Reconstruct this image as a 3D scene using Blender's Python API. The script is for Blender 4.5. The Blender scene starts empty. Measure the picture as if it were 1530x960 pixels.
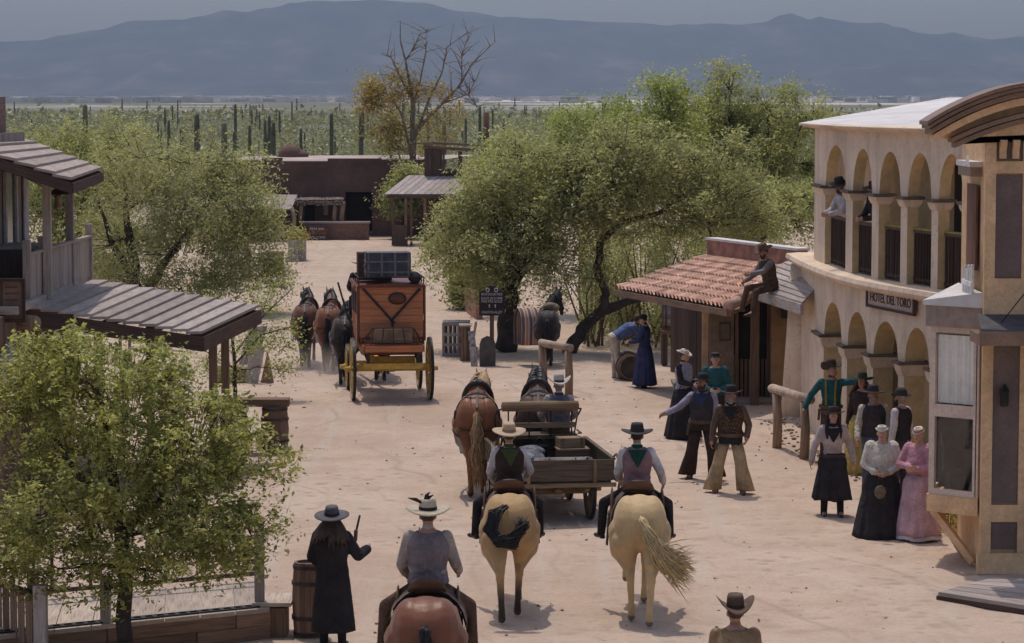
import bpy, bmesh, math, random
import numpy as np
from mathutils import Vector, Matrix, Quaternion
V = Vector
R = math.radians
PI = math.pi
SC = bpy.context.scene
COL = SC.collection
rnd = random.Random(7)
nrng = np.random.default_rng(11)

# ------------------------------------------------------------------ camera
CAMH, FOC = 6.4, 4000.0
TH = math.atan(340 / FOC)
CF, CU = V((0, math.cos(TH), -math.sin(TH))), V((0, math.sin(TH), math.cos(TH)))
cam = bpy.data.cameras.new('camera')
camo = bpy.data.objects.new('camera', cam)
COL.objects.link(camo)
camo.location = (0, 0, CAMH)
camo.rotation_euler = (PI / 2 - TH, 0, 0)
cam.sensor_width = 36
cam.lens = 36 * FOC / 1530
cam.clip_end = 60000
cam.clip_start = 0.5
SC.camera = camo

def ray(px, py):
    return CF + V(((px - 765) / FOC, 0, 0)) + CU * ((480 - py) / FOC)
def G(px, py, z=0.0):
    d = ray(px, py); t = (z - CAMH) / d.z
    return V((d.x * t, d.y * t, z))
def A(px, py, Y):
    d = ray(px, py); t = Y / d.y
    return V((d.x * t, Y, CAMH + d.z * t))

# ------------------------------------------------------------------ naming
def tag(o, label=None, cat=None, group=None, kind=None):
    if label: o['label'] = label
    if cat: o['category'] = cat
    if group: o['group'] = group
    if kind: o['kind'] = kind
    return o
def thing(name, label, cat, loc=(0, 0, 0), yaw=0.0, group=None):
    o = bpy.data.objects.new(name, None); COL.objects.link(o)
    o.location = loc; o.rotation_euler = (0, 0, yaw); o.empty_display_size = .2
    return tag(o, label, cat, group)
def copy_tree(o, parent=None):
    c = o.copy(); COL.objects.link(c)
    if parent: c.parent = parent
    for ch in [x for x in KIDS.get(o.name, [])]:
        copy_tree(ch, c)
    return c
KIDS = {}

# ------------------------------------------------------------------ mesh builder
def basis(d, up=V((0, 0, 1))):
    d = V(d).normalized()
    up = V(up)
    if abs(d.dot(up)) > .98: up = V((0, 1, 0)) if abs(d.y) < .9 else V((1, 0, 0))
    s = d.cross(up).normalized()
    u = s.cross(d).normalized()
    return d, s, u
class MB:
    def __init__(s):
        s.v = []; s.f = []; s.uv = []; s.t = []; s.sm = []; s.mi = []
    def add(s, vs, fs, uvs=None, tone=None, smooth=False, mi=0):
        b = len(s.v)
        s.v += [tuple(p) for p in vs]
        tone = rnd.random() if tone is None else tone
        for i, f in enumerate(fs):
            s.f.append(tuple(b + k for k in f))
            s.uv.append(uvs[i] if uvs else [(0, 0)] * len(f))
            s.t.append(tone); s.sm.append(smooth); s.mi.append(mi)
        return s
    def obox(s, c, X, Y, Z, tone=None, mi=0):
        """box with centre c and half-axis vectors"""
        c, X, Y, Z = V(c), V(X), V(Y), V(Z)
        vs = [c + X * i + Y * j + Z * k for k in (-1, 1) for j in (-1, 1) for i in (-1, 1)]
        fs = [(0, 2, 3, 1), (4, 5, 7, 6), (0, 1, 5, 4), (2, 6, 7, 3), (1, 3, 7, 5), (0, 4, 6, 2)]
        L = [X.length, Y.length, Z.length]
        lm = L.index(max(L)); ou, ov = rnd.random() * 9, rnd.random() * 9
        ax = [(1, 0), (1, 0), (0, 2), (0, 2), (1, 2), (1, 2)]
        uvs = []
        for fi, f in enumerate(fs):
            a, b = ax[fi]
            if b == lm or (a != lm and L[b] > L[a]): a, b = b, a
            q = []
            for k in f:
                ijk = [(k & 1) * 2 - 1, ((k >> 1) & 1) * 2 - 1, ((k >> 2) & 1) * 2 - 1]
                q.append((ou + ijk[a] * L[a], ov + ijk[b] * L[b] + fi * .37))
            uvs.append(q)
        return s.add(vs, fs, uvs, tone, False, mi)
    def bx(s, x0, x1, y0, y1, z0, z1, tone=None, mi=0):
        return s.obox(((x0 + x1) / 2, (y0 + y1) / 2, (z0 + z1) / 2), ((x1 - x0) / 2, 0, 0), (0, (y1 - y0) / 2, 0), (0, 0, (z1 - z0) / 2), tone, mi)
    def bar(s, p, q, w, h, up=(0, 0, 1), tone=None, mi=0):
        p, q = V(p), V(q)
        d, sd, u = basis(q - p, up)
        return s.obox((p + q) / 2, d * ((q - p).length / 2), sd * (w / 2), u * (h / 2), tone, mi)
    def loft(s, rings, cap=True, tone=None, smooth=True, mi=0, closed=True):
        """rings: list of lists of points (same count)"""
        n = len(rings[0]); vs = [p for r in rings for p in r]; fs = []; uvs = []
        ou, ov = rnd.random() * 9, rnd.random() * 9
        acc = 0
        for i in range(len(rings) - 1):
            dl = (V(rings[i + 1][0]) - V(rings[i][0])).length
            m = n if closed else n - 1
            for j in range(m):
                k = (j + 1) % n
                fs.append((i * n + j, i * n + k, (i + 1) * n + k, (i + 1) * n + j))
                w = (V(rings[i][j]) - V(rings[i][k])).length
                uvs.append([(ou + acc, ov + j * w), (ou + acc, ov + (j + 1) * w), (ou + acc + dl, ov + (j + 1) * w), (ou + acc + dl, ov + j * w)])
            acc += dl
        if cap and closed:
            fs.append(tuple(range(n - 1, -1, -1))); uvs.append([(ou + vs[k][0], ov + vs[k][1]) for k in fs[-1]])
            b = (len(rings) - 1) * n
            fs.append(tuple(range(b, b + n))); uvs.append([(ou + vs[k][0], ov + vs[k][1]) for k in fs[-1]])
        return s.add(vs, fs, uvs, tone, smooth, mi)
    def tube(s, pts, rads, n=8, cap=True, tone=None, smooth=True, mi=0, jit=0):
        pts = [V(p) for p in pts]
        if not hasattr(rads, '__len__'): rads = [rads] * len(pts)
        rings = []; pu = V((0, 0, 1))
        for i, p in enumerate(pts):
            d = pts[min(i + 1, len(pts) - 1)] - pts[max(i - 1, 0)]
            if d.length < 1e-6: d = V((0, 0, 1))
            d.normalize()
            u = pu - d * pu.dot(d)
            if u.length < .2:
                u = V((1, 0, 0)) - d * d.x
                if u.length < .2: u = V((0, 1, 0)) - d * d.y
            u.normalize(); pu = u
            w = d.cross(u)
            rr = rads[i]
            rings.append([p + (u * math.cos(a) + w * math.sin(a)) * rr * (1 + (rnd.uniform(-jit, jit) if jit else 0)) for a in [2 * PI * k / n for k in range(n)]])
        return s.loft(rings, cap, tone, smooth, mi)
    def lathe(s, prof, n=16, M=None, tone=None, smooth=True, mi=0, cap=True):
        M = M or Matrix()
        rings = [[M @ V((r * math.cos(2 * PI * k / n), r * math.sin(2 * PI * k / n), z)) for k in range(n)] for r, z in prof]
        return s.loft(rings, cap, tone, smooth, mi)
    def ell(s, c, r, M=None, n=12, m=8, tone=None, mi=0):
        if not hasattr(r, '__len__'): r = (r, r, r)
        c = V(c); rings = []
        for i in range(m + 1):
            t = PI * i / m; st = max(math.sin(t), .03); ct = -math.cos(t)
            ring = []
            for k in range(n):
                a = 2 * PI * k / n
                p = V((r[0] * st * math.cos(a), r[1] * st * math.sin(a), r[2] * ct))
                ring.append(c + (M @ p if M else p))
            rings.append(ring)
        return s.loft(rings, True, tone, True, mi)
    def cone(s, p, q, r0, r1, n=10):
        """tapered capsule (for later remesh)"""
        p, q = V(p), V(q); d = (q - p).normalized()
        pts = []; rr = []
        for a in (-1, -.86, -.5, 0):
            pts.append(p + d * r0 * a); rr.append(r0 * max(.06, math.sqrt(max(0, 1 - a * a))))
        for a in (0, .5, .86, 1):
            pts.append(q + d * r1 * a); rr.append(r1 * max(.06, math.sqrt(max(0, 1 - a * a))))
        return s.tube(pts, rr, n)
    def prism(s, poly, o, X, Y, depth, tone=None, mi=0):
        """poly in 2D (u,v) -> o + X*u + Y*v, extruded along X x Y by depth"""
        o, X, Y = V(o), V(X).normalized(), V(Y).normalized()
        N = X.cross(Y); n = len(poly)
        a = [o + X * u + Y * v for u, v in poly]; b = [p + N * depth for p in a]
        fs = [tuple(range(n - 1, -1, -1)), tuple(range(n, 2 * n))]
        uvs = [[poly[k] for k in range(n - 1, -1, -1)], [poly[k] for k in range(n)]]
        for i in range(n):
            j = (i + 1) % n
            fs.append((i, j, n + j, n + i))
            L = (a[j] - a[i]).length
            uvs.append([(0, 0), (L, 0), (L, depth), (0, depth)])
        return s.add(a + b, fs, uvs, tone, False, mi)
    def mesh(s, name):
        me = bpy.data.meshes.new(name)
        me.from_pydata(s.v, [], s.f)
        uvl = me.uv_layers.new(name='UVMap')
        flat = [c for q in s.uv for p in q for c in p]
        uvl.data.foreach_set('uv', flat)
        at = me.attributes.new('tone', 'FLOAT', 'FACE'); at.data.foreach_set('value', s.t)
        me.polygons.foreach_set('use_smooth', s.sm)
        if any(s.mi): me.polygons.foreach_set('material_index', s.mi)
        me.update()
        return me
    def build(s, name, mat, parent=None, bevel=0, kind=None, loc=None, label=None):
        me = s.mesh(name)
        for m in (mat if isinstance(mat, (list, tuple)) else [mat]): me.materials.append(m)
        o = link(name, me, parent)
        if kind: o['kind'] = kind
        if label: o['label'] = label
        if loc: o.location = loc
        if bevel:
            b = o.modifiers.new('bevel', 'BEVEL'); b.width = bevel; b.segments = 1; b.limit_method = 'ANGLE'; b.angle_limit = R(50)
            PENDING.append((o, None))
        return o
PENDING = []
def link(name, me, parent=None):
    o = bpy.data.objects.new(name, me); COL.objects.link(o)
    if parent:
        o.parent = parent; KIDS.setdefault(parent.name, []).append(o)
    return o
def remesh(o, vox, smooth=3, fac=.5, post=None):
    m = o.modifiers.new('r', 'REMESH'); m.mode = 'VOXEL'; m.voxel_size = vox; m.use_smooth_shade = True
    if smooth:
        k = o.modifiers.new('s', 'SMOOTH'); k.factor = fac; k.iterations = smooth
    PENDING.append((o, post))
    return o
def bake_pending():
    dg = bpy.context.evaluated_depsgraph_get()
    new = []
    for o, post in PENDING:
        ev = o.evaluated_get(dg)
        me = bpy.data.meshes.new_from_object(ev, preserve_all_data_layers=True, depsgraph=dg)
        new.append((o, me, post))
    for o, me, post in new:
        mats = list(o.data.materials)
        nm = o.data.name
        o.modifiers.clear()
        o.data = me
        if not me.materials:
            for m in mats: me.materials.append(m)
        if post: post(me)
    PENDING.clear()
def text(body, mat, parent, M, size, extrude=.004, name='lettering', width=None, align='CENTER'):
    cu = bpy.data.curves.new(name, 'FONT'); cu.body = body; cu.size = size; cu.extrude = extrude
    cu.align_x = align; cu.align_y = 'CENTER'; cu.resolution_u = 3
    cu.materials.append(mat)
    o = bpy.data.objects.new(name, cu); COL.objects.link(o)
    if parent: o.parent = parent; KIDS.setdefault(parent.name, []).append(o)
    o.matrix_local = M
    if width:
        o['fit'] = width
    TEXTS.append(o)
    return o
TEXTS = []
def bake_texts():
    bpy.context.view_layer.update()
    dg = bpy.context.evaluated_depsgraph_get()
    for o in TEXTS:
        me = bpy.data.meshes.new_from_object(o.evaluated_get(dg), depsgraph=dg)
        w = max(v.co.x for v in me.vertices) - min(v.co.x for v in me.vertices)
        n = bpy.data.objects.new('tmp', me); COL.objects.link(n)
        n.parent = o.parent; n.matrix_local = o.matrix_local
        if 'fit' in o:
            k = o['fit'] / max(w, 1e-4)
            for v in me.vertices: v.co.x *= k
        nm = o.name.split('.')[0]
        bpy.data.objects.remove(o)
        n.name = nm
    TEXTS.clear()

# ------------------------------------------------------------------ materials
MC = {}
def _nodes(name):
    m = bpy.data.materials.new(name); m.use_nodes = True
    nt = m.node_tree; b = nt.nodes['Principled BSDF']
    return m, nt, b
def nd(nt, t, **kw):
    n = nt.nodes.new(t)
    for k, v in kw.items():
        if k in n.inputs: n.inputs[k].default_value = v
        else: setattr(n, k, v)
    return n
def rgba(c): return (c[0], c[1], c[2], 1)
def ramp(nt, fac, stops):
    r = nt.nodes.new('ShaderNodeValToRGB')
    el = r.color_ramp.elements
    while len(el) < len(stops): el.new(.5)
    for e, (p, c) in zip(el, stops):
        e.position = p; e.color = rgba(c) if len(c) == 3 else c
    nt.links.new(fac, r.inputs['Fac'])
    return r.outputs['Color']
def mixc(nt, fac, a, b, mode='MIX'):
    m = nt.nodes.new('ShaderNodeMix'); m.data_type = 'RGBA'; m.blend_type = mode
    for s, v in ((m.inputs[0], fac), (m.inputs[6], a), (m.inputs[7], b)):
        if isinstance(v, (int, float)): s.default_value = v
        elif isinstance(v, tuple): s.default_value = rgba(v)
        else: nt.links.new(v, s)
    return m.outputs[2]
def noise(nt, vec, scale, detail=4, rough=.55):
    n = nd(nt, 'ShaderNodeTexNoise', Scale=scale, Detail=detail, Roughness=rough)
    if vec is not None: nt.links.new(vec, n.inputs['Vector'])
    return n.outputs['Fac']
def sc(c, k): return tuple(max(0, min(1, x * k)) for x in c)
def plain(name, col, rough=.8, var=.18, scale=6, bump=.0, bscale=60, metal=0, tone=.15, col2=None, spec=.3, sheen=0, fine=.12, bdist=.02):
    """matte surface: two scales of noise move the colour a little, per-piece tone"""
    if name in MC: return MC[name]
    m, nt, b = _nodes(name)
    tc = nd(nt, 'ShaderNodeTexCoord').outputs['Object']
    f = noise(nt, tc, scale)
    c2 = col2 or sc(col, 1 - var * 1.6)
    c = ramp(nt, f, [(.32, c2), (.68, sc(col, 1 + var * .6))])
    f2 = noise(nt, tc, scale * 9, 3)
    g = nd(nt, 'ShaderNodeMapRange'); nt.links.new(f2, g.inputs[0])
    g.inputs[1].default_value = .3; g.inputs[2].default_value = .7; g.inputs[3].default_value = 1 - fine; g.inputs[4].default_value = 1 + fine
    c = mixc(nt, 1.0, c, g.outputs[0], 'MULTIPLY')
    if tone:
        at = nd(nt, 'ShaderNodeAttribute', attribute_name='tone')
        g = nd(nt, 'ShaderNodeMapRange'); nt.links.new(at.outputs['Fac'], g.inputs[0])
        g.inputs[3].default_value = 1 - tone; g.inputs[4].default_value = 1 + tone
        c = mixc(nt, 1.0, c, g.outputs[0], 'MULTIPLY')
    nt.links.new(c, b.inputs['Base Color'])
    b.inputs['Roughness'].default_value = rough; b.inputs['Metallic'].default_value = metal
    b.inputs['Specular IOR Level'].default_value = spec
    if bump:
        bp = nd(nt, 'ShaderNodeBump', Strength=bump, Distance=bdist)
        nt.links.new(noise(nt, tc, bscale, 5), bp.inputs['Height'])
        nt.links.new(bp.outputs[0], b.inputs['Normal'])
    MC[name] = m
    return m
def wood(name, col, dark=None, rough=.85, tone=.3, grain=1.0, col2=None):
    """weathered boards: grain along the u of each piece, tone per board"""
    if name in MC: return MC[name]
    m, nt, b = _nodes(name)
    uv = nd(nt, 'ShaderNodeUVMap').outputs['UV']
    mp = nd(nt, 'ShaderNodeMapping'); nt.links.new(uv, mp.inputs[0]); mp.inputs['Scale'].default_value = (2.2 * grain, 34 * grain, 1)
    f = noise(nt, mp.outputs[0], 1.0, 6, .65)
    dark = dark or sc(col, .45)
    c = ramp(nt, f, [(.3, dark), (.52, col), (.8, sc(col, 1.25))])
    mp2 = nd(nt, 'ShaderNodeMapping'); nt.links.new(uv, mp2.inputs[0]); mp2.inputs['Scale'].default_value = (1.2, 3, 1)
    f2 = noise(nt, mp2.outputs[0], 1.0, 4, .6)
    c = mixc(nt, ramp(nt, f2, [(.4, (0, 0, 0)), (.7, (.55, .55, .55))]), c, col2 or sc(col, .6))
    at = nd(nt, 'ShaderNodeAttribute', attribute_name='tone')
    g = nd(nt, 'ShaderNodeMapRange'); nt.links.new(at.outputs['Fac'], g.inputs[0])
    g.inputs[3].default_value = 1 - tone; g.inputs[4].default_value = 1 + tone
    c = mixc(nt, 1.0, c, g.outputs[0], 'MULTIPLY')
    nt.links.new(c, b.inputs['Base Color'])
    b.inputs['Roughness'].default_value = rough; b.inputs['Specular IOR Level'].default_value = .2
    bp = nd(nt, 'ShaderNodeBump', Strength=.5, Distance=.01); nt.links.new(f, bp.inputs['Height']); nt.links.new(bp.outputs[0], b.inputs['Normal'])
    MC[name] = m
    return m
def leafmat(name, c1, c2, trans=.35):
    if name in MC: return MC[name]
    m, nt, b = _nodes(name)
    at = nd(nt, 'ShaderNodeAttribute', attribute_name='tone')
    c = ramp(nt, at.outputs['Fac'], [(0, c1), (1, c2)])
    nt.links.new(c, b.inputs['Base Color'])
    b.inputs['Roughness'].default_value = .42; b.inputs['Specular IOR Level'].default_value = .45
    tr = nd(nt, 'ShaderNodeBsdfTranslucent'); nt.links.new(mixc(nt, 1.0, c, (1, 1, .62), 'MULTIPLY'), tr.inputs[0])
    mx = nd(nt, 'ShaderNodeMixShader'); mx.inputs[0].default_value = trans
    nt.links.new(b.outputs[0], mx.inputs[1]); nt.links.new(tr.outputs[0], mx.inputs[2])
    nt.links.new(mx.outputs[0], nt.nodes['Material Output'].inputs['Surface'])
    MC[name] = m
    return m

# ------------------------------------------------------------------ world, sun
SUN = V((-.11, .31, .94)).normalized()
sun_el = math.asin(SUN.z); sun_az = math.atan2(SUN.x, SUN.y)
w = bpy.data.worlds.new('World'); SC.world = w; w.use_nodes = True
nt = w.node_tree
sky = nt.nodes.new('ShaderNodeTexSky'); sky.sky_type = 'NISHITA'; sky.sun_disc = False
sky.sun_elevation = sun_el; sky.sun_rotation = sun_az
sky.altitude = 800; sky.air_density = 1.0; sky.dust_density = 5.0; sky.ozone_density = 1.0
bg = nt.nodes['Background']; bg.inputs[1].default_value = .15
nt.links.new(sky.outputs[0], bg.inputs[0])
sl = bpy.data.lights.new('sun', 'SUN'); sl.energy = 2.3; sl.angle = R(.53); sl.color = (1, .92, .82)
so = bpy.data.objects.new('sun', sl); COL.objects.link(so)
so.rotation_euler = SUN.to_track_quat('Z', 'Y').to_euler(); so.location = SUN * 100
SC.view_settings.view_transform = 'Standard'; SC.view_settings.look = 'None'
SC.view_settings.gamma = 1; SC.view_settings.use_curve_mapping = False
SC.view_settings.exposure = -0.13
SC.cycles.use_denoising = True
SC.cycles.max_bounces = 6; SC.cycles.diffuse_bounces = 3; SC.cycles.glossy_bounces = 2
SC.cycles.transmission_bounces = 4; SC.cycles.transparent_max_bounces = 8; SC.cycles.volume_bounces = 1
SC.cycles.caustics_reflective = False; SC.cycles.caustics_refractive = False
# ------------------------------------------------------------------ ground, plain, mountains, haze
def ground():
    m, nt, b = _nodes('sandy_ground')
    geo = nd(nt, 'ShaderNodeNewGeometry').outputs['Position']
    big = noise(nt, geo, .16, 5, .6)
    mid = noise(nt, geo, 1.1, 5, .6)
    fine = noise(nt, geo, 14, 5, .7)
    c = ramp(nt, big, [(.3, (.44, .325, .245)), (.5, (.545, .415, .325)), (.72, (.585, .465, .38))])
    c = mixc(nt, ramp(nt, mid, [(.42, (0, 0, 0)), (.7, (.7, .7, .7))]), c, (.425, .31, .235))
    # wheel tracks: stretched noise along the street
    mp = nd(nt, 'ShaderNodeMapping'); nt.links.new(geo, mp.inputs[0]); mp.inputs['Rotation'].default_value = (0, 0, R(-6)); mp.inputs['Scale'].default_value = (2.6, .1, 1)
    tr = noise(nt, mp.outputs[0], 1.0, 4, .6)
    c = mixc(nt, ramp(nt, tr, [(.5, (0, 0, 0)), (.68, (.4, .4, .4))]), c, (.52, .45, .39))
    # faint wheel ruts: thin wandering lines running up the street
    sx = nd(nt, 'ShaderNodeSeparateXYZ'); nt.links.new(geo, sx.inputs[0])
    wn = nd(nt, 'ShaderNodeTexNoise', Scale=.075, Detail=3); nt.links.new(geo, wn.inputs['Vector'])
    u1 = nd(nt, 'ShaderNodeMath', operation='MULTIPLY_ADD'); nt.links.new(wn.outputs['Fac'], u1.inputs[0]); u1.inputs[1].default_value = 9.0; nt.links.new(sx.outputs[0], u1.inputs[2])
    u2 = nd(nt, 'ShaderNodeMath', operation='MULTIPLY_ADD'); nt.links.new(sx.outputs[1], u2.inputs[0]); u2.inputs[1].default_value = .1; nt.links.new(u1.outputs[0], u2.inputs[2])
    pp = nd(nt, 'ShaderNodeMath', operation='PINGPONG'); nt.links.new(u2.outputs[0], pp.inputs[0]); pp.inputs[1].default_value = .62
    rut = ramp(nt, pp.outputs[0], [(.0, (1, 1, 1)), (.09, (0, 0, 0))])
    rmask = ramp(nt, noise(nt, geo, .35, 4), [(.44, (0, 0, 0)), (.6, (.8, .8, .8))])
    rut = mixc(nt, 1., rut, rmask, 'MULTIPLY')
    c = mixc(nt, rut, c, (.40, .30, .235))
    c = mixc(nt, ramp(nt, fine, [(.3, (.45, .45, .45)), (.5, (0, 0, 0))]), c, (.3, .235, .19))
    vf = nd(nt, 'ShaderNodeTexVoronoi', Scale=3.2); vf.feature = 'SMOOTH_F1'; nt.links.new(geo, vf.inputs['Vector'])
    c = mixc(nt, mixc(nt, 1., ramp(nt, vf.outputs['Distance'], [(.1, (.85, .85, .85)), (.27, (0, 0, 0))]), ramp(nt, big, [(.33, (.1, .1, .1)), (.58, (1, 1, 1))]), 'MULTIPLY'), c, (.40, .30, .235))
    # footprints / dark specks
    vo = nd(nt, 'ShaderNodeTexVoronoi', Scale=1.7); nt.links.new(geo, vo.inputs['Vector'])
    sp = nd(nt, 'ShaderNodeMath', operation='LESS_THAN'); nt.links.new(vo.outputs['Distance'], sp.inputs[0]); sp.inputs[1].default_value = .05
    c = mixc(nt, mixc(nt, 1., sp.outputs[0], mid, 'MULTIPLY'), c, (.2, .15, .12))
    # farther out: desert soil, scrub and pale clearings
    sep = nd(nt, 'ShaderNodeSeparateXYZ'); nt.links.new(geo, sep.inputs[0])
    mp = nd(nt, 'ShaderNodeMapping'); nt.links.new(geo, mp.inputs[0]); mp.inputs['Scale'].default_value = (.004, .0035, 1)
    f1 = noise(nt, mp.outputs[0], 1.0, 7, .65)
    scrub = ramp(nt, f1, [(.36, (.12, .13, .085)), (.52, (.17, .165, .115)), (.64, (.26, .22, .17))])
    mp = nd(nt, 'ShaderNodeMapping'); nt.links.new(geo, mp.inputs[0]); mp.inputs['Scale'].default_value = (.0022, .0016, 1); mp.inputs['Location'].default_value = (3.3, .4, 0)
    f2 = noise(nt, mp.outputs[0], 1.0, 8, .7)
    pale = ramp(nt, f2, [(.5, (0, 0, 0)), (.56, (1, 1, 1))])
    g = nd(nt, 'ShaderNodeMapRange'); nt.links.new(sep.outputs[1], g.inputs[0]); g.inputs[1].default_value = 900; g.inputs[2].default_value = 1700
    far = mixc(nt, mixc(nt, 1., pale, g.outputs[0], 'MULTIPLY'), scrub, (.60, .54, .49))
    g = nd(nt, 'ShaderNodeMapRange'); nt.links.new(sep.outputs[1], g.inputs[0]); g.inputs[1].default_value = 128; g.inputs[2].default_value = 175
    c = mixc(nt, g.outputs[0], c, far)
    nt.links.new(c, b.inputs['Base Color']); b.inputs['Roughness'].default_value = .95; b.inputs['Specular IOR Level'].default_value = .1
    vs_ = nd(nt, 'ShaderNodeTexVoronoi', Scale=3.2); vs_.feature = 'SMOOTH_F1'; nt.links.new(geo, vs_.inputs['Vector'])
    dim = ramp(nt, vs_.outputs['Distance'], [(.12, (0, 0, 0)), (.34, (1, 1, 1))])
    bp = nd(nt, 'ShaderNodeBump', Strength=1.0, Distance=.1)
    bm_ = mixc(nt, .45, mixc(nt, .5, mid, fine), mixc(nt, .5, dim, tr)); nt.links.new(bm_, bp.inputs['Height']); nt.links.new(bp.outputs[0], b.inputs['Normal'])
    # near sheet with gentle relief, joined to a far sheet
    xs = [-9000, -3000, -900, -300, -100, -40] + [x * .5 for x in range(-40, 41)] + [40, 100, 300, 900, 3000, 9000]
    ys = [-60, 0, 15] + [20 + y * .5 for y in range(0, 120)] + [82 + y * 2 for y in range(0, 30)] + [150, 200, 300, 500, 900, 1600, 3000, 6000, 12000]
    vs = []
    for y in ys:
        for x in xs:
            z = 0
            if abs(x) < 19 and 18 < y < 120:
                z = .02 * math.sin(x * 1.9 + y * .7) * math.sin(y * .55 + 1) + rnd.uniform(-.012, .012)
            vs.append((x, y, z))
    n = len(xs); fs = [(j * n + i, j * n + i + 1, (j + 1) * n + i + 1, (j + 1) * n + i) for j in range(len(ys) - 1) for i in range(n - 1)]
    mb = MB(); mb.add(vs, fs, None, .5, True)
    o = mb.build('ground', m, kind='structure')
ground()

def mountains():
    prof = [(-900, 70), (-500, 55), (-200, 72), (0, 62), (60, 60), (100, 52), (150, 45), (200, 33), (270, 30), (300, 25), (340, 17), (370, 19), (400, 15), (440, 5), (470, 0), (510, 3), (560, 0), (630, 5), (700, 18),
            (760, 27), (850, 30), (900, 33), (1000, 37), (1060, 35), (1100, 38), (1140, 33), (1165, 24), (1180, 22), (1192, 26), (1206, 31), (1222, 26), (1240, 31), (1270, 33), (1310, 33), (1340, 41), (1370, 50), (1400, 51), (1420, 49), (1450, 56), (1480, 60), (1530, 54), (1700, 70), (2000, 60), (2500, 80)]
    D = 8200
    def H(px):
        for (a, ya), (b_, yb) in zip(prof, prof[1:]):
            if a <= px <= b_:
                t = (px - a) / (b_ - a); t = t * t * (3 - 2 * t)
                y = ya + (yb - ya) * t
                return (141 - y) / FOC * D + CAMH
        return 120
    r2 = np.random.default_rng(5)
    nx, ny = 520, 46
    px = np.linspace(-900, 2500, nx)
    hh = np.array([H(p) for p in px])
    def n1(freq):
        k = r2.normal(size=int(nx * freq) + 4); return np.interp(np.linspace(0, len(k) - 1, nx), np.arange(len(k)), k)
    hh = hh + n1(.12) * 2.2 + n1(.4) * 1.0
    rid = np.zeros((ny, nx))
    gul = [n1(.06) * 1.0 + n1(.17) * .6 for _ in range(6)]
    vs = []
    for j in range(ny):
        t = j / (ny - 1)                      # 0 foot .. 1 behind
        y = 5600 + t * 4200
        e = min(1, t / .62)
        for i in range(nx):
            g = np.interp(e * 5, range(6), [gk[i] for gk in gul])
            base = (e ** 1.9) * .8 + .2 * e
            z = hh[i] * base
            z += g * hh[i] * .075 * math.sin(PI * e) if e < 1 else 0
            if t > .62: z = hh[i] * (1 - .5 * (t - .62) / .38)
            vs.append(((px[i] - 765) / FOC * (5600 + .62 * 4200), y, max(z - .5, -.5)))
    fs = [(j * nx + i, j * nx + i + 1, (j + 1) * nx + i + 1, (j + 1) * nx + i) for j in range(ny - 1) for i in range(nx - 1)]
    m, nt, b = _nodes('mountain_rock')
    geo = nd(nt, 'ShaderNodeNewGeometry').outputs['Position']
    mp = nd(nt, 'ShaderNodeMapping'); nt.links.new(geo, mp.inputs[0]); mp.inputs['Scale'].default_value = (.006, .0015, .016)
    f = noise(nt, mp.outputs[0], 1, 8, .65)
    c = ramp(nt, f, [(.34, (.035, .04, .035)), (.5, (.06, .06, .052)), (.66, (.135, .11, .095))])
    nt.links.new(c, b.inputs['Base Color']); b.inputs['Roughness'].default_value = 1
    mb = MB(); mb.add(vs, fs, None, .5, True); mb.build('mountains', m, kind='structure')
mountains()

def haze():
    m = bpy.data.materials.new('haze_air'); m.use_nodes = True; nt = m.node_tree
    nt.nodes.remove(nt.nodes['Principled BSDF'])
    pv = nd(nt, 'ShaderNodeVolumePrincipled')
    pv.inputs['Color'].default_value = (.32, .41, .56, 1)
    pv.inputs['Density'].default_value = HAZE_D
    pv.inputs['Anisotropy'].default_value = .1
    nt.links.new(pv.outputs[0], nt.nodes['Material Output'].inputs['Volume'])
    mb = MB(); mb.bx(-9500, 9500, -200, 9900, -2, 330)
    o = mb.build('haze', m, kind='stuff')
    tag(o, 'pale blue desert haze in front of the mountains', 'haze')
HAZE_D = 1.45e-4
haze()
# ------------------------------------------------------------------ building materials
M_AD = plain('hotel_plaster', (.70, .55, .40), .9, .16, .7, .25, 9, tone=.0, col2=(.58, .45, .33))
def plaster(name, col, col2):
    m, nt, b = _nodes(name)
    tc = nd(nt, 'ShaderNodeTexCoord').outputs['Object']
    c = ramp(nt, noise(nt, tc, .8, 6, .65), [(.3, col2), (.55, col), (.75, sc(col, 1.1))])
    mp = nd(nt, 'ShaderNodeMapping'); nt.links.new(tc, mp.inputs[0]); mp.inputs['Scale'].default_value = (2.6, 2.6, .28)
    c = mixc(nt, ramp(nt, noise(nt, mp.outputs[0], 1.6, 6, .7), [(.5, (0, 0, 0)), (.72, (.55, .55, .55))]), c, sc(col2, .66))
    vo = nd(nt, 'ShaderNodeTexVoronoi', Scale=1.5); vo.feature = 'DISTANCE_TO_EDGE'
    wp = nd(nt, 'ShaderNodeVectorMath', operation='ADD'); n3 = nd(nt, 'ShaderNodeTexNoise', Scale=3., Detail=5); nt.links.new(tc, n3.inputs['Vector']); nt.links.new(tc, wp.inputs[0]); nt.links.new(n3.outputs['Color'], wp.inputs[1]); nt.links.new(wp.outputs[0], vo.inputs['Vector'])
    c = mixc(nt, ramp(nt, vo.outputs['Distance'], [(.004, (.45, .45, .45)), (.014, (0, 0, 0))]), c, sc(col2, .5))
    nt.links.new(c, b.inputs['Base Color']); b.inputs['Roughness'].default_value = .92; b.inputs['Specular IOR Level'].default_value = .15
    bp = nd(nt, 'ShaderNodeBump', Strength=.5, Distance=.04); nt.links.new(noise(nt, tc, 5, 7, .65), bp.inputs['Height']); nt.links.new(bp.outputs[0], b.inputs['Normal'])
    MC[name] = m
    return m
M_AD = plaster('stained_hotel_plaster', (.74, .585, .45), (.58, .45, .34))
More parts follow.
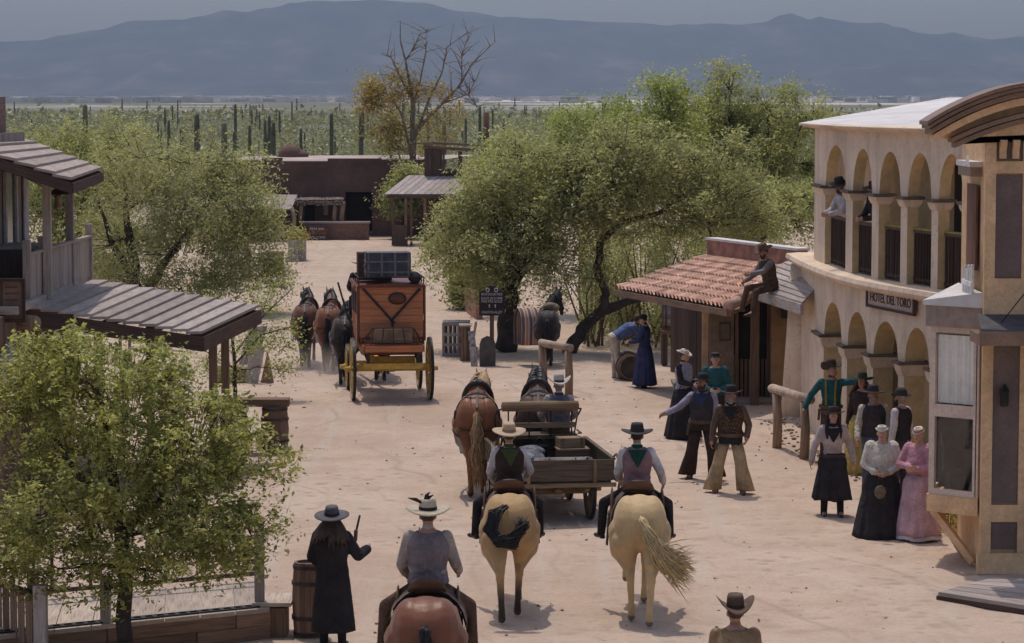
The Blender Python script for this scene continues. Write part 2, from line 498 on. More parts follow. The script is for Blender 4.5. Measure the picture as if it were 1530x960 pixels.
M_AD2 = plain('hotel_jamb_plaster', (.66, .48, .26), .9, .18, .9, .25, 9, tone=.05)
M_CAP = plain('hotel_capital', (.16, .12, .09), .9, .3, 3)
M_WHITE = plain('white_roof', (.66, .63, .62), .8, .1, .35, tone=0, col2=(.55, .52, .51))
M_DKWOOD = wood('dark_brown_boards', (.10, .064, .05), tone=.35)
M_GREYWOOD = wood('weathered_grey_boards', (.40, .34, .31), (.21, .17, .15), tone=.2)
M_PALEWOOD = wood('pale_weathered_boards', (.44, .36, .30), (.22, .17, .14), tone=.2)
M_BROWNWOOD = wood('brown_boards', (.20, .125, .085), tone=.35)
M_LOG = wood('log_wood', (.36, .25, .17), (.15, .1, .07), tone=.15)
M_TRIM = plain('tan_painted_trim', (.70, .455, .255), .6, .16, 2.5, .1, 50, tone=.06)
M_PANEL = plain('brown_painted_panel', (.16, .11, .095), .6, .15, 3, .1, 60, tone=.08)
M_CORN = plain('brown_cornice_paint', (.24, .15, .10), .5, .15, 3, tone=.12)
M_PINKTRIM = plain('pale_window_trim', (.66, .52, .43), .55, .1, 3, tone=.06)
M_IRON = plain('dark_iron', (.03, .028, .027), .5, .3, 8, metal=.3)
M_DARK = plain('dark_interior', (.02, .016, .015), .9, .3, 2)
M_TILE = plain('terracotta_tile', (.62, .385, .295), .9, .24, 2.2, .2, 40, tone=.28)
M_BRICK = plain('brick_parapet', (.36, .18, .13), .9, .25, 4, .2, 40)
M_TANADOBE = plain('tan_adobe', (.37, .235, .13), .92, .22, .9, .3, 14, tone=.08)
M_BRADOBE = plain('brown_adobe', (.155, .09, .072), .95, .22, .5, .35, 5, tone=.05)
M_ADCAP = plain('pale_adobe_roof', (.46, .37, .34), .9, .2, .4)
M_CURT = plain('lace_curtain', (.86, .84, .78), .9, .06, 9, tone=.05)
M_SIGNF = plain('sign_face', (.52, .40, .34), .8, .15, 4)
M_LET = plain('sign_lettering', (.06, .035, .03), .8, .1, 9, tone=0)
M_WLET = plain('white_lettering', (.62, .58, .56), .8, .1, 9, tone=0)
def glass(name, col=(.03, .03, .035)):
    m, nt, b = _nodes(name)
    b.inputs['Base Color'].default_value = rgba(col); b.inputs['Roughness'].default_value = .06
    b.inputs['Specular IOR Level'].default_value = .7
    return m
def clearglass(name):
    m, nt, b = _nodes(name)
    gl = nd(nt, 'ShaderNodeBsdfGlossy', Roughness=.03)
    tr = nd(nt, 'ShaderNodeBsdfTransparent')
    mx = nd(nt, 'ShaderNodeMixShader'); mx.inputs[0].default_value = .05; nt.links.new(tr.outputs[0], mx.inputs[1]); nt.links.new(gl.outputs[0], mx.inputs[2])
    nt.links.new(mx.outputs[0], nt.nodes['Material Output'].inputs['Surface'])
    return m
M_GLASS = glass('dark_window_glass'); M_CLEAR = clearglass('clear_window_glass')

def boards(mb, o, X, Y, w, h, n, t=.03, gap=.01, jit=.0, N=None):
    """n boards side by side along X (total w), each running h along Y, thickness t"""
    o = V(o); X = V(X).normalized(); Y = V(Y).normalized(); N = N or X.cross(Y).normalized()
    bw = w / n
    for i in range(n):
        j = rnd.uniform(-jit, jit) if jit else 0
        c = o + X * (bw * (i + .5)) + Y * (h / 2 + j) + N * (t / 2 + (rnd.uniform(-.004, .004)))
        mb.obox(c, X * (bw - gap) / 2, Y * h / 2, N * t / 2)
def frame(mb, o, X, Y, w, h, fw, t, N=None):
    o = V(o); X = V(X).normalized(); Y = V(Y).normalized(); N = N or X.cross(Y).normalized()
    for a, b, c, d in ((0, w, 0, fw), (0, w, h - fw, h), (0, fw, fw, h - fw), (w - fw, w, fw, h - fw)):
        mb.obox(o + X * (a + b) / 2 + Y * (c + d) / 2 + N * t / 2, X * (b - a) / 2, Y * (d - c) / 2, N * t / 2)

# ------------------------------------------------------------------ the arcaded hotel
def hotel():
    tp = [1188, 1195, 1222, 1267, 1310, 1357, 1405, 1450, 1490, 1520]
    ty = [54.3, 53.3, 50.0, 47.7, 45.8, 44.2, 43.0, 42.2, 41.7, 41.4]
    cf = np.polyfit(np.array(tp) - 1330., ty, 4)
    def pt(px, off=0.0):
        Y = float(np.polyval(cf, px - 1330.)); p = V(((px - 765) / FOC * Y, Y, 0))
        if off:
            Y2 = float(np.polyval(cf, px + 2 - 1330.)); q = V(((px + 2 - 765) / FOC * Y2, Y2, 0))
            d = (q - p).normalized(); nrm = V((-d.y, d.x, 0)) * -1   # towards the street (-x)
            if nrm.x > 0: nrm = -nrm
            p = p + nrm * off
        return p
    base = pt(1330)
    root = thing('arcaded_hotel', 'two-storey cream adobe hotel with rows of arches and a white roof', 'building', base)
    inv = -base
    T = .36
    def wall(mb, p0, p1, z0, z1, ops, rag=.0, off=0.0, dep=T, soff=None):
        """ops: (pxl, pxr, z_bottom, z_spring, z_apex)"""
        xs = sorted(set([p0, p1] + [p0 + (p1 - p0) * i / 60 for i in range(61)] + [l + (r - l) * i / 14 for l, r, *_ in ops for i in range(15)] + [x for l, r, *_ in ops for x in (l, r)]))
        def opening(x):
            for l, r, zb, zs, za in ops:
                if l < x < r:
                    t = (x - l) / (r - l) * 2 - 1
                    return zb, zs + (za - zs) * math.sqrt(max(0, 1 - t * t))
            return None
        sfb = soff or mb
        def quad(m, a, b, c, d, tone=.5): m.add([v + inv for v in (a, b, c, d)], [(0, 1, 2, 3)], [[(0, 0)] * 4], tone, False)
        prev = None
        def col(x0, x1, za, zb, za1, zb1):
            f0, f1, k0, k1 = pt(x0, off), pt(x1, off), pt(x0, off - dep), pt(x1, off - dep)
            u = lambda p, z: V((p.x, p.y, z))
            quad(mb, u(f0, za), u(f1, za1), u(f1, zb1), u(f0, zb))
            quad(mb, u(k1, za1), u(k0, za), u(k0, zb), u(k1, zb1))
            return f0, f1, k0, k1, u
        for x0, x1 in zip(xs, xs[1:]):
            xm = (x0 + x1) / 2
            o = opening(xm)
            if o is None:
                col(x0, x1, z0, z1, z0, z1)
                continue
            e = 1e-4
            a = opening(x0 + e) or opening(xm); b = opening(x1 - e) or opening(xm)
            if a[0] > z0: col(x0, x1, z0, a[0], z0, a[0])
            f0, f1, k0, k1, u = col(x0, x1, a[1], z1, b[1], z1)
            quad(sfb, u(f0, a[1]), u(k0, a[1]), u(k1, b[1]), u(f1, b[1]))
        for l, r, zb, zs, za in ops:
            for x in (l, r):
                f, k = pt(x, off), pt(x, off - dep)
                u = lambda p, z: V((p.x, p.y, z))
                quad(sfb, u(f, zb), u(k, zb), u(k, zs), u(f, zs))
        for x in (p0, p1):
            f, k = pt(x, off), pt(x, off - dep); u = lambda p, z: V((p.x, p.y, z))
            quad(mb, u(f, z0), u(k, z0), u(k, z1), u(f, z1))
        for x0, x1 in zip(xs, xs[1:]):
            f0, f1, k0, k1 = pt(x0, off), pt(x1, off), pt(x0, off - dep), pt(x1, off - dep)
            u = lambda p: V((p.x, p.y, z1))
            quad(mb, u(f0), u(f1), u(k1), u(k0))
    def band(mb, p0, p1, prof, n=50, tone=.5):
        """prof: list of (offset out, z); swept along the facade"""
        rings = []
        for i in range(n + 1):
            x = p0 + (p1 - p0) * i / n
            rings.append([V((pt(x, o).x, pt(x, o).y, z)) + inv for o, z in prof])
        mb.loft(rings, True, tone, False)
    lo = [(1233, 1260, -.1, 1.9, 2.62), (1268, 1298, -.1, 1.9, 2.6), (1307, 1345, -.1, 1.88, 2.56), (1354, 1392, -.1, 1.88, 2.56), (1404, 1440, -.1, 1.88, 2.56)]
    up = [(1228, 1259, 3.2, 4.66, 5.47), (1269, 1298, 3.2, 4.66, 5.45), (1308, 1341, 3.2, 4.65, 5.43), (1351, 1387, 3.2, 4.65, 5.43), (1397, 1434, 3.2, 4.65, 5.44), (1446, 1480, 3.2, 4.65, 5.44)]
    lw, jb = MB(), MB()
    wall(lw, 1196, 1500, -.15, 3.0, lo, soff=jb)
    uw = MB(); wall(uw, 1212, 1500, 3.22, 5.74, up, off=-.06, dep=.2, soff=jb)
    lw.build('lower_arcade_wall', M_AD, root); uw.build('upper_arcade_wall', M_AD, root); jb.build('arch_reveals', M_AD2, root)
    b = MB(); band(b, 1192, 1500, [(.0, 3.0), (.2, 3.08), (.24, 3.14), (.22, 3.215), (-.02, 3.235), (-.4, 3.235), (-.4, 3.0)])
    b.build('balcony_ledge', M_AD, root)
    b = MB(); band(b, 1206, 1500, [(-.06, 5.74), (.04, 5.76), (.16, 5.80), (.19, 5.835), (.0, 5.86), (-.5, 5.87), (-.5, 5.74)])
    b.build('eave', M_AD, root)
    # buttress at the far-left corner
    b = MB(); p = pt(1197); b.tube([p + inv + V((.05, .1, -.1)), p + inv + V((.1, .12, 1.6)), p + inv + V((.16, .15, 3.02))], [.42, .36, .34], 10); b.build('corner_buttress', M_AD, root)
    # capitals
    def capital(x, z, w=.10, hgt=.16, dep=T, off=0.0):
        """moulded capital wrapped round the column between two openings"""
        l, r = x
        c = MB()
        f0, f1, k0, k1 = pt(l, off), pt(r, off), pt(l, off - dep), pt(r, off - dep)
        cx = (f0 + f1 + k0 + k1) / 4
        def ring(ex, zz):
            out = []
            for q in (f0, f1, k1, k0):
                d = q - cx; d = d + V((math.copysign(ex, d.x), math.copysign(ex, d.y), 0)) * 1.0
                out.append(V((cx.x + d.x, cx.y + d.y, zz)) + inv)
            return out
        c.loft([ring(.015, z - hgt * 1.5), ring(.05, z - hgt), ring(.07, z - hgt * .35), ring(.085, z - .05)], True, .5, False)
        o = c.build('capital', M_AD, root)
        c = MB(); c.loft([ring(.10, z - .05), ring(.10, z)], True, .5, False)
        c.build('capital_band', M_CAP, o)
    for l, r in ((1222, 1233), (1260, 1268), (1298, 1307), (1345, 1354), (1392, 1404)): capital((l, r), 1.95)
    for l, r in ((1215, 1228), (1259, 1269), (1298, 1308), (1341, 1351), (1387, 1397), (1434, 1446)): capital((l, r), 4.70, hgt=.12, dep=.2, off=-.06)
    # interior: balcony floor, back walls
    def strip(mb, p0, p1, o0, o1, z0, z1, n=24):
        rings = []
        for i in range(n + 1):
            x = p0 + (p1 - p0) * i / n
            a, b2 = pt(x, o0), pt(x, o1)
            rings.append([V((a.x, a.y, z0)) + inv, V((b2.x, b2.y, z0)) + inv, V((b2.x, b2.y, z1)) + inv, V((a.x, a.y, z1)) + inv])
        mb.loft(rings, True, .5, False)
    f = MB(); strip(f, 1200, 1500, -.405, -1.6, 3.02, 3.2); f.build('balcony_floor', M_BROWNWOOD, root)
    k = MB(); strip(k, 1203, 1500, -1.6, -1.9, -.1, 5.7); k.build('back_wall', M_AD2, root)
    # dark doors in the back walls
    for x, z0, z1 in ((1285, .0, 2.1), (1350, .0, 2.1), (1300, 3.2, 5.2), (1370, 3.2, 5.2)):
        d = MB(); p = pt(x, -1.56); q = pt(x + 24, -1.56)
        d.bar(V((p.x, p.y, (z0 + z1) / 2)) + inv, V((q.x, q.y, (z0 + z1) / 2)) + inv, .08, z1 - z0); d.build('door', M_DKWOOD, root)
    # slatted railings between upper columns
    for i, (l, r, *_) in enumerate(up):
        g = MB(); a, b2 = pt(l + .5, -.20), pt(r - .5, -.20)
        g.bar(V((a.x, a.y, 4.13)) + inv, V((b2.x, b2.y, 4.13)) + inv, .07, .05, tone=.9)
        g.bar(V((a.x, a.y, 3.33)) + inv, V((b2.x, b2.y, 3.33)) + inv, .06, .05)
        L = (b2 - a).length; n = max(3, int(L / .11))
        for j in range(n):
            q = a.lerp(b2, (j + .5) / n)
            g.bar(V((q.x, q.y, 3.26)) + inv, V((q.x, q.y, 4.10)) + inv, L / n * .72, .02, up=(b2 - a))
        o = g.build('railing', M_DKWOOD, root)
        if i >= 2:
            h = MB(); h.bar(V((a.x, a.y, 4.17)) + inv, V((b2.x, b2.y, 4.17)) + inv, .08, .03); h.build('handrail', plain('ochre_rail', (.36, .26, .06), .7), o)
    # roof sheet
    r = MB(); edge = [V((pt(x, .17).x, pt(x, .17).y, 5.842)) + inv for x in range(1206, 1501, 6)]
    back = [V((9.8, 60.5, 6.32)) + inv, V((14, 58, 6.35)) + inv, V((14, 41.4, 6.0)) + inv]
    n = len(edge); vs = edge + [V((0, 0, 0))] * 0
    cen = []
    for i, e in enumerate(edge):
        t = i / (n - 1); bk = (back[0].lerp(back[1], min(1, t * 2)) if t < .5 else back[1].lerp(back[2], t * 2 - 1))
        cen.append(bk)
    r.add(edge + cen, [(i, i + 1, n + i + 1, n + i) for i in range(n - 1)], None, .5, True)
    r.build('roof', M_WHITE, root)
    # hidden sides so it is a solid block
    s = MB(); p = pt(1203); s.add([V((p.x + .3, p.y, -.1)) + inv, V((9.8, 60.4, -.1)) + inv, V((9.8, 60.4, 6.25)) + inv, V((p.x + .3, p.y, 5.72)) + inv], [(0, 1, 2, 3)], None, .5); s.build('side_wall', M_AD, root)
    # sign board over the third arch
    c0, c1 = pt(1303, .02), pt(1375, .02)
    zc0 = 6.4 - (466 - 140) / 4000 * c0.y; zc1 = 6.4 - (469 - 140) / 4000 * c1.y
    X = V((c1.x - c0.x, c1.y - c0.y, 0)); wd = X.length; X.normalize(); Yv = V((0, 0, 1)); N = X.cross(Yv)
    st = thing('hotel_sign', 'framed hotel name board mounted on the cream wall above the lower arches', 'sign', (c0.x, c0.y, 2.76))
    off = max((pt(x, 0) - c0).dot(N) for x in range(1303, 1376, 4))
    o = N * (off + .02)
    hh = .36
    f = MB(); f.obox(o + X * wd / 2 + Yv * (hh / 2) + N * .015, X * (wd / 2 - .03), Yv * (hh / 2 - .03), N * .015); f.build('board', M_SIGNF, st)
    f = MB(); frame(f, o, X, Yv, wd, hh, .045, .055, N); f.build('frame', wood('sign_frame_wood', (.09, .05, .04)), st)
    M = Matrix.Translation(o + X * wd / 2 + Yv * hh / 2 + N * .034) @ Matrix((X, Yv, N)).transposed().to_4x4()
    text('HOTEL DEL TORO', M_LET, st, M, .22, .006, width=wd * .84)
    return pt
hotel_pt = hotel()

# ------------------------------------------------------------------ ornate tan and brown house, right foreground
def ornate():
    X0, Y0 = 6.28, 35.45
    Z = lambda y: 6.4 - (y - 140) / 112.8
    root = thing('ornate_house', 'tan and brown panelled house with curved cornice and bay window', 'building', (X0, Y0, 0))
    L = lambda px: (px - 765) / FOC * Y0 - X0
    w = MB(); w.bx(.03, 6, .03, 2.1, -.1, Z(192)); w.build('wall', M_TRIM, root)
    t = MB()
    t.bx(-.02, .12, -.03, .06, .28, Z(192)); t.bx(.475, .62, -.03, .06, .28, Z(192))
    t.bx(1.1, 1.25, -.03, .06, .28, Z(192))
    for a, b in ((Z(783), Z(757)), (Z(497), Z(487)), (Z(470), Z(415)), (Z(258), Z(240)), (Z(205), Z(190))): t.bx(.12, 1.1, -.028, .05, a, b)
    t.build('trim', M_TRIM, root)
    b = MB(); b.bx(-.06, 2, -.08, .02, 0, Z(830)); b.build('base_board', M_TRIM, root)
    for a, z0, z1 in ((.0, Z(825), Z(785)), (0, Z(755), Z(498)), (0, Z(414), Z(261)), (0, Z(238), Z(206))):
        for xo in (.12, .62):
            p = MB(); p.bx(xo + .002, xo + .353, -.006, .03, z0, z1); p.build('panel', M_PANEL, root)
    for xo in (.2, .37):
        c = MB(); z1 = Z(208); z0 = Z(236)
        c.prism([(0, z1 - z0), (.12, z1 - z0), (.11, .18), (.05, .1), (.06, 0), (0, 0)], (xo + .045, -.012, z0), (0, -1, 0), (0, 0, 1), .09)
        c.build('corbel', M_TRIM, root)
    # curved cornice
    def arc(mb, pts, y0, y1, th):
        n = len(pts)
        rings = [[V((x, y0, z)), V((x, y0, z - th)), V((x, y1, z - th)), V((x, y1, z))] for x, z in pts]
        mb.loft(rings, True, .5, False)
    def curve(px0, y0, pts, ext):
        ps = [(L(px), Z(y)) for px, y in pts]
        xs = np.array([p[0] for p in ps]); zs = np.array([p[1] for p in ps]); k = np.polyfit(xs, zs, 2)
        return [(x, float(np.polyval(k, x))) for x in np.linspace(xs[0], ext, 26)]
    up = curve(0, 0, [(1377, 180), (1420, 155), (1478, 133), (1530, 122)], 2.4)
    lo = curve(0, 0, [(1418, 206), (1455, 190), (1495, 176), (1530, 168)], 2.4)
    m = MB(); arc(m, [(x, z) for x, z in up], -.42, .3, .05); arc(m, [(x + .03, z - .052) for x, z in up], -.37, .28, .05); arc(m, [(x + .07, z - .104) for x, z in up], -.31, .25, .07)
    m.build('upper_cornice', M_CORN, root)
    m = MB(); arc(m, [(x + .12, z - .178) for x, z in up], -.2, .2, .1); m.build('cornice_soffit', M_TRIM, root)
    m = MB(); arc(m, [(x, z + .01) for x, z in lo], -.19, .2, .06); arc(m, [(x + .05, z - .052) for x, z in lo], -.14, .2, .07)
    m.build('lower_cornice', M_CORN, root)
    m = MB(); pts = [(x + .06, z - .08) for x, z in lo]
    poly = [(x, z) for x, z in pts] + [(pts[-1][0], Z(192)), (pts[0][0], Z(205))]
    m.prism(poly, (0, .03, 0), (1, 0, 0), (0, 0, 1), .09); m.build('pediment', M_TRIM, root)
    m = MB(); m.prism([(x + .1, z - .13) for x, z in up] + [(lo[-1][0], lo[-1][1] - .02), (lo[12][0], lo[12][1] - .02), (lo[0][0] - .02, lo[0][1] - .02)], (0, .13, 0), (1, 0, 0), (0, 0, 1), .06); m.build('gable_field', M_TRIM, root)
    # porch roof
    p = MB(); p.add([(-.16, -.75, Z(490)), (3, -.75, Z(490)), (3, .0, Z(468)), (-.1, .0, Z(468))], [(0, 1, 2, 3)], None, .5)
    p.add([(-.16, -.75, Z(490) - .012), (3, -.75, Z(490) - .012), (3, .0, Z(468) - .012), (-.1, .0, Z(468) - .012)], [(3, 2, 1, 0)], None, .5)
    pr = p.build('porch_roof', plain('slate_felt', (.09, .085, .09), .8), root)
    p = MB(); p.bx(-.2, 3, -.82, -.7, Z(508), Z(488) - .003); p.bx(-.2, -.08, -.7, -.03, Z(508), Z(492)); p.build('fascia', M_CORN, pr)
    # guy wire
    c = MB(); c.tube([(.16, -.35, Z(478)), (.9, -.1, Z(380))], .008, 5); c.build('guy_wire', M_IRON, root)
    # bay window, plan polygon
    P = [V((.0, .35, 0)), V((-.585, .85, 0)), V((-.3, 1.75, 0)), V((0, 1.95, 0))]
    bz = lambda y, Y=36.2: 6.4 - (y - 140) / FOC * Y
    def poly_block(mb, ex, z0, z1, z1b=None):
        c = V((.0, 1.15, 0)); q = [c + (p - c) * ex for p in P]
        for k in (0, 3): q[k].x = 0.0
        mb.loft([[V((p.x, p.y, z0)) for p in q], [V((p.x, p.y, z1 if z1b is None or i in (1, 2) else z1b)) for i, p in enumerate(q)]], True, .5, False)
    bay = MB(); poly_block(bay, 1.12, bz(487), bz(455)); bay.build('bay_fascia', plain('bay_fascia_paint', (.33, .25, .21), .6), root)
    bay = MB(); poly_block(bay, 1.2, bz(455), bz(448), bz(432)); bay.build('bay_roof', M_WHITE, root)
    bay = MB(); poly_block(bay, 1.04, bz(768), bz(742)); bay.build('bay_base', M_TRIM, root)
    # faces
    for a, b2, nm in ((P[0], P[1], 1), (P[1], P[2], 2)):
        X = b2 - a; W = X.length; X.normalize(); Zv = V((0, 0, 1)); N = X.cross(Zv) * -1
        if N.dot(V((-1, -1, 0))) < 0: N = -N
        f = MB()
        for z0, z1 in ((bz(742), bz(614)), (bz(614), bz(487))):
            frame(f, a + V((0, 0, z0)) - N * .06, X, Zv, W, z1 - z0, .085, .06, N)
        f.build('window_frame', M_PINKTRIM, root)
        g = MB(); g.obox(a + X * W / 2 + V((0, 0, (bz(742) + bz(487)) / 2)) - N * .045, X * (W / 2 - .05), Zv * (bz(487) - bz(742)) / 2, N * .004)
        g.build('pane', M_CLEAR, root)
        c = MB(); n = 40; rows = []
        for zz in (bz(500), bz(540), bz(605) + .02):
            rows.append([a + X * (W * (.12 + .76 * i / n)) + V((0, 0, zz)) - N * (.068 + .012 * math.sin(i * 1.5) + .008 * math.sin(i * 4.1 + zz)) for i in range(n + 1)])
        vs = [p for r in rows for p in r]
        c.add(vs, [(j * (n + 1) + i, j * (n + 1) + i + 1, (j + 1) * (n + 1) + i + 1, (j + 1) * (n + 1) + i) for j in range(2) for i in range(n)], None, .5, True)
        c.build('lace_curtain', M_CURT, root)
    k = MB(); k.bx(-.035, -.003, .37, 1.93, bz(740), bz(490)); k.bx(-.28, -.07, .95, 1.4, bz(742), bz(742) + .28)
    k.bar((-.03, 1.25, (bz(740) + bz(490)) / 2), (-.40, 1.42, (bz(740) + bz(490)) / 2), .02, bz(490) - bz(740))
    k.bx(-.36, -.2, .98, 1.1, bz(742) + .28, bz(742) + .62); k.ell((-.3, 1.02, bz(742) + .75), (.1, .08, .16))
    k.build('bay_interior', plain('bay_room', (.03, .026, .025), .8, .5, 3), root)
    k = MB(); k.bar((-.0, .6, .05), (-.5, .95, bz(768)), .09, .09); k.bar((-.0, 1.3, .0), (-.42, 1.4, bz(768)), .09, .09); k.build('bay_bracket', M_TRIM, root)
    # hood and shutter and little white balustrade on the side wall
    k = MB(); k.bx(-.13, .03, .5, 1.5, bz(262), bz(248)); k.build('window_hood', plain('hood_brown', (.3, .21, .16), .7), root)
    k = MB(); k.bx(-.15, .03, .46, 1.55, bz(248), bz(240)); k.prism([(0, 0), (.2, .0), (.1, .14)], (-.155, .6, bz(246)), (0, 1, 0), (0, 0, 1), .03); k.build('hood_cap', M_WHITE, root)
    k = MB(); boards(k, (.0, .6, bz(402)), (0, 1, 0), (0, 0, 1), .75, bz(275) - bz(402), 4, .03, .01, N=V((-1, 0, 0))); k.build('shutter', wood('red_brown_shutter', (.2, .1, .07)), root)
    k = MB()
    for i in range(6): k.bx(-.12, -.09, .35 + i * .13, .43 + i * .13, bz(442), bz(392) - .05 * (i % 2) - i * .01)
    k.bx(-.135, -.12, .33, 1.1, bz(425), bz(418)); k.build('white_balustrade', plain('white_paint', (.7, .68, .66), .6), root)
    # lantern
    lt = thing('wall_lantern', 'small black lantern fixed to the brown panel beside the bay window', 'lantern', (X0 + .26, Y0 - .1, Z(607)))
    q = MB(); q.lathe([(.035, 0), (.055, .01), (.06, .2), (.075, .21), (.03, .27), (.012, .3)], 6, None, .5, False); q.build('cage', M_IRON, lt)
    q = MB(); q.bx(-.02, .02, .02, .095, .1, .14); q.bx(-.03, .03, .08, .097, .05, .22); q.build('bracket', M_IRON, lt)
    q = MB(); q.lathe([(.04, .03), (.052, .19)], 6); q.build('lamp_glass', plain('lantern_glass', (.1, .075, .06), .2), lt)
    # plank skirting under the bay and boardwalk in front
    s = MB(); boards(s, (6.05, 39.2, 0), (1, 0, 0), (0, 0, 1), 1.4, .62, 10, .03, .01); o = s.build('plank_fence', M_BROWNWOOD)
    tag(o, 'low brown plank skirting fence behind the bay window', 'fence')
    bw = thing('boardwalk', 'grey plank platform on the ground in front of the ornate house', 'boardwalk', (5.7, 34.4, 0))
    a, b2, c, d = G(1402, 884, .12), G(1476, 864, .12), G(1600, 864, .12), G(1600, 915, .12)
    for i in range(5):
        m = MB(); y0 = .0
        t0, t1 = i / 5, (i + 1) / 5
        p0 = a.lerp(b2, t0); p1 = a.lerp(b2, t1 - .015); q0 = d.lerp(c, t0); q1 = d.lerp(c, t1 - .015)
        o_ = V((5.7, 34.4, 0))
        vs = [p - o_ for p in (p0, q0, q1, p1)]
        vs += [v - V((0, 0, .05)) for v in vs]
        Lp = (q0 - p0).length
        m.add(vs, [(0, 1, 2, 3), (7, 6, 5, 4), (0, 4, 5, 1), (1, 5, 6, 2), (2, 6, 7, 3), (3, 7, 4, 0)], [[(0, 0), (Lp, 0), (Lp, .2), (0, .2)]] + [[(0, 0), (.3, 0), (.3, .05), (0, .05)]] * 5)
        m.build('plank', M_GREYWOOD, bw)
    m = MB(); o_ = V((5.7, 34.4, 0)); m.bar(a - o_ - V((0, -.05, .09)), d - o_ - V((0, -.05, .09)), .06, .07); m.build('edge_beam', M_DKWOOD, bw)
    # scraps of weeds by the base are added with the plants
ornate()

# ------------------------------------------------------------------ tile-roofed store with plank awning
def store():
    O = V((4.4, 56, 0))
    root = thing('tile_roof_store', 'small store with red clay tile roof and open porch', 'building', O)
    E1, E2, R1, R2 = V((2.31, 58.9, 2.1)) - O, V((4.34, 53.4, 2.1)) - O, V((4.33, 59.8, 2.75)) - O, V((5.75, 55.9, 2.75)) - O
    nc, nr = 30, 7
    t = MB()
    nrm = (E2 - E1).cross(R1 - E1).normalized()
    if nrm.z < 0: nrm = -nrm
    for r in range(nr):
        for c in range(nc):
            jl = rnd.uniform(-.02, .02)
            def P(u, v, h):
                lo = E1.lerp(E2, u); hi = R1.lerp(R2, u)
                return lo.lerp(hi, v) + nrm * h
            vs = []; K = 8
            for e in (0, 1):
                v = (r + e * 1.12 + (jl if not e else 0)) / nr
                for k in range(K + 1):
                    a = k / K
                    h = .075 * math.sin(PI * min(1, a / .62)) if a < .62 else -.02 * math.sin(PI * (a - .62) / .38)
                    vs.append(P((c + a) / nc, v, h * (1 if not e else .8) + .03 * (1 - e) + .02 + (rnd.uniform(-.004, .004))))
            t.add(vs, [(k, k + 1, K + 2 + k, K + 1 + k) for k in range(K)], None, None, True)
    # hip edge of half-round tiles
    for i in range(6):
        p = E2.lerp(R2, i / 6); q = E2.lerp(R2, (i + 1.15) / 6)
        t.tube([p + nrm * .05, q + nrm * .05], [.12, .1], 10)
    t.build('tile_roof', M_TILE, root)
    d = MB(); d.add([p - V((0, 0, .03)) for p in (E1, E2, R2, R1)], [(0, 1, 2, 3)], None, .5); d.add([p - V((0, 0, .1)) for p in (E1, E2, R2, R1)], [(3, 2, 1, 0)], None, .5)
    d.bar(E1 - V((0, 0, .07)), E2 - V((0, 0, .07)), .1, .13); d.bar(E2 - V((0, 0, .07)), R2 - V((0, 0, .07)), .1, .13); d.build('roof_beams', M_BROWNWOOD, root)
    # parapet
    A1, A2 = V((4.36, 59.75, 0)) - O, V((5.95, 55.5, 0)) - O
    p = MB(); p.bar(A1 + V((.1, .05, 2.85)), A2 + V((.1, .05, 2.85)), .22, .62, tone=.5); p.build('parapet', M_BRICK, root)
    p = MB(); p.bar(A1 + V((.1, .05, 3.18)), A2 + V((.1, .05, 3.18)), .3, .05); p.build('parapet_cap', M_WHITE, root)
    # walls
    wl = MB(); wl.bar(A1 + V((.25, .1, 1.25)), A2 + V((.25, .1, 1.25)), .2, 2.6, tone=.4); wl.build('wall', M_TANADOBE, root)
    wl = MB(); wl.bx(1.02, 1.9, -.35, .05, -.1, 2.62); wl.build('end_wall', M_TANADOBE, root)
    wl = MB(); wl.bx(-.25, .25, -.12, .0, -.1, 2.1); wl.build('poster_wall', plain('grey_tan_wall', (.24, .17, .12), .9), root)
    wl = MB(); frame(wl, (-.06, -.15, 1.25), (1, 0, 0), (0, 0, 1), .24, .38, .025, .02); wl.build('picture_frame', M_DKWOOD, root)
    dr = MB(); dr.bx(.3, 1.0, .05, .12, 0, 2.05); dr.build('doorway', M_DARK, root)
    dr = MB(); frame(dr, (.28, -.02, 0), (1, 0, 0), (0, 0, 1), .74, 2.1, .07, .06)
    dr.bx(.63, .67, -.02, .03, 0, 2.0); boards(dr, (.3, .03, .05), (1, 0, 0), (0, 0, 1), .7, .8, 8, .02, .03)
    dr.build('door', M_BROWNWOOD, root)
    # porch posts
    for q in (G(1053, 590), G(993, 545), G(1076, 585)):
        ps = MB(); l = q - O; ps.bar(l, l + V((0, 0, 2.25)), .13, .13, up=(0, 1, 0)); ps.build('post', M_TRIM if q.x > 3.9 else M_BROWNWOOD, root)
    # back shade wall of the porch
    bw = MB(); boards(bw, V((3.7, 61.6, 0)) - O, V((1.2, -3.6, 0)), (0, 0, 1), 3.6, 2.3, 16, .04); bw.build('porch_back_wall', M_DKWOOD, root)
    # awning
    F1, F2, B2, B1 = V((4.66, 56.8, 2.45)) - O, V((5.5, 50.6, 2.45)) - O, V((6.05, 51.2, 2.95)) - O, V((5.84, 55.7, 2.95)) - O
    aw = MB(); n = 7
    for i in range(n):
        a, b = i / n, (i + 1) / n
        p0, p1, q0, q1 = F1.lerp(B1, a), F1.lerp(B1, b - .01), F2.lerp(B2, a), F2.lerp(B2, b - .01)
        up = V((0, 0, .02 + .0)); Lp = (q0 - p0).length
        vs = [p0 + up, q0 + up, q1, p1]; vs += [v - V((0, 0, .05)) for v in vs]
        aw.add(vs, [(0, 1, 2, 3), (7, 6, 5, 4), (0, 4, 5, 1), (1, 5, 6, 2), (2, 6, 7, 3), (3, 7, 4, 0)], [[(0, 0), (Lp, 0), (Lp, .2), (0, .2)]] * 6)
    aw.build('plank_awning', M_GREYWOOD, root)
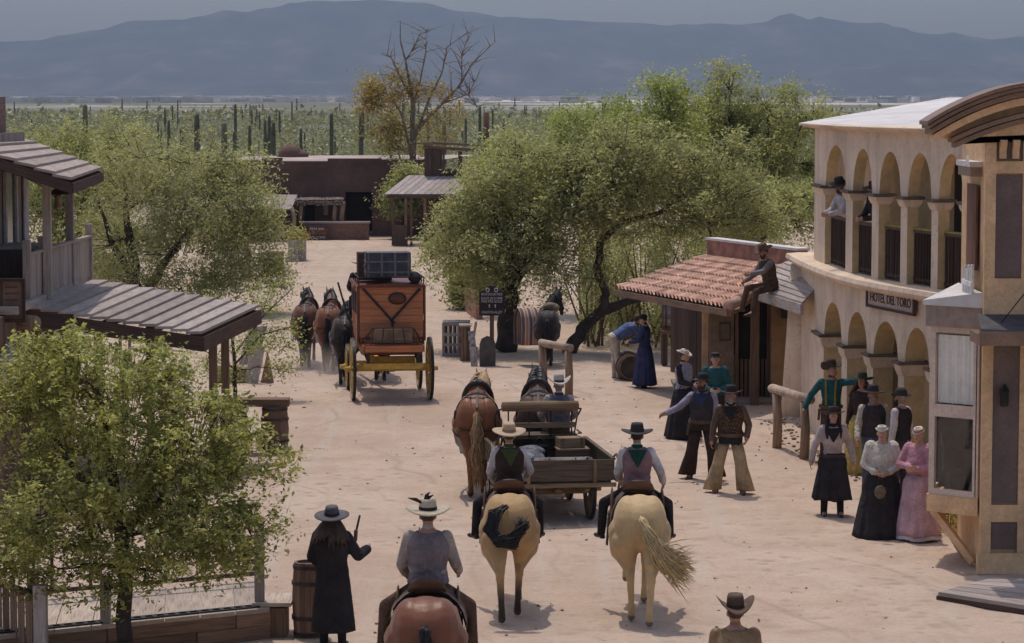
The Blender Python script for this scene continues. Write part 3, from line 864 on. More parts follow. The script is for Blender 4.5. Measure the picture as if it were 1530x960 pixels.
    f = MB(); f.bar(F1 - V((0, 0, .12)), F2 - V((0, 0, .12)), .07, .2); f.bar(F1 - V((0, 0, .12)), B1 - V((0, 0, .14)), .06, .18); f.build('fascia', M_GREYWOOD, root)
    q = G(1127, 605) - O
    ps = MB(); ps.bar(q, q + V((0, 0, 2.5)), .17, .17, up=(0, 1, 0)); ps.build('awning_post', M_BROWNWOOD, root)
    # lantern box on the end wall
    lb = thing('wall_lamp', 'dark square lamp box on the tan end wall of the store', 'lamp', (5.72, 55.6, 1.75))
    k = MB(); k.bx(-.11, .11, -.2, .02, 0, .28); k.prism([(-.15, 0), (.15, 0), (0, .12)], (0, .02, .28), (1, 0, 0), (0, 0, 1), .24); k.build('lamp_box', M_IRON, lb)
    # porch step slab
    s = MB(); s.bx(3.55 - O.x, 6.2 - O.x, 55.0 - O.y, 59.5 - O.y, .0, .06); s.build('porch_floor', plain('porch_dirt_slab', (.3, .24, .2), .95), root)
store()
# ------------------------------------------------------------------ balcony building on the left
def saloon():
    O = V((-7.6, 43, 0))
    root = thing('balcony_building', 'weathered wooden building with picket balcony and plank porch roofs', 'building', O)
    def lapped(mb, A_, B_, C_, D_, n, th=.045):
        """boards parallel to A-B and D-C, lapped from A to D (A,D near; B,C far)"""
        for i in range(n):
            a, b = i / n, min(1, (i + 1.12) / n)
            p0, p1, q0, q1 = A_.lerp(D_, a), A_.lerp(D_, b), B_.lerp(C_, a), B_.lerp(C_, b)
            # far side may be shorter; slight sag and raise of the lower lip
            u0, u1 = V((0, 0, .004)), V((0, 0, .05))
            e0 = (p0 - q0).normalized() * rnd.uniform(-.03, .05)
            L = (q0 - p0).length
            vs = [p0 + u0 + e0, q0 + u0, q1 + u1, p1 + u1 + e0]; vs += [v - V((0, 0, th)) for v in vs]
            vs = [v - O for v in vs]
            mb.add(vs, [(0, 1, 2, 3)[::-1], (7, 6, 5, 4)[::-1], (0, 4, 5, 1)[::-1], (1, 5, 6, 2)[::-1], (2, 6, 7, 3)[::-1], (3, 7, 4, 0)[::-1]], [[(0, .0), (L, 0), (L, .25), (0, .25)][::-1]] * 6)
    # lower porch roof
    A_, B_, C_, D_ = V((-7.76, 42.5, 3.03)), V((-7.45, 47.3, 3.12)), V((-4.44, 47.0, 2.66)), V((-5.05, 43.5, 2.5))
    m = MB(); lapped(m, A_, B_, C_, D_, 11); m.build('porch_roof', M_GREYWOOD, root)
    m = MB(); dn = V((0, 0, .17))
    m.bar(A_ - O - dn, D_ - O - dn, .06, .24); m.bar(D_ - O - dn, C_ - O - dn, .06, .24); m.bar(B_ - O - dn, C_ - O - dn, .06, .2)
    for t in (.15, .4, .65, .9): m.bar(A_.lerp(D_, t) - O - dn, B_.lerp(C_, t) - O - dn, .07, .13)
    m.build('porch_beams', M_DKWOOD, root)
    for q in (V((-4.97, 44.3, 2.55)), V((-4.93, 45.8, 2.6)), A_.lerp(D_, .4) + V((0, .1, 0)), B_.lerp(C_, .35) + V((0, -.1, 0))):
        p = MB(); p.bar(V((q.x, q.y, 0)) - O, V((q.x, q.y, q.z - .2)) - O, .13, .13, up=(0, 1, 0)); p.build('porch_post', M_BROWNWOOD, root)
    # ground floor wall
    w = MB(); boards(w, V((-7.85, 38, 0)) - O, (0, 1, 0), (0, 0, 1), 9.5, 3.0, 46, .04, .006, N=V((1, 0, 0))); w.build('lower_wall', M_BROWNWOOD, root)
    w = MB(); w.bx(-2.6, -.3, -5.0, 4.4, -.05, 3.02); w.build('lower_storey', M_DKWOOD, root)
    # balcony floor and upper wall
    w = MB(); w.bx(-2.6, .0, -2.0, 5.2, 3.02, 3.14); w.build('balcony_floor', M_GREYWOOD, root)
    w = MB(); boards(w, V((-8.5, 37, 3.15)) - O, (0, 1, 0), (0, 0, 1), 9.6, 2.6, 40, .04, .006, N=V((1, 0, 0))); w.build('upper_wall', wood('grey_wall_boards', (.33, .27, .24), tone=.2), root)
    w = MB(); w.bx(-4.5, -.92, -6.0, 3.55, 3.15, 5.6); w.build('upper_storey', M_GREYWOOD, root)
    for y in (44.4,):
        f = MB(); frame(f, V((-8.44, y, 3.75)) - O, (0, 1, 0), (0, 0, 1), 1.1, 1.45, .12, .05, V((1, 0, 0))); o = f.build('window', plain('chalky_white_frame', (.5, .47, .46), .8), root)
        f = MB(); f.bx(-8.45 + 7.6, -8.43 + 7.6, y - 43 + .1, y - 43 + 1.0, 3.85, 5.1); f.build('pane', M_GLASS, o)
    f = MB(); frame(f, V((-8.44, 42.6, 3.2)) - O, (0, 1, 0), (0, 0, 1), 1.0, 2.1, .1, .05, V((1, 0, 0))); o = f.build('door', M_DKWOOD, root)
    f = MB(); f.bx(-8.44 + 7.6, -8.415 + 7.6, 46.2 - 43, 46.62 - 43, 3.15, 5.5); f.build('corner_board', plain('chalky_white_board', (.52, .49, .48), .8, .2, 4), root)
    # upper awning
    A2, B2, C2, D2 = V((-8.65, 41.6, 5.68)), V((-8.65, 47.4, 5.62)), V((-7.19, 47.0, 5.08)), V((-7.07, 43.0, 5.02))
    m = MB(); lapped(m, A2, B2, C2, D2, 6); m.build('balcony_roof', wood('awning_boards', (.38, .31, .28), (.2, .16, .14), tone=.18), root)
    m = MB(); dn = V((0, 0, .13)); m.bar(A2 - O - dn, D2 - O - dn, .06, .16); m.bar(D2 - O - dn, C2 - O - dn, .06, .16); m.bar(B2 - O - dn, C2 - O - dn, .06, .16)
    for t in (.2, .45, .7): m.bar(D2.lerp(C2, t) - O - dn, A2.lerp(B2, t) - O - dn, .06, .12)
    m.build('awning_beams', M_DKWOOD, root)
    for px, y in ((70, 43.7), (104, 46.3)):
        X = (px - 765) / FOC * y
        p = MB(); p.bar(V((X, y, 3.1)) - O, V((X, y, 5.0)) - O, .13, .13, up=(0, 1, 0)); p.bar(V((X, y, 4.9)) - O, V((X - .3, y, 5.05)) - O, .08, .08); p.build('balcony_post', M_TRIM if 0 else M_PALEWOOD, root)
    # picket railing
    r = MB(); a, b = V((-7.72, 42.55, 0)), V((-7.58, 48.0, 0))
    n = 44
    for i in range(n):
        q = a.lerp(b, (i + .5) / n); z0 = 3.12
        r.obox(q - O + V((0, 0, z0 + .37)), (b - a) / n * .44, (.012, 0, 0), (0, 0, .36 + rnd.uniform(-.012, .012)))
    r.bar(a - O + V((.02, 0, 3.86)), b - O + V((.02, 0, 3.86)), .09, .04); r.bar(a - O + V((-.03, 0, 3.3)), b - O + V((-.03, 0, 3.3)), .05, .08)
    r.build('picket_railing', M_PALEWOOD, root)
    for t in (.0, .22, .99):
        q = a.lerp(b, t); p = MB(); p.bar(q - O + V((0, 0, 3.05)), q - O + V((0, 0, 4.08)), .12, .12, up=(0, 1, 0)); p.build('railing_post', M_PALEWOOD, root)
    # false front above the roof
    f = MB(); boards(f, V((-8.75, 40.5, 5.6)) - O, (0, 1, 0), (0, 0, 1), 5.6 - .0, .75, 1, .06, N=V((1, 0, 0)))
    for i in range(5): f.bx(-3.0, -1.0, 1.38, 1.44, 5.62 + i * .14, 5.755 + i * .14)
    f.build('false_front', wood('rusty_boards', (.28, .18, .14), tone=.25), root)
    # log ends
    q = A(48, 482, 42.0)
    lg = MB(); lg.tube([q - O + V((-.5, .5, 0)), q - O + V((.06, -.06, 0))], .12, 12); lg.build('roof_log', M_LOG, root)
    # lower corrugated roof, nearest
    c = MB(); n = 46
    P0, P1, P2, P3 = A(-60, 500, 38.2), A(62, 540, 38.8), A(55, 498, 41.0), A(-60, 470, 41.0)
    P0, P1, P2, P3 = A(-90, 530, 39.5), A(20, 580, 39.8), A(62, 538, 41.2), A(-30, 490, 41.2)
    rows = []
    for v in range(2):
        e0, e1 = (P0, P1) if v == 0 else (P3, P2)
        rows.append([e0.lerp(e1, i / (n * 4)) - O + V((0, 0, .03 * math.sin(i / 4 * 2 * PI / 2))) for i in range(n * 4 + 1)])
    k = n * 4 + 1
    c.add(rows[0] + rows[1], [(i, i + 1, k + i + 1, k + i) for i in range(k - 1)], None, .5, True); c.build('corrugated_roof', plain('rusty_corrugated', (.30, .24, .22), .6, .3, 3), root)
    # props on it
    sb = thing('notice_board', 'framed brown notice board at the near end of the picket balcony', 'notice board', A(20, 478, 41.2))
    k = MB(); k.bx(-.17, .17, -.02, .02, 0, .62); k.build('board', plain('notice_board_face', (.26, .165, .115), .8, .2, 5), sb)
    k = MB(); frame(k, (-.2, -.035, -.03), (1, 0, 0), (0, 0, 1), .4, .68, .045, .05); k.build('frame', M_DKWOOD, sb)
    k = MB(); [k.bx(-.12, .12 - rnd.uniform(0, .06), -.024, -.0205, .5 - i * .1, .53 - i * .1) for i in range(4)]; k.build('faded_lines', plain('faded_ink', (.15, .09, .07), .9), sb)
    ch = thing('wooden_chest', 'dark wooden chest standing on the balcony behind the pickets', 'chest', (-8.1, 44.3, 3.14))
    k = MB(); k.bx(-.3, .3, -.5, .5, 0, .72); k.build('body', M_DKWOOD, ch); k = MB(); k.bx(-.33, .33, -.53, .53, .722, .78); k.build('lid', M_GREYWOOD, ch)
    ln = thing('hanging_lantern', 'old lantern with a flared metal shade hanging from the balcony roof', 'lantern', A(87, 312, 45.0))
    k = MB(); k.lathe([(.07, 0), (.085, .03), (.06, .06), (.06, .2), (.08, .22), (.03, .26)], 12); k.build('lamp_glass', plain('lantern_rust', (.3, .19, .12), .5), ln)
    k = MB(); k.lathe([(.22, .25), (.2, .27), (.06, .34), (.02, .36), (.012, .36), (.012, .62)], 14); k.build('shade', M_IRON, ln)
saloon()

# ------------------------------------------------------------------ boardwalk, rails and fence, lower left
def porch():
    z = .38
    N1, N2, F2, F1 = G(40, 945, z), G(404, 908, z), G(396, 866, z), G(-60, 905, z)
    N0 = G(-90, 958, z)
    O = V((N2.x - 1.2, N2.y, 0))
    root = thing('wooden_porch', 'low plank porch deck with a thin railing behind the near leafy tree', 'porch', O)
    d = MB(); n = 9
    for i in range(n):
        a, b = i / n, (i + 1) / n - .0025
        p0, p1, q0, q1 = N0.lerp(N2, a), N0.lerp(N2, b), F1.lerp(F2, a), F1.lerp(F2, b)
        L = (q0 - p0).length
        vs = [v - O for v in (p0, p1, q1, q0)]; vs += [v - V((0, 0, .05)) for v in vs]
        d.add(vs, [(0, 1, 2, 3), (7, 6, 5, 4), (0, 4, 5, 1), (1, 5, 6, 2), (2, 6, 7, 3), (3, 7, 4, 0)], [[(0, 0), (0, .5), (L, .5), (L, 0)]] * 6)
    d.build('deck', M_PALEWOOD, root)
    f = MB(); fr = V((0, .04, 0))
    L = (N2 - N0)
    for k, (z0, z1) in enumerate(((.335, .18), (.175, -.02))):
        t = 0
        while t < 1:
            e = min(1, t + rnd.uniform(.3, .5))
            p, q = N0 + L * t, N0 + L * (e - .004)
            f.bar(V((p.x, p.y, (z0 + z1) / 2)) - O + fr, V((q.x, q.y, (z0 + z1) / 2)) - O + fr, .05, z0 - z1, tone=rnd.random()); t = e
    f.build('front_boards', M_BROWNWOOD, root)
    # ladder-patterned shadow along the deck edge, modelled as thin dark bars
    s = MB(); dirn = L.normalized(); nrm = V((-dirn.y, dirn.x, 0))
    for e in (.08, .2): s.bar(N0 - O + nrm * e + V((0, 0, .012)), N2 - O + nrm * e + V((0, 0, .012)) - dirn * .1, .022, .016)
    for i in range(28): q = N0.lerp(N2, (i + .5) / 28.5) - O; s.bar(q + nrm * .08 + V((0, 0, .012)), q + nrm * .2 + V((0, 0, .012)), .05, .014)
    s.build('edge_shadow_bars', M_IRON, root)
    b = MB(); q = G(416, 952) - O
    b.bx(q.x - .12, q.x + .1, q.y - .06, q.y + .35, 0, .36); b.build('corner_block', M_BROWNWOOD, root)
    b = MB(); b.bx(q.x - .3, q.x + .16, q.y - .1, q.y + .55, .385, .43); b.build('corner_seat', M_PALEWOOD, root)
    for px, py, h in ((388, 904, 1.05), (158, 930, .55), (50, 945, .72)):
        q = G(px, py, z) - O; p = MB(); p.bar(V((q.x, q.y, .36)), V((q.x, q.y, .38 + h)), .11, .11, up=(0, 1, 0)); p.build('post', M_GREYWOOD, root)
    r = MB(); a, b2 = F1 - O + V((0, -.08, 0)), F2 - O + V((-.05, -.08, 0))
    r.bar(a + V((0, 0, .1)), b2 + V((0, 0, .1)), .04, .05); r.bar(a + V((0, 0, .95)), b2 + V((0, 0, .95)), .06, .05)
    for i in range(8): q = a.lerp(b2, (i + .4) / 8); r.bar(q + V((0, 0, .1)), q + V((0, 0, .95)), .035, .035, up=(0, 1, 0))
    r.build('back_railing', M_DKWOOD, root)
    fn = thing('plank_fence', 'short fence of upright brown planks at the near porch corner', 'fence', G(0, 985))
    o2 = G(0, 985); k = MB(); a, b2 = G(-60, 960) - o2, G(62, 1010) - o2
    for i in range(11):
        q = a.lerp(b2, (i + .5) / 11); k.obox(q + V((0, 0, .43)), (b2 - a) / 11 * .43, (.0, .015, 0), (0, 0, .43 + rnd.uniform(-.03, .03)))
    k.build('planks', M_BROWNWOOD, fn)
    k = MB(); k.bar(a + V((0, -.03, .89)), b2 + V((0, -.03, .89)), .1, .05); k.build('top_rail', M_DKWOOD, fn)
    k = MB(); q = b2; k.bar(q, q + V((0, 0, 1.02)), .14, .14, up=(0, 1, 0)); k.build('end_post', M_GREYWOOD, fn)
porch()

# ------------------------------------------------------------------ far end of the street
def far_town():
    # adobe
    Y = 121.0
    s = FOC / Y
    Zf = lambda y: 6.4 - (y - 140) / s
    Xf = lambda px: (px - 765) / s
    O = V((Xf(470), Y, 0))
    root = thing('adobe_building', 'long brown adobe building with a pale flat roof at the end of the street', 'building', O)
    lx = lambda px: Xf(px) - O.x
    w = MB(); w.bx(lx(340), lx(516), 0, 9, -.1, Zf(243)); w.bx(lx(556), lx(640), 0, 9, -.1, Zf(243)); w.bx(lx(516), lx(556), .6, 8.9, -.1, Zf(243) - .01)
    w.bx(lx(516), lx(556), 0, .6, Zf(286), Zf(243))
    w.build('wall', M_BRADOBE, root)
    p = MB(); seg = [(340, 392, 238), (392, 422, 235), (422, 490, 240), (490, 570, 236), (570, 640, 238)]
    for a, b, y in seg: p.bx(lx(a), lx(b), -.02, .35, Zf(243), Zf(y))
    p.build('parapet', M_BRADOBE, root)
    r = MB(); r.add([(lx(340), .35, Zf(241)), (lx(640), .35, Zf(241)), (lx(640) + 2, 9, Zf(241) + .12), (lx(340), 9, Zf(241) + .06)], [(0, 1, 2, 3)], None, .5); r.build('roof', M_ADCAP, root)
    r = MB(); r.ell((lx(416), 7, Zf(236)), (.62, .5, .5)); r.ell((lx(432), 7, Zf(236)), (.4, .4, .22)); o_ = r.build('roof_dome', M_BRADOBE, root); remesh(o_, .05, 3)
    r = MB(); r.bx(lx(517), lx(555), .5, .61, 0, Zf(287)); r.build('doorway', M_DARK, root)
    for a, b in ((482, 492), (496, 503)):
        r = MB(); r.bx(lx(a), lx(b), -.03, .02, Zf(322), Zf(303)); o = r.build('window', M_DKWOOD, root); r = MB(); r.bx(lx(a) + .05, lx(b) - .05, -.04, -.031, Zf(321), Zf(304)); r.build('pane', M_GLASS, o)
    r = MB(); r.bx(lx(455), lx(470), -.02, .02, 0, Zf(292)); r.build('door', M_DARK, root)
    # ramada
    rm = thing('ramada', 'brushwood shade roof on crooked poles before the adobe building', 'shelter', (Xf(450), 118.5, 0))
    o = rm.location; s2 = FOC / 118.5
    l2 = lambda px: (px - 765) / s2 - o.x
    z2 = lambda y: 6.4 - (y - 140) / s2
    k = MB(); random.seed(3)
    for i in range(60):
        x = rnd.uniform(l2(440), l2(510)); k.tube([(x, -.2, z2(302) + rnd.uniform(-.1, .1)), (x + rnd.uniform(-.3, .3), 2.4, z2(302) + .15)], .05, 5)
    for i in range(26): k.tube([(l2(440), rnd.uniform(-.2, .1), z2(300) + rnd.uniform(-.15, .12)), (l2(512), rnd.uniform(-.2, .1), z2(300) + rnd.uniform(-.15, .12))], .03, 5)
    k.build('brush_roof', plain('brushwood', (.24, .18, .15), .95, .3, 6), rm)
    for px in (449, 511, 500):
        k = MB(); x = l2(px); k.tube([(x + .12, 0, 0), (x - .03, 0, .9), (x + .05, 0, z2(300))], .1, 7, jit=.1); k.build('pole', M_LOG, rm)
    # shed left
    sh = thing('plank_shed', 'low dark plank shed with a sloped grey roof half behind the mesquite', 'shed', (Xf(425), 117, 0))
    k = MB(); k.bx(-3.0, .6, 0, 2.5, 0, z2(322)); k.build('wall', M_DKWOOD, sh)
    k = MB()
    for i in range(9): k.bar((-3.2 + i * .46, -.7, z2(306) - i * .01), (-3.2 + i * .46, 2.6, z2(292)), .44, .05)
    k.build('roof', M_GREYWOOD, sh)
    k = MB(); k.tube([(.75, -.6, 0), (.82, -.6, 1.0), (.7, -.6, z2(306))], .09, 7); k.build('post', M_LOG, sh)
    # low wall with sign, seen between the poles
    lw = thing('low_wall', 'low brown wall with a pale coping in front of the adobe building', 'wall', (Xf(507), 117.8, 0))
    s3 = FOC / 117.8; l3 = lambda px: (px - 507) / s3
    k = MB(); k.bx(l3(456), l3(558), 0, .35, -.05, .72); k.build('body', plain('low_wall_adobe', (.19, .11, .085), .95), lw); k = MB(); k.bx(l3(454), l3(560), -.03, .38, .722, .8); k.build('coping', M_ADCAP, lw)
    sg = thing('painted_sign', 'faded painted board with orange and white lettering against the low wall', 'sign', (Xf(482), 117.5, 0))
    k = MB(); k.bx(-.52, .52, -.05, .0, .0, .62); k.build('board', plain('faded_sign_board', (.11, .065, .05), .9, .3, 6), sg)
    Mx = lambda x, z: Matrix.Translation((x, -.056, z)) @ Matrix(((1, 0, 0), (0, 0, -1), (0, 1, 0))).to_4x4()
    text('PIMA INN', M_WLET, sg, Mx(0, .49), .16, .004, width=.62)
    text('CANTINA', plain('orange_lettering', (.42, .16, .08), .8), sg, Mx(0, .31), .22, .004, width=.86)
    text('WELCOME', M_WLET, sg, Mx(0, .12), .14, .004, width=.72)
    # timber building with awning
    Yb = 115.0; s4 = FOC / Yb
    tb = thing('timber_store', 'dark timber building with a plank awning on posts down the street', 'building', ((640 - 765) / s4, Yb, 0))
    l4 = lambda px: (px - 640) / s4
    z4 = lambda y: 6.4 - (y - 140) / s4
    k = MB(); boards(k, (l4(633), 1.0, z4(300)), (1, 0, 0), (0, 0, 1), l4(664) - l4(633), z4(222) - z4(300), 9, .05); boards(k, (l4(664), 1.0, z4(300)), (1, 0, 0), (0, 0, 1), l4(735) - l4(664), z4(252) - z4(300), 18, .05)
    k.bx(l4(633), l4(760), 1.05, 6, 0, z4(255)); k.bx(l4(633), l4(660), 1.05, 1.4, z4(255), z4(222)); k.bx(l4(684), l4(690), 1.0, 1.2, z4(252), z4(226)); k.build('wall', M_DKWOOD, tb)
    k = MB(); k.bar((l4(632), 1.1, z4(219)), (l4(735), 1.1, z4(226)), .5, .12); k.bar((l4(632), 6, z4(216)), (l4(745), 6, z4(222)), .4, .1); k.bx(l4(632), l4(645), .8, 1.3, z4(219) + .07, z4(216) + .1); k.build('roof_rail', M_BROWNWOOD, tb)
    k = MB()
    for i in range(13): x0 = l4(582) + i * .28; k.bar((x0, -2.0, z4(287)), (x0 + .9, 1.1, z4(263)), .265, .05)
    k.build('awning', M_GREYWOOD, tb)
    k = MB(); k.bar((l4(582), -2.02, z4(288) - .05), (l4(689), -2.02, z4(288) - .05), .08, .14); k.build('awning_beam', M_DKWOOD, tb)
    for px in (609, 617, 637, 590):
        k = MB(); k.bar((l4(px), -1.95, 0), (l4(px), -1.95, z4(289)), .11, .11, up=(0, 1, 0)); k.build('post', M_BROWNWOOD, tb)
    k = MB(); k.bx(l4(590), l4(611), -2.1, -1.4, 0, .85); k.build('counter', M_DKWOOD, tb)
    k = MB(); k.tube([(l4(726), 2, z4(240)), (l4(726), 2, z4(168))], .13, 8); k.build('stove_pipe', plain('rusted_pipe', (.12, .06, .045), .7), tb)
    # fountain
    ft = thing('stone_fountain', 'pale tiered stone fountain at the corner of the adobe building', 'fountain', G(568, 351))
    k = MB(); k.lathe([(.5, 0), (.55, .1), (.5, .18), (.25, .22), (.16, .5), (.2, .8), (.15, 1.0)], 12); k.build('pedestal', plain('fountain_stone', (.42, .37, .34), .9, .3, 5), ft)
    k = MB(); k.lathe([(.14, 1.0), (.5, 1.2), (.55, 1.3), (.4, 1.28), (.12, 1.25), (.1, 1.6), (.3, 1.75), (.32, 1.8), (.1, 1.8), (.08, 2.1), (.02, 2.3)], 12); k.build('bowls', MC['fountain_stone'], ft)
far_town()
# ------------------------------------------------------------------ vegetation
def leaf_object(name, pts, size, aspect, mat, parent, tones, rng, droop=.0, axis=None, flat=.6):
    """pts (N,3): one rhombic leaf per point"""
    n = len(pts)
    a = rng.normal(size=(n, 3)) if axis is None else axis + rng.normal(size=(n, 3)) * .55
    a[:, 2] = a[:, 2] * (1 - flat * .6) - droop
    a /= np.linalg.norm(a, axis=1)[:, None]
    b = rng.normal(size=(n, 3)); b[:, 2] *= (1 - flat)
    b -= a * (a * b).sum(1)[:, None]
    b /= np.linalg.norm(b, axis=1)[:, None] + 1e-9
    s = size * rng.uniform(.6, 1.35, n)[:, None]
    L = a * s; W = b * s * aspect
    c = np.cross(a, b) * s * .08
    v = np.empty((n, 4, 3), np.float32)
    v[:, 0] = pts; v[:, 1] = pts + L * .5 + W * .5 + c; v[:, 2] = pts + L; v[:, 3] = pts + L * .5 - W * .5 + c
    me = bpy.data.meshes.new(name)
    me.vertices.add(n * 4); me.vertices.foreach_set('co', v.reshape(-1))
    me.loops.add(n * 4); me.loops.foreach_set('vertex_index', np.arange(n * 4, dtype=np.int32))
    me.polygons.add(n); me.polygons.foreach_set('loop_start', np.arange(0, n * 4, 4, dtype=np.int32))
    try: me.polygons.foreach_set('loop_total', np.full(n, 4, np.int32))
    except Exception: pass
    at = me.attributes.new('tone', 'FLOAT', 'FACE'); at.data.foreach_set('value', np.clip(tones, 0, 1).astype(np.float32))
    me.update(calc_edges=True); me.validate()
    me.materials.append(mat)
    return link(name, me, parent)
def bez(p, q, lift, n=6, wob=.0):
    p, q = V(p), V(q); m = (p + q) / 2 + V(lift); out = []
    for i in range(n + 1):
        t = i / n; c = p.lerp(m, t).lerp(m.lerp(q, t), t)
        if 0 < i < n and wob: c = c + V((rnd.uniform(-wob, wob), rnd.uniform(-wob, wob), rnd.uniform(-wob, wob)))
        out.append(c)
    return out
M_BARK = plain('mesquite_bark', (.075, .052, .042), .95, .3, 4, .6, 30, tone=.15)
M_BARK2 = plain('pale_bark', (.17, .125, .085), .95, .3, 4, .5, 30, tone=.15)
L_MESQ = leafmat('mesquite_leaf', (.25, .265, .11), (.57, .58, .29), .58)
L_MESQ2 = leafmat('mesquite_leaf_grey', (.265, .27, .13), (.59, .59, .33), .58)
L_BRIGHT = leafmat('bright_leaf', (.22, .26, .08), (.54, .585, .23), .58)
L_OLIVE = leafmat('broad_leaf', (.16, .175, .045), (.62, .61, .22), .48)
L_YELL = leafmat('yellow_leaf', (.30, .22, .05), (.55, .42, .13), .4)
L_SCRUB = leafmat('scrub_leaf', (.19, .19, .10), (.40, .385, .22), .4)
def tree(name, label, base, trunks, blobs, nclump, nleaf, lsize, aspect, lmat, group=None, bark=None, cr=.35, droop=.25, seed=1, spray=.0, twig_r=.012, cat='tree', hollow=.2, limb_r=.05, nsub=11, flat=.6):
    """trunks: list of (points, radii) in world; blobs: (centre, radii, weight) world"""
    base = V(base); rng = np.random.default_rng(seed); r_ = random.Random(seed)
    root = thing(name, label, cat, base, 0, group)
    tb = MB()
    nodes = []
    for pts, rads in trunks:
        fine = []; fr = []
        for i in range(len(pts) - 1):
            for k in range(4):
                t = k / 4; fine.append((V(pts[i]).lerp(V(pts[i + 1]), t) + V((r_.uniform(-1, 1), r_.uniform(-1, 1), 0)) * rads[i] * .25) - base); fr.append(rads[i] + (rads[i + 1] - rads[i]) * t)
        fine.append(V(pts[-1]) - base); fr.append(rads[-1])
        tb.tube(fine, fr, 9, jit=.08)
        nodes += [(p, r) for p, r in zip(fine, fr)][3:]
    W = np.array([b[2] for b in blobs], float); W /= W.sum()
    clumps = []
    # limbs: from trunk nodes to blob centres
    for (c, rad, w) in blobs:
        c = V(c) - base
        if not nodes: continue
        p, pr = min(nodes, key=lambda q: (q[0] - c).length + max(0, q[0].z - c.z) * 1.5)
        rr = min(pr * .75, limb_r)
        pts = bez(p, c, ((0, 0, .12 * (c - p).length)), 7, .08 * (c - p).length * .5)
        tb.tube(pts, [rr * (1 - .72 * i / 7) for i in range(8)], 6)
        nodes += [(q, rr * .4) for q in pts[2:]]
        for _ in range(5):
            d = V((r_.gauss(0, 1), r_.gauss(0, 1), r_.gauss(.2, .7))).normalized()
            e = c + V((d.x * rad[0], d.y * rad[1], d.z * rad[2])) * r_.uniform(.7, .98)
            s0 = r_.choice(pts[3:])
            q = bez(s0, e, (0, 0, .06), 5, .05)
            tb.tube(q, [rr * .32, rr * .28, rr * .22, rr * .17, rr * .12, rr * .07], 5)
            nodes += [(x, rr * .15) for x in q[1:]]
    tb.build('trunk', bark or M_BARK, root)
    allp = []; allt = []; alla = []
    idx = rng.choice(len(blobs), nclump, p=W)
    subs = []
    for c, rad, w in blobs:
        q = rng.normal(size=(nsub, 3)); q /= np.linalg.norm(q, axis=1)[:, None]; q[:, 2] = np.where(q[:, 2] < -.4, q[:, 2] * .5, q[:, 2])
        subs.append(q * (rng.uniform(.45, 1.12, nsub))[:, None])
    for i in idx:
        c, rad, w = blobs[i]; c = np.array(V(c) - base)
        q = subs[i][rng.integers(0, nsub)] + rng.normal(size=3) * .17
        d = q / (np.linalg.norm(q) + 1e-6)
        clumps.append((c + q * np.array(rad), d))
    tw = MB()
    for (p, d) in clumps:
        n = max(3, int(nleaf * rng.uniform(.45, 1.5)))
        tone = rng.uniform(0.12, .88)
        if spray:
            # drooping sprays
            k = max(2, n // 14); dirs = rng.normal(size=(k, 3)) * .7 + d * .6; dirs[:, 2] -= .15
            dirs /= np.linalg.norm(dirs, axis=1)[:, None]
            t = rng.random(n); j = rng.integers(0, k, n)
            q = p + dirs[j] * (t * spray)[:, None]; q[:, 2] -= droop * spray * t * t
            q += rng.normal(size=(n, 3)) * cr * .16
        else:
            q = p + rng.normal(size=(n, 3)) * cr * np.array([1, 1, .8]) * .6
        allp.append(q); allt.append(tone + rng.normal(size=n) * .22)
        if rng.random() < .5:
            dd = V(d); e = V(p) + dd * cr * .4
            tw.tube([V(p) - dd * cr * 1.4 + V((0, 0, -.1)), V(p), e], [twig_r, twig_r * .7, twig_r * .3], 4)
    pts = np.concatenate(allp); ts = np.concatenate(allt)
    keep = pts[:, 2] + base.z > .03
    pts, ts = pts[keep], ts[keep]
    cr_ = leaf_object('crown', pts, lsize, aspect, lmat, root, ts, rng, droop, None, flat)
    if tw.v: tw.build('twigs', bark or M_BARK, cr_)
    return root
def S(px, py, Y, rpx, rpy, ry=None, w=None):
    """crown lobe centred on a photo pixel at depth Y, radii given in photo pixels"""
    k = Y / FOC; c = A(px, py, Y)
    return (c, (rpx * k, (ry if ry else rpx * k), rpy * k), w or rpx * rpy)

# near leafy tree, lower left
def near_tree():
    Y = 29.4
    b = V((A(186, 990, Y - .2).x, Y - .2, 0))
    bl = [S(110, 560, Y, 95, 55, .8), S(60, 640, Y + .3, 75, 90, .8), S(190, 610, Y, 120, 80, 1), S(280, 660, Y - .2, 90, 75, .8), S(150, 720, Y - .3, 150, 90, 1), S(300, 760, Y, 105, 75, .8),
          S(60, 770, Y, 90, 80, .8), S(200, 800, Y - .3, 150, 60, .9), S(330, 820, Y, 60, 45, .5), S(90, 850, Y, 95, 38, .6), S(375, 790, Y, 38, 45, .4), S(240, 855, Y - .3, 75, 28, .5),
          S(30, 580, Y + .4, 60, 55, .6), S(370, 690, Y + .2, 60, 40, .4), S(90, 515, Y, 50, 25, .5), S(200, 535, Y, 45, 25, .5), S(240, 560, Y, 40, 30, .4), S(160, 880, Y - .4, 14, 35, .2), S(0, 830, Y, 40, 50, .5)]
    tr = [([b, A(187, 900, Y - .1), A(180, 800, Y - .1), A(165, 690, Y), A(150, 590, Y)], [.1, .085, .07, .05, .02]),
          ([A(181, 810, Y - .1), A(230, 730, Y), A(290, 660, Y)], [.05, .04, .02]), ([A(178, 780, Y - .1), A(110, 700, Y), A(60, 620, Y + .2)], [.05, .035, .02])]
    t = tree('leafy_tree', 'near tree with dense dark green broad leaves in front of the porch', b, tr, bl, 2000, 31, .062, .48, L_OLIVE, cr=.13, droop=.25, seed=3, limb_r=.03, twig_r=.005, spray=.26, nsub=16, flat=.75)
    return t
near_tree()
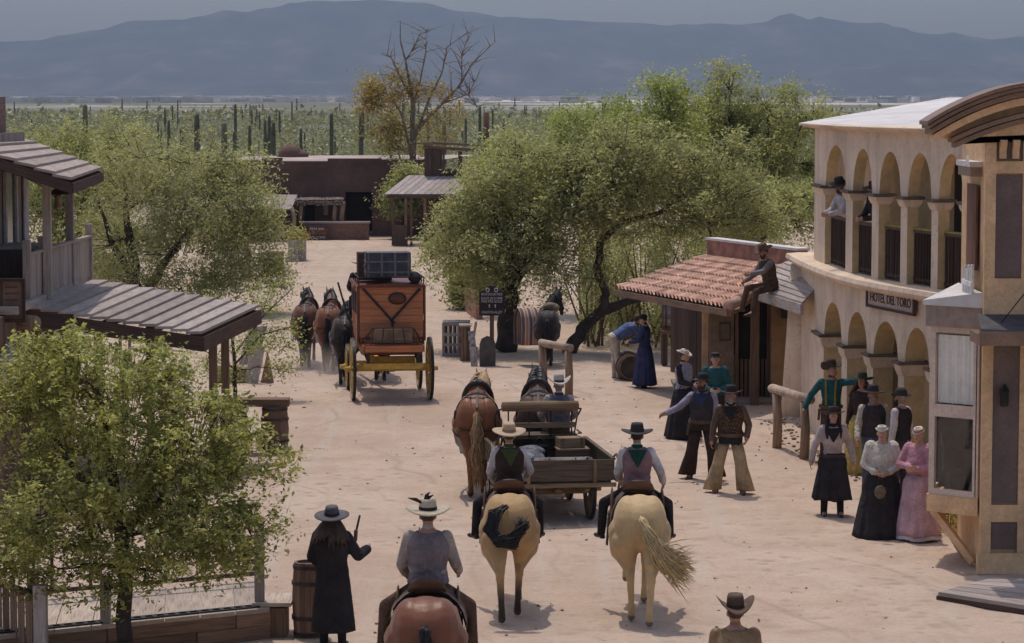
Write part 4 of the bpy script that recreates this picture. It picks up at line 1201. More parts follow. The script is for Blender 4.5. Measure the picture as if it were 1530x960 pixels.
# long thin shoots right of it and the spindly sapling behind
def sapling():
    Y = 56.0; b = G(352, 598); Y = b.y
    bl = [S(330, 470, Y, 45, 30, .5, 8), S(390, 455, Y, 40, 26, .4, 6), S(420, 425, Y, 25, 14, .3, 3), S(370, 515, Y, 45, 22, .5, 6), S(415, 515, Y, 35, 16, .4, 4), S(310, 540, Y, 45, 25, .5, 7), S(280, 520, Y, 40, 25, .5, 5), S(420, 550, Y, 30, 10, .3, 3), S(345, 560, Y, 40, 18, .4, 5), S(405, 490, Y, 45, 10, .3, 3)]
    tr = [([b, A(350, 540, Y), A(346, 480, Y)], [.05, .04, .02]), ([A(350, 545, Y), A(390, 500, Y), A(436, 488, Y)], [.025, .015, .006]), ([A(349, 530, Y), A(395, 470, Y), A(440, 428, Y)], [.025, .015, .006]), ([A(350, 550, Y), A(300, 520, Y)], [.02, .008])]
    tree('thin_sapling', 'thin sapling with loose sprays of small leaves by the porch roof corner', b, tr, bl, 150, 26, .075, .45, L_BRIGHT, cr=.24, droop=.2, seed=4, hollow=.1, limb_r=.015, twig_r=.006)
sapling()
def sapling2():
    b = G(190, 560); Y = 44
    b = V((A(190, 560, Y).x, Y, 0))
sapling2()

# left mesquites
def left_trees():
    Y = 78.0
    b = G(205, 478); b = V((A(205, 470, Y).x, Y, 0))
    bl = [S(220, 300, Y, 90, 60), S(310, 290, Y, 75, 45), S(350, 345, Y, 75, 50), S(270, 370, Y, 95, 50), S(180, 360, Y, 80, 60), S(375, 380, Y, 48, 38), S(300, 240, Y, 70, 34), S(215, 230, Y, 60, 40), S(310, 405, Y, 60, 28), S(355, 270, Y, 45, 28), S(200, 415, Y, 60, 25), S(345, 415, Y, 62, 30), S(395, 405, Y, 34, 26), S(280, 425, Y, 60, 25), S(400, 330, Y, 30, 26)]
    tr = [([b, A(200, 400, Y), A(190, 330, Y), A(185, 260, Y)], [.24, .17, .1, .04]), ([b + V((.2, 0, .4)), A(240, 400, Y), A(285, 340, Y), A(320, 290, Y)], [.16, .12, .08, .03]), ([A(202, 420, Y), A(165, 360, Y), A(145, 290, Y)], [.13, .08, .03])]
    tree('mesquite_tree', 'large dusty green mesquite hanging over the left side of the street', b, tr, bl, 930, 60, .115, .34, L_MESQ2, 'mesquite trees', cr=.36, droop=.4, seed=5, spray=.85, limb_r=.06)
    Y = 88.0
    b = V((A(110, 440, Y).x, Y, 0))
    bl = [S(100, 270, Y, 70, 60), S(60, 320, Y, 60, 70), S(140, 330, Y, 60, 70), S(150, 225, Y, 50, 36), S(70, 215, Y, 40, 26), S(110, 390, Y, 80, 40), S(185, 200, Y, 40, 20)]
    tr = [([b, A(112, 380, Y), A(125, 300, Y), A(150, 220, Y)], [.2, .16, .1, .03]), ([A(112, 385, Y), A(90, 300, Y), A(70, 230, Y)], [.12, .08, .03])]
    tree('mesquite_tree', 'mesquite tree standing directly behind the balcony posts on the left', b, tr, bl, 620, 58, .125, .34, L_MESQ, 'mesquite trees', cr=.4, droop=.4, seed=6, spray=.85, limb_r=.06)
left_trees()

# central mass
def mid_trees():
    Y = 66.5; b = G(756, 524)
    Y = b.y
    bl = [S(740, 350, Y, 90, 50), S(690, 390, Y, 55, 32), S(800, 330, Y, 80, 60), S(720, 300, Y, 60, 40), S(770, 260, Y, 60, 42), S(830, 390, Y, 60, 40), S(850, 290, Y, 60, 50), S(668, 375, Y, 26, 24), S(760, 400, Y, 60, 25), S(850, 240, Y, 50, 35), S(665, 340, Y, 40, 26), S(800, 230, Y, 60, 30)]
    tr = [([b, A(762, 470, Y), A(764, 420, Y), A(752, 360, Y), A(735, 310, Y)], [.3, .24, .2, .12, .04]), ([A(764, 430, Y), A(800, 370, Y), A(830, 300, Y)], [.16, .1, .04]), ([A(763, 425, Y), A(720, 390, Y), A(690, 370, Y)], [.1, .06, .03])]
    tree('mesquite_tree', 'broad mesquite with thick dark trunk shading the street signpost', b, tr, bl, 860, 56, .11, .34, L_MESQ2, 'mesquite trees', cr=.36, droop=.4, seed=7, spray=.8, limb_r=.07)
    # the arching trunk
    b = G(852, 528); Y = b.y + .3
    bl = [S(960, 260, Y, 90, 55), S(1040, 290, Y, 80, 45), S(900, 270, Y, 70, 50), S(1090, 320, Y, 60, 30), S(1000, 230, Y, 80, 40), S(880, 300, Y, 50, 26), S(1070, 250, Y, 50, 40), S(1060, 330, Y, 40, 18), S(930, 215, Y, 60, 30), S(1110, 290, Y, 45, 30), S(1010, 335, Y + 1.2, 60, 16), S(945, 345, Y + 1.5, 40, 20)]
    tr = [([b, A(868, 492, Y), A(900, 465, Y), A(940, 450, Y), A(985, 440, Y + .5)], [.2, .15, .13, .1, .07]),
          ([A(900, 467, Y), A(905, 440, Y), A(893, 400, Y), A(898, 360, Y), A(930, 332, Y), A(985, 318, Y), A(1020, 290, Y)], [.12, .11, .1, .09, .075, .06, .03]),
          ([A(925, 335, Y), A(950, 290, Y), A(960, 250, Y)], [.08, .05, .02])]
    tree('mesquite_tree', 'leaning mesquite with a dark trunk that arches over the packed mules', b, tr, bl, 800, 56, .11, .34, L_MESQ2, 'mesquite trees', cr=.36, droop=.4, seed=8, spray=.8, limb_r=.06)
    # bright crown behind
    Y = 78.0; b = V((A(900, 470, Y).x, Y, 0))
    bl = [S(880, 200, Y, 60, 45), S(940, 190, Y, 60, 45), S(1000, 185, Y, 55, 50), S(830, 240, Y, 60, 40), S(900, 250, Y, 90, 45), S(770, 260, Y, 45, 50), S(740, 240, Y, 30, 30), S(1020, 160, Y, 30, 26)]
    tr = [([b, A(905, 380, Y), A(900, 300, Y), A(900, 210, Y)], [.22, .18, .12, .03]), ([A(904, 340, Y), A(960, 260, Y), A(990, 190, Y)], [.12, .08, .03]), ([A(904, 350, Y), A(840, 270, Y), A(790, 250, Y)], [.12, .08, .03])]
    tree('palo_verde_tree', 'bright yellow-green palo verde crown rising behind the middle mesquites', b, tr, bl, 900, 60, .12, .34, L_BRIGHT, cr=.38, droop=.2, seed=9, spray=.8, limb_r=.06)
    # right back trees
    Y = 84.0; b = V((A(1120, 430, Y).x, Y, 0))
    bl = [S(1090, 130, Y, 26, 26), S(1085, 175, Y, 45, 35), S(1150, 165, Y, 38, 40), S(1200, 180, Y, 34, 30), S(1130, 220, Y, 75, 45), S(1190, 240, Y, 60, 50), S(1060, 200, Y, 45, 45), S(1150, 290, Y, 80, 50), S(1215, 165, Y, 25, 14), S(1080, 260, Y, 60, 45)]
    tr = [([b, A(1125, 360, Y), A(1110, 290, Y), A(1095, 220, Y), A(1088, 130, Y)], [.24, .2, .14, .08, .02]), ([A(1122, 340, Y), A(1160, 280, Y), A(1190, 210, Y)], [.14, .09, .03]), ([A(1118, 320, Y), A(1145, 240, Y), A(1150, 160, Y)], [.1, .07, .02])]
    tree('mesquite_tree', 'tallest mesquite, its wispy top rising above the others beside the hotel', b, tr, bl, 1000, 60, .125, .34, L_MESQ, 'mesquite trees', cr=.38, droop=.25, seed=10, spray=.85, limb_r=.07)
    Y = 71.0; b = V((A(1140, 470, Y).x, Y, 0))
    bl = [S(1110, 300, Y, 60, 40), S(1170, 300, Y, 50, 40), S(1080, 340, Y, 50, 26), S(1190, 330, Y, 34, 30), S(1120, 345, Y, 50, 18), S(1060, 290, Y, 50, 40)]
    tr = [([b, A(1135, 400, Y), A(1110, 330, Y), A(1160, 270, Y)], [.16, .14, .11, .04]), ([A(1128, 370, Y), A(1170, 320, Y), A(1205, 290, Y)], [.1, .07, .03]), ([A(1112, 335, Y), A(1080, 290, Y)], [.08, .03])]
    tree('mesquite_tree', 'mesquite with dark bare limbs directly behind the tile roof store', b, tr, bl, 380, 56, .115, .34, L_MESQ, 'mesquite trees', cr=.36, droop=.4, seed=11, spray=.55, limb_r=.08)
    # thicket of stems behind the mules
    b = V((A(980, 520, 70).x, 70, 0)); root = thing('reed_thicket', 'thicket of tall thin stems and leaves behind the arching mesquite', 'shrub', b)
    m = MB()
    for i in range(95):
        px = rnd.uniform(868, 1090); y = rnd.uniform(67.5, 74); p = V((A(px, 500, y).x, y, 0)) - b
        h = rnd.uniform(1.4, 3.4); l = V((rnd.uniform(-.5, .5), rnd.uniform(-.4, .4), 0))
        k_ = V((rnd.gauss(0, .25), rnd.gauss(0, .2), 0)); m.tube([p, p + l * .4 + k_ + V((0, 0, h * .5)), p + l * 1.6 - k_ + V((0, 0, h))], [.035, .024, .008], 4)
    m.build('stems', M_BARK2, root)
    rng = np.random.default_rng(12)
    n = 60000
    px = rng.uniform(866, 1095, n); y = rng.uniform(67.5, 74.5, n); z = rng.random(n) ** .9 * 2.9
    p = np.stack([(px - 765) / FOC * y - b.x, y - b.y, z], 1)
    keep = np.sin(px * .11) + np.sin(y * 2.3 + z * 2.0) + rng.normal(size=n) * .7 > -.5
    p = p[keep]
    tone = .35 + .3 * np.sin(p[:, 0] * 3 + p[:, 2] * 2) + rng.normal(size=len(p)) * .2
    leaf_object('foliage', p, .10, .3, L_MESQ2, root, tone, rng, .2)
    # green bush and planter left of the sign
    b = G(706, 462); Y = b.y
    tree('green_bush', 'bright green bush growing from the brick planter under the mesquite', b, [([b, A(706, 430, Y), A(710, 400, Y)], [.06, .05, .02])], [S(700, 412, Y, 28, 22), S(728, 420, Y, 26, 26), S(752, 440, Y, 22, 26), S(690, 440, Y, 16, 20)], 190, 60, .13, .5, L_BRIGHT, cr=.28, droop=.1, seed=13, cat='bush')
    pl = thing('brick_planter', 'low brick planter box beneath the bright green bush', 'planter', b)
    a, c = G(676, 448) - b, G(716, 476) - b
    k = MB(); k.bar(a + V((0, 0, .35)), c + V((0, 0, .3)), .2, .75); k.bar(a + V((0, 0, .35)), a + V((1.6, 1.2, .35)), .2, .72); k.build('wall', M_BRICK, pl)
mid_trees()

# half bare tree down the street
def bare_tree():
    Y = 124.0; b = V((A(616, 352, Y).x, Y, 0))
    P = lambda x, y, dy=0: A(x, y, Y + dy)
    tr = [([b, P(616, 290), P(617, 240), P(617, 190), P(615, 140), P(606, 90), P(598, 60), P(598, 30)], [.32, .3, .24, .17, .12, .08, .05, .02]),
          ([P(617, 200), P(650, 165), P(685, 130), P(705, 95), P(742, 60)], [.16, .12, .09, .05, .015]), ([P(617, 150), P(596, 110), P(584, 85), P(570, 80)], [.1, .07, .05, .02]),
          ([P(616, 240), P(600, 170), P(585, 145), P(562, 130)], [.12, .08, .05, .02]), ([P(617, 215), P(640, 150), P(660, 110), P(668, 70), P(702, 45)], [.12, .09, .06, .04, .012]), ([P(617, 160), P(628, 120), P(636, 80), P(637, 45)], [.09, .06, .04, .012]),
          ([P(660, 155), P(700, 140), P(715, 110)], [.06, .04, .012]), ([P(606, 90), P(622, 65), P(628, 45)], [.05, .03, .01]), ([P(685, 130), P(708, 150), P(715, 165)], [.05, .03, .01]), ([P(690, 118), P(690, 80), P(706, 40)], [.045, .03, .01])]
    base = b
    tr = [(p, [r * .66 for r in rr]) for p, rr in tr]
    bl = [S(566, 155, Y, 22, 24, 1.2, 5), S(578, 190, Y, 26, 22, 1.2, 4), S(600, 220, Y, 28, 26, 1.2, 4), S(556, 132, Y, 12, 14, 1, 3), S(600, 140, Y, 16, 24, 1, 2.2), S(640, 130, Y, 24, 24, 1, 2), S(660, 180, Y, 30, 26, 1, 2), S(610, 265, Y, 26, 22, 1, 4), S(650, 215, Y, 30, 22, 1, 2), S(592, 118, Y, 14, 18, 1, 1.2)]
    r_ = random.Random(4)
    for i in range(150):       # bare twigs
        pts, rads = r_.choice(tr[1:10]); k = r_.randrange(1, len(pts)); p = pts[k].lerp(pts[k - 1], r_.random())
        d = V((r_.gauss(0, 1), r_.gauss(0, .8), r_.uniform(.1, 1.2))).normalized() * r_.uniform(.5, 1.5)
        tr.append(([p, p + d * .5 + V((0, 0, .06)), p + d], [.022, .013, .006]))
    tree('half_bare_tree', 'tall half bare tree with yellow leaves on its lower branches', b, tr, bl, 330, 26, .15, .5, L_YELL, bark=plain('grey_tan_bark', (.27, .21, .16), .95, .3, 4), cr=.5, droop=.2, seed=14, limb_r=.035)
    b = V((A(600, 335, 119).x, 119, 0))
    tree('olive_shrub', 'olive green shrub between the adobe building and the timber store', b, [([b, A(602, 300, 119)], [.08, .04])], [S(600, 300, 119, 26, 34, .9, 2), S(616, 262, 119, 18, 22, .8, 1)], 130, 50, .17, .4, L_MESQ, cr=.4, seed=15, cat='shrub')
bare_tree()

# saguaros
def saguaro(h, arms, r=.2, label=None, loc=None, group='saguaro cacti on the plain', mat=None):
    root = thing('saguaro', label, 'cactus', loc, rnd.uniform(0, 6), group)
    def rib(mb, pts, rads, n=14):
        rings = []
        for i, p in enumerate(pts):
            d = (V(pts[min(i + 1, len(pts) - 1)]) - V(pts[max(i - 1, 0)])).normalized()
            u = V((1, 0, 0)) - d * d.x
            if u.length < .3: u = V((0, 1, 0)) - d * d.y
            u.normalize(); w = d.cross(u)
            rings.append([V(p) + (u * math.cos(a) + w * math.sin(a)) * rads[i] * (1 if k % 2 else .8) for k, a in enumerate([2 * PI * k / n for k in range(n)])])
        mb.loft(rings, True, .5, True)
    m = MB(); N = 8
    rib(m, [(0, 0, h * i / N) for i in range(N + 1)] + [(0, 0, h + r * .5)], [r * (.85 + .2 * math.sin(PI * i / N)) for i in range(N)] + [r * .8, r * .2])
    m.build('stem', mat or M_SAG, root)
    for z, s, l in arms:
        a = MB(); pts = [(0, 0, z), (s * r * 2, 0, z + .05), (s * r * 2.7, 0, z + .35), (s * r * 2.8, 0, z + l), (s * r * 2.8, 0, z + l + .1)]
        rib(a, pts, [r * .6, r * .65, r * .68, r * .62, r * .15], 10); a.build('arm', mat or M_SAG, root)
    return root
M_SAG = plain('saguaro_skin', (.16, .145, .085), .8, .3, 1.5, .3, 20, tone=.1)
def saguaros():
    near = [(127, 155, 150, [(2.6, 1, .9)]), (252, 178, 190, []), (294, 169, 170, [(2, -1, .8)]), (335, 182, 175, []), (350, 195, 230, []), (373, 186, 210, []), (396, 178, 240, []), (407, 188, 260, []), (905, 150, 112, [(4.0, 1, 1.0), (3.6, -1, 1.2), (4.2, -1, .8)]), (893, 163, 108, [(4, -1, .8)]), (271, 190, 260, [])]
    lab = ['tallest saguaro, standing alone above the mesquite beside the upper awning', 'slim saguaro between the left mesquite top and the plain', 'dark saguaro with one raised arm above the left mesquite', 'thick pale saguaro just left of the adobe building roof',
           'slim saguaro right beside the thick pale one', 'saguaro above the left corner of the adobe roof', 'tall thin saguaro over the adobe chimney mound', 'thin saguaro rising right of the adobe chimney mound', 'many armed saguaro poking out of the palo verde crown', 'one armed saguaro beside the many armed one in the palo verde crown', 'short saguaro between two others above the left mesquite']
    for (px, py, Y, arms), lb in zip(near, lab):
        p = A(px, py, Y); k = 1.35 if px in (335, 127, 294) else 1
        saguaro(p.z - .1, [(z * p.z / 6 if p.z < 6 else z, s, l) for z, s, l in arms], (4.6 if k > 1 else 2.6) * Y / FOC, lb, (p.x, Y, 0), mat=plain('pale_saguaro_skin', (.22, .2, .12), .8, .25, 1.5, .3, 20) if px == 335 else None)
    protos = [saguaro(5.2, [], .15, 'plain saguaro among the scrub beyond the town', (0, 0, 0)), saguaro(4.6, [(1.8, 1, 1.0)], .15, 'one armed saguaro among the scrub beyond the town', (0, 0, 0)), saguaro(5.6, [(2.2, 1, 1.0), (2.5, -1, .9)], .16, 'two armed saguaro among the scrub beyond the town', (0, 0, 0))]
    r_ = random.Random(21); n = 0
    first = [True] * 3
    while n < 190:
        px = r_.uniform(20, 1000) if r_.random() < .9 else r_.uniform(1000, 1260)
        if r_.random() < .45: px = r_.uniform(340, 760)
        if r_.random() < .35 and n: px = last + r_.gauss(0, 14)
        last = px
        Y = 175 + 640 * r_.random() ** 1.1
        k = r_.choice([0, 0, 1, 1, 2])
        loc = ((px - 765) / FOC * Y, Y, -.05); s = .22 + .8 * r_.random() ** 1.3
        if first[k]: o = protos[k]; first[k] = False
        else: o = copy_tree(protos[k])
        o.location = loc; o.rotation_euler = (0, 0, r_.uniform(0, 6)); o.scale = (s * 1.15, s * 1.15, s)
        n += 1
saguaros()

# scrub on the plain, one mass
def scrub():
    rng = np.random.default_rng(31)
    P = []; T = []; 
    def field(nb, y0, y1, leaves, rad, hz, pw=1.0):
        y = y0 + (y1 - y0) * rng.random(nb) ** pw
        x = (rng.uniform(-250, 1800, nb) - 765) / FOC * y
        t = rng.uniform(-.1, .95, nb)
        r = rad * rng.uniform(.5, 1.3, nb)
        for i in range(nb):
            q = rng.normal(size=(leaves, 3)) * np.array([r[i], r[i], r[i] * .6]) * .55
            q[:, 2] = np.abs(q[:, 2] + r[i] * .55)
            P.append(q + np.array([x[i], y[i], 0])); T.append(t[i] + rng.normal(size=leaves) * .15)
    field(760, 136, 260, 190, 1.5, 1)
    p1 = np.concatenate(P); t1 = np.concatenate(T); P.clear(); T.clear()
    field(2600, 230, 620, 60, 1.6, 1, 1.1)
    p2 = np.concatenate(P); t2 = np.concatenate(T); P.clear(); T.clear()
    field(700, 560, 760, 12, 2.2, 1, 1.1)
    p3 = np.concatenate(P); t3 = np.concatenate(T)
    root = tag(leaf_object('desert_scrub', p1, .22, .4, L_SCRUB, None, t1, rng, .1), 'green creosote and palo verde scrub covering the desert plain', 'scrub', None, 'stuff')
    tag(leaf_object('desert_scrub', p2, .42, .5, L_SCRUB, root, t2, rng, .1), None, None, None, 'stuff')
    tag(leaf_object('desert_scrub', p3, 1.5, .5, L_SCRUB, root, t3, rng, .1), None, None, None, 'stuff')
    # strip of pale valley houses
    m = MB(); r_ = random.Random(8)
    for i in range(900):
        Y = r_.uniform(1900, 4600); px = r_.uniform(-100, 560) if r_.random() < .55 else r_.uniform(560, 1600)
        x = (px - 765) / FOC * Y; w = r_.uniform(3, 9)
        m.bx(x - w, x + w, Y, Y + 12, -.1, r_.uniform(2.2, 4.2))
    o = m.build('valley_houses', plain('valley_house_walls', (.70, .63, .58), .8, .1, .02, tone=.25))
    tag(o, 'far pale strip of houses on the valley floor below the mountains', 'settlement', None, 'stuff')
scrub()
def weeds():
    rng = np.random.default_rng(40)
    b = G(1452, 800); p = rng.normal(size=(900, 3)) * np.array([.28, .3, .14]); p[:, 2] = np.abs(p[:, 2])
    o = leaf_object('weeds', p, .09, .2, L_YELL, None, rng.random(900), rng, -.9); o.location = b
    tag(o, 'dry weeds growing under the bay window corner', 'weeds', None, 'stuff')
weeds()
# ------------------------------------------------------------------ people
SK = {}
def skin(name, col):
    return plain('skin_' + name, col, .55, .1, 14, tone=0, fine=.05)
SK['fair'] = skin('fair', (.50, .30, .22)); SK['tan'] = skin('tan', (.38, .21, .145)); SK['ruddy'] = skin('ruddy', (.43, .215, .16))
M_EYE = plain('eye_dark', (.03, .022, .02), .4, .0, 5, tone=0); M_LIP = plain('lip', (.36, .14, .12), .5, 0, 5, tone=0)
CL = {}
def cloth(name, col, rough=.9, var=.12, scale=5, sheen=0):
    key = 'cloth_' + name
    if key not in MC: plain(key, col, rough, var + .08, scale, 1.0, 11, tone=.05, spec=.12, fine=.14, bdist=.055)
    return MC[key]
def leather(name, col): 
    key = 'leather_' + name
    if key not in MC: plain(key, col, .5, .25, 6, .15, 60, tone=.1, spec=.4)
    return MC[key]
def dirv(az, el):
    """az: 0 forward (+y), 90 right (+x); el: -90 down"""
    a, e = R(az), R(el)
    return V((math.sin(a) * math.cos(e), math.cos(a) * math.cos(e), math.sin(e)))
def ering(c, X, Y, rx, ry, n=18, pw=1.0):
    out = []
    for k in range(n):
        a = 2 * PI * k / n
        out.append(V(c) + X * rx * math.copysign(abs(math.cos(a)) ** pw, math.cos(a)) + Y * ry * math.copysign(abs(math.sin(a)) ** pw, math.sin(a)))
    return out

def person(label, loc, yaw, H=1.72, group=None, bulk=1.0, sex='m', lean=0, turn=0, side=0, arms=None, legs=None, head=(0, 0), skin='tan', seat=None, fem=None,
           shirt=None, vest=None, trousers=None, skirt=None, boots=None, hat=None, hair=None, beard=None, bandana=None, belt=None, coat=None, chaps=None, apron=None, curl=.35, braces=None, sleeves=True, shawl=None, sleeve_puff=1.0):
    """faces +y locally; yaw turns it.  arms: ((az,el) upper, (az,el) fore) per side, L then R.  legs: same."""
    k = H / 1.75
    root = thing('person', label, 'person', loc, R(yaw), group)
    Rm = Matrix.Rotation(R(turn), 3, 'Z') @ Matrix.Rotation(R(side), 3, 'Y') @ Matrix.Rotation(-R(lean), 3, 'X')
    hipz = .93 * k if seat is None else seat
    pel = V((0, 0, hipz))
    def U(x, y, z):      # torso point, z from pelvis
        return pel + Rm @ V((x * k, y * k, z * k))
    sw = (.172 if sex == 'm' else .15) * (1 + (bulk - 1) * .5)
    shL, shR = U(-sw, 0, .462), U(sw, 0, .462)
    neck = U(0, -.01, .55)
    arms = arms or (((-100, -78), (-60, -75)), ((100, -78), (60, -75)))
    legs = legs or (((-60, -87), (-60, -88)), ((60, -87), (60, -88)))
    hr = Matrix.Rotation(R(turn + head[0]), 3, 'Z') @ Matrix.Rotation(R(head[1]), 3, 'X')
    hc = neck + (Rm @ V((0, .0, .035 * k))) + hr @ V((0, .03 * k, .085 * k))
    J = []
    b = MB()
    wf = .9 if sex == 'f' else 1.0
    # trunk
    X, Yv = Rm @ V((1, 0, 0)), Rm @ V((0, 1, 0))
    def tor(off, z0=-.06, z1=.56, f=1.0, flare=0):
        rows = [(-.10, .165, .115), (.0, .168, .118), (.10, .148 * wf, .108), (.16, .142 * wf, .104), (.28, .165 * (1 if sex == 'm' else .95), .122 if sex == 'm' else .13), (.38, .175, .12), (.46, .165, .1), (.51, .11, .075), (.55, .06, .058)]
        rr = []
        for z, rx, ry in rows:
            if z < z0 - .001 or z > z1 + .001: continue
            fl = flare * max(0, (.1 - z) / .2)
            bl = bulk if z < .4 else 1 + (bulk - 1) * .5
            rr.append(ering(U(0, (.03 * (bulk - 1) * 3 if z < .3 else 0) + (.015 if (sex == 'f' and z == .28) else 0), z), X, Yv, ((rx * bl) * k + off + fl) * f, ((ry * bl) * k + off + fl) * f, 18, .9))
        return rr
    b.loft(tor(0))
    b.cone(U(0, -.01, .5), neck + (hc - neck) * .6, .055 * k, .05 * k)
    # head
    hs = k * (1.0 if sex == 'm' else .96)
    b.ell(hc + hr @ V((0, -.012, .015)) * hs, (.074 * hs, .092 * hs, .1 * hs), hr, 16, 12)
    b.ell(hc + hr @ V((0, .03, -.05)) * hs, (.056 * hs, .058 * hs, .062 * hs), hr, 12, 8)
    b.cone(hc + hr @ V((0, .085, .005)) * hs, hc + hr @ V((0, .104, -.026)) * hs, .009 * hs, .015 * hs, 8)
    for s_ in (-1, 1): b.ell(hc + hr @ V((s_ * .076, -.01, -.008)) * hs, (.012 * hs, .02 * hs, .032 * hs), hr, 8, 6)
    eyes = [hc + hr @ V((s_ * .031, .082, .008)) * hs for s_ in (-1, 1)]
    brow = [hc + hr @ V((s_ * .032, .085, .032)) * hs for s_ in (-1, 1)]
    mouth = hc + hr @ V((0, .088, -.058)) * hs
    # arms
    arm_pts = []
    for i, (s0, (ua, fa)) in enumerate(((shL, arms[0]), (shR, arms[1]))):
        e = s0 + dirv(*ua) * .29 * k; w_ = e + dirv(*fa) * .25 * k
        arm_pts.append((s0, e, w_))
        m_ = 1 if sex == 'm' else .85
        b.cone(s0, e, .056 * k * m_, .042 * k * m_); b.cone(e, w_, .042 * k * m_, .03 * k * m_)
        # hand
        d = dirv(*fa); sgn = -1 if i == 0 else 1
        n_ = (V((-sgn, 0, 0)) - d * d.dot(V((-sgn, 0, 0))))
        if n_.length < .3: n_ = V((0, 0, -1)) - d * d.dot(V((0, 0, -1)))
        n_.normalize(); l_ = d.cross(n_)
        if l_.y < 0: l_ = -l_          # thumb side forward
        hk = .92 * k
        b.cone(w_, w_ + d * .05 * hk, .028 * hk, .036 * hk)
        pc = w_ + d * .055 * hk
        Mh = Matrix((l_, d, n_)).transposed()
        b.ell(pc, (.042 * hk, .05 * hk, .018 * hk), Mh, 10, 6)
        for q, ln in zip((-1.5, -.5, .5, 1.5), (.062, .074, .08, .072)):
            r0 = pc + d * .038 * hk + l_ * q * .023 * hk
            r1 = r0 + (d + n_ * .35 + l_ * q * .05).normalized() * ln * .55 * hk; r2 = r1 + (d * .55 + n_ * .85).normalized() * ln * .5 * hk
            b.cone(r0, r1, .0095 * hk, .009 * hk, 6); b.cone(r1, r2, .009 * hk, .008 * hk, 6)
        t0 = pc - d * .02 * hk + l_ * .036 * hk; t1 = t0 + (d * .6 + l_ * .7 + n_ * .4).normalized() * .04 * hk
        b.cone(t0, t1, .013 * hk, .011 * hk, 6); b.cone(t1, t1 + (d * .9 + n_ * .5).normalized() * .03 * hk, .011 * hk, .009 * hk, 6)
    # legs
    leg_pts = []
    Rp = Matrix.Rotation(R(turn), 3, 'Z')
    for i, (s_, (ta, sa)) in enumerate(((-1, legs[0]), (1, legs[1]))):
        h = pel + Rp @ V((s_ * .088 * k, 0, -.04 * k)); kn = h + dirv(*ta) * .43 * k; an = kn + dirv(*sa) * .40 * k
        leg_pts.append((h, kn, an))
        b.cone(h, kn, .085 * k, .055 * k); b.cone(kn, an, .055 * k, .036 * k)
        f_ = V((dirv(*ta).x * .6, 1, 0)).normalized() if seat is None else V((dirv(ta[0], 0).x * .5, 1, -.1)).normalized()
        leg_pts[-1] = (h, kn, an, f_)
        b.cone(an, an + f_ * .13 * k + V((0, 0, -.05 * k)), .035 * k, .028 * k)
    body = b.build('body', [SK[skin], M_EYE, M_LIP], root)
    def post(me, eyes=eyes, mouth=mouth, brow=brow, X=hr @ V((1, 0, 0))):
        n = len(me.polygons); c = np.empty(n * 3); me.polygons.foreach_get('center', c); c = c.reshape(-1, 3)
        mi = np.zeros(n, np.int32)
        for e in eyes: mi[np.linalg.norm(c - np.array(e), axis=1) < .0115] = 1
        for e in brow:
            d = c - np.array(e); mi[(np.abs(d @ np.array(X)) < .02) & (np.linalg.norm(d - np.outer(d @ np.array(X), np.array(X)), axis=1) < .0055)] = 1
        d = c - np.array(mouth); mi[(np.abs(d @ np.array(X)) < .024) & (np.linalg.norm(d - np.outer(d @ np.array(X), np.array(X)), axis=1) < .0115)] = 2
        me.polygons.foreach_set('material_index', mi)
    remesh(body, .0095 * k, 2, .4, post)
    def part(name, mb, mat, vox=.013, sm=4, label=None):
        o = mb.build(name, mat, root, label=label)
        if vox: remesh(o, vox, sm)
        return o
    def sleeve(mb, off, upto=1.0, puff=1.0):
        for (s0, e, w_) in arm_pts:
            d = (w_ - e)
            mb.cone(s0, e, (.058 * k + off) * puff, .047 * k + off); mb.cone(e, e + d * upto, .047 * k + off, .036 * k + off * 1.1)
    def wr(mb, amp, off):   # a few creases: small ridges round the trunk
        for _ in range(7):
            z = rnd.uniform(.0, .42); a0 = rnd.uniform(0, 2 * PI); pts = []
            for t in range(5):
                a = a0 + t * .25; rx = (.16 * bulk * k + off); ry = (.112 * bulk * k + off)
                pts.append(U(0, 0, z + t * rnd.uniform(-.012, .02)) + X * rx * math.cos(a) + Yv * ry * math.sin(a))
            mb.tube(pts, [.003, amp, amp * 1.1, amp, .003], 6)
    if trousers:
        m = MB(); m.loft(tor(.012, -.101, .12))
        for (h, kn, an, f_) in leg_pts:
            m.cone(h, kn, .093 * k * (1 + (bulk - 1) * .5), .068 * k); m.cone(kn, an + (an - kn).normalized() * .02, .068 * k, .056 * k)
            m.tube([kn + V((0, .05, -.02)), kn + V((.02, .06, .0)), kn + V((.05, .04, .03))], [.004, .012, .004], 6)
        part('trousers', m, trousers)
    if shirt:
        m = MB(); m.loft(tor(.014, -.101 if not (trousers or skirt) else -.0, .511)); sleeve(m, .012, .96, sleeve_puff); wr(m, .01, .012)
        m.cone(U(0, -.01, .5), U(0, 0, .565), .064 * k, .058 * k)
        part('shirt', m, shirt)
    if vest:
        m = MB(); rr = tor(.028, -.0, .511); m.loft(rr)
        for s_ in (-1, 1): m.cone(U(s_ * .09, -.01, .475), U(s_ * .135, 0, .42), .06 * k, .085 * k)
        wr(m, .008, .026)
        v_ = part('vest', m, vest)
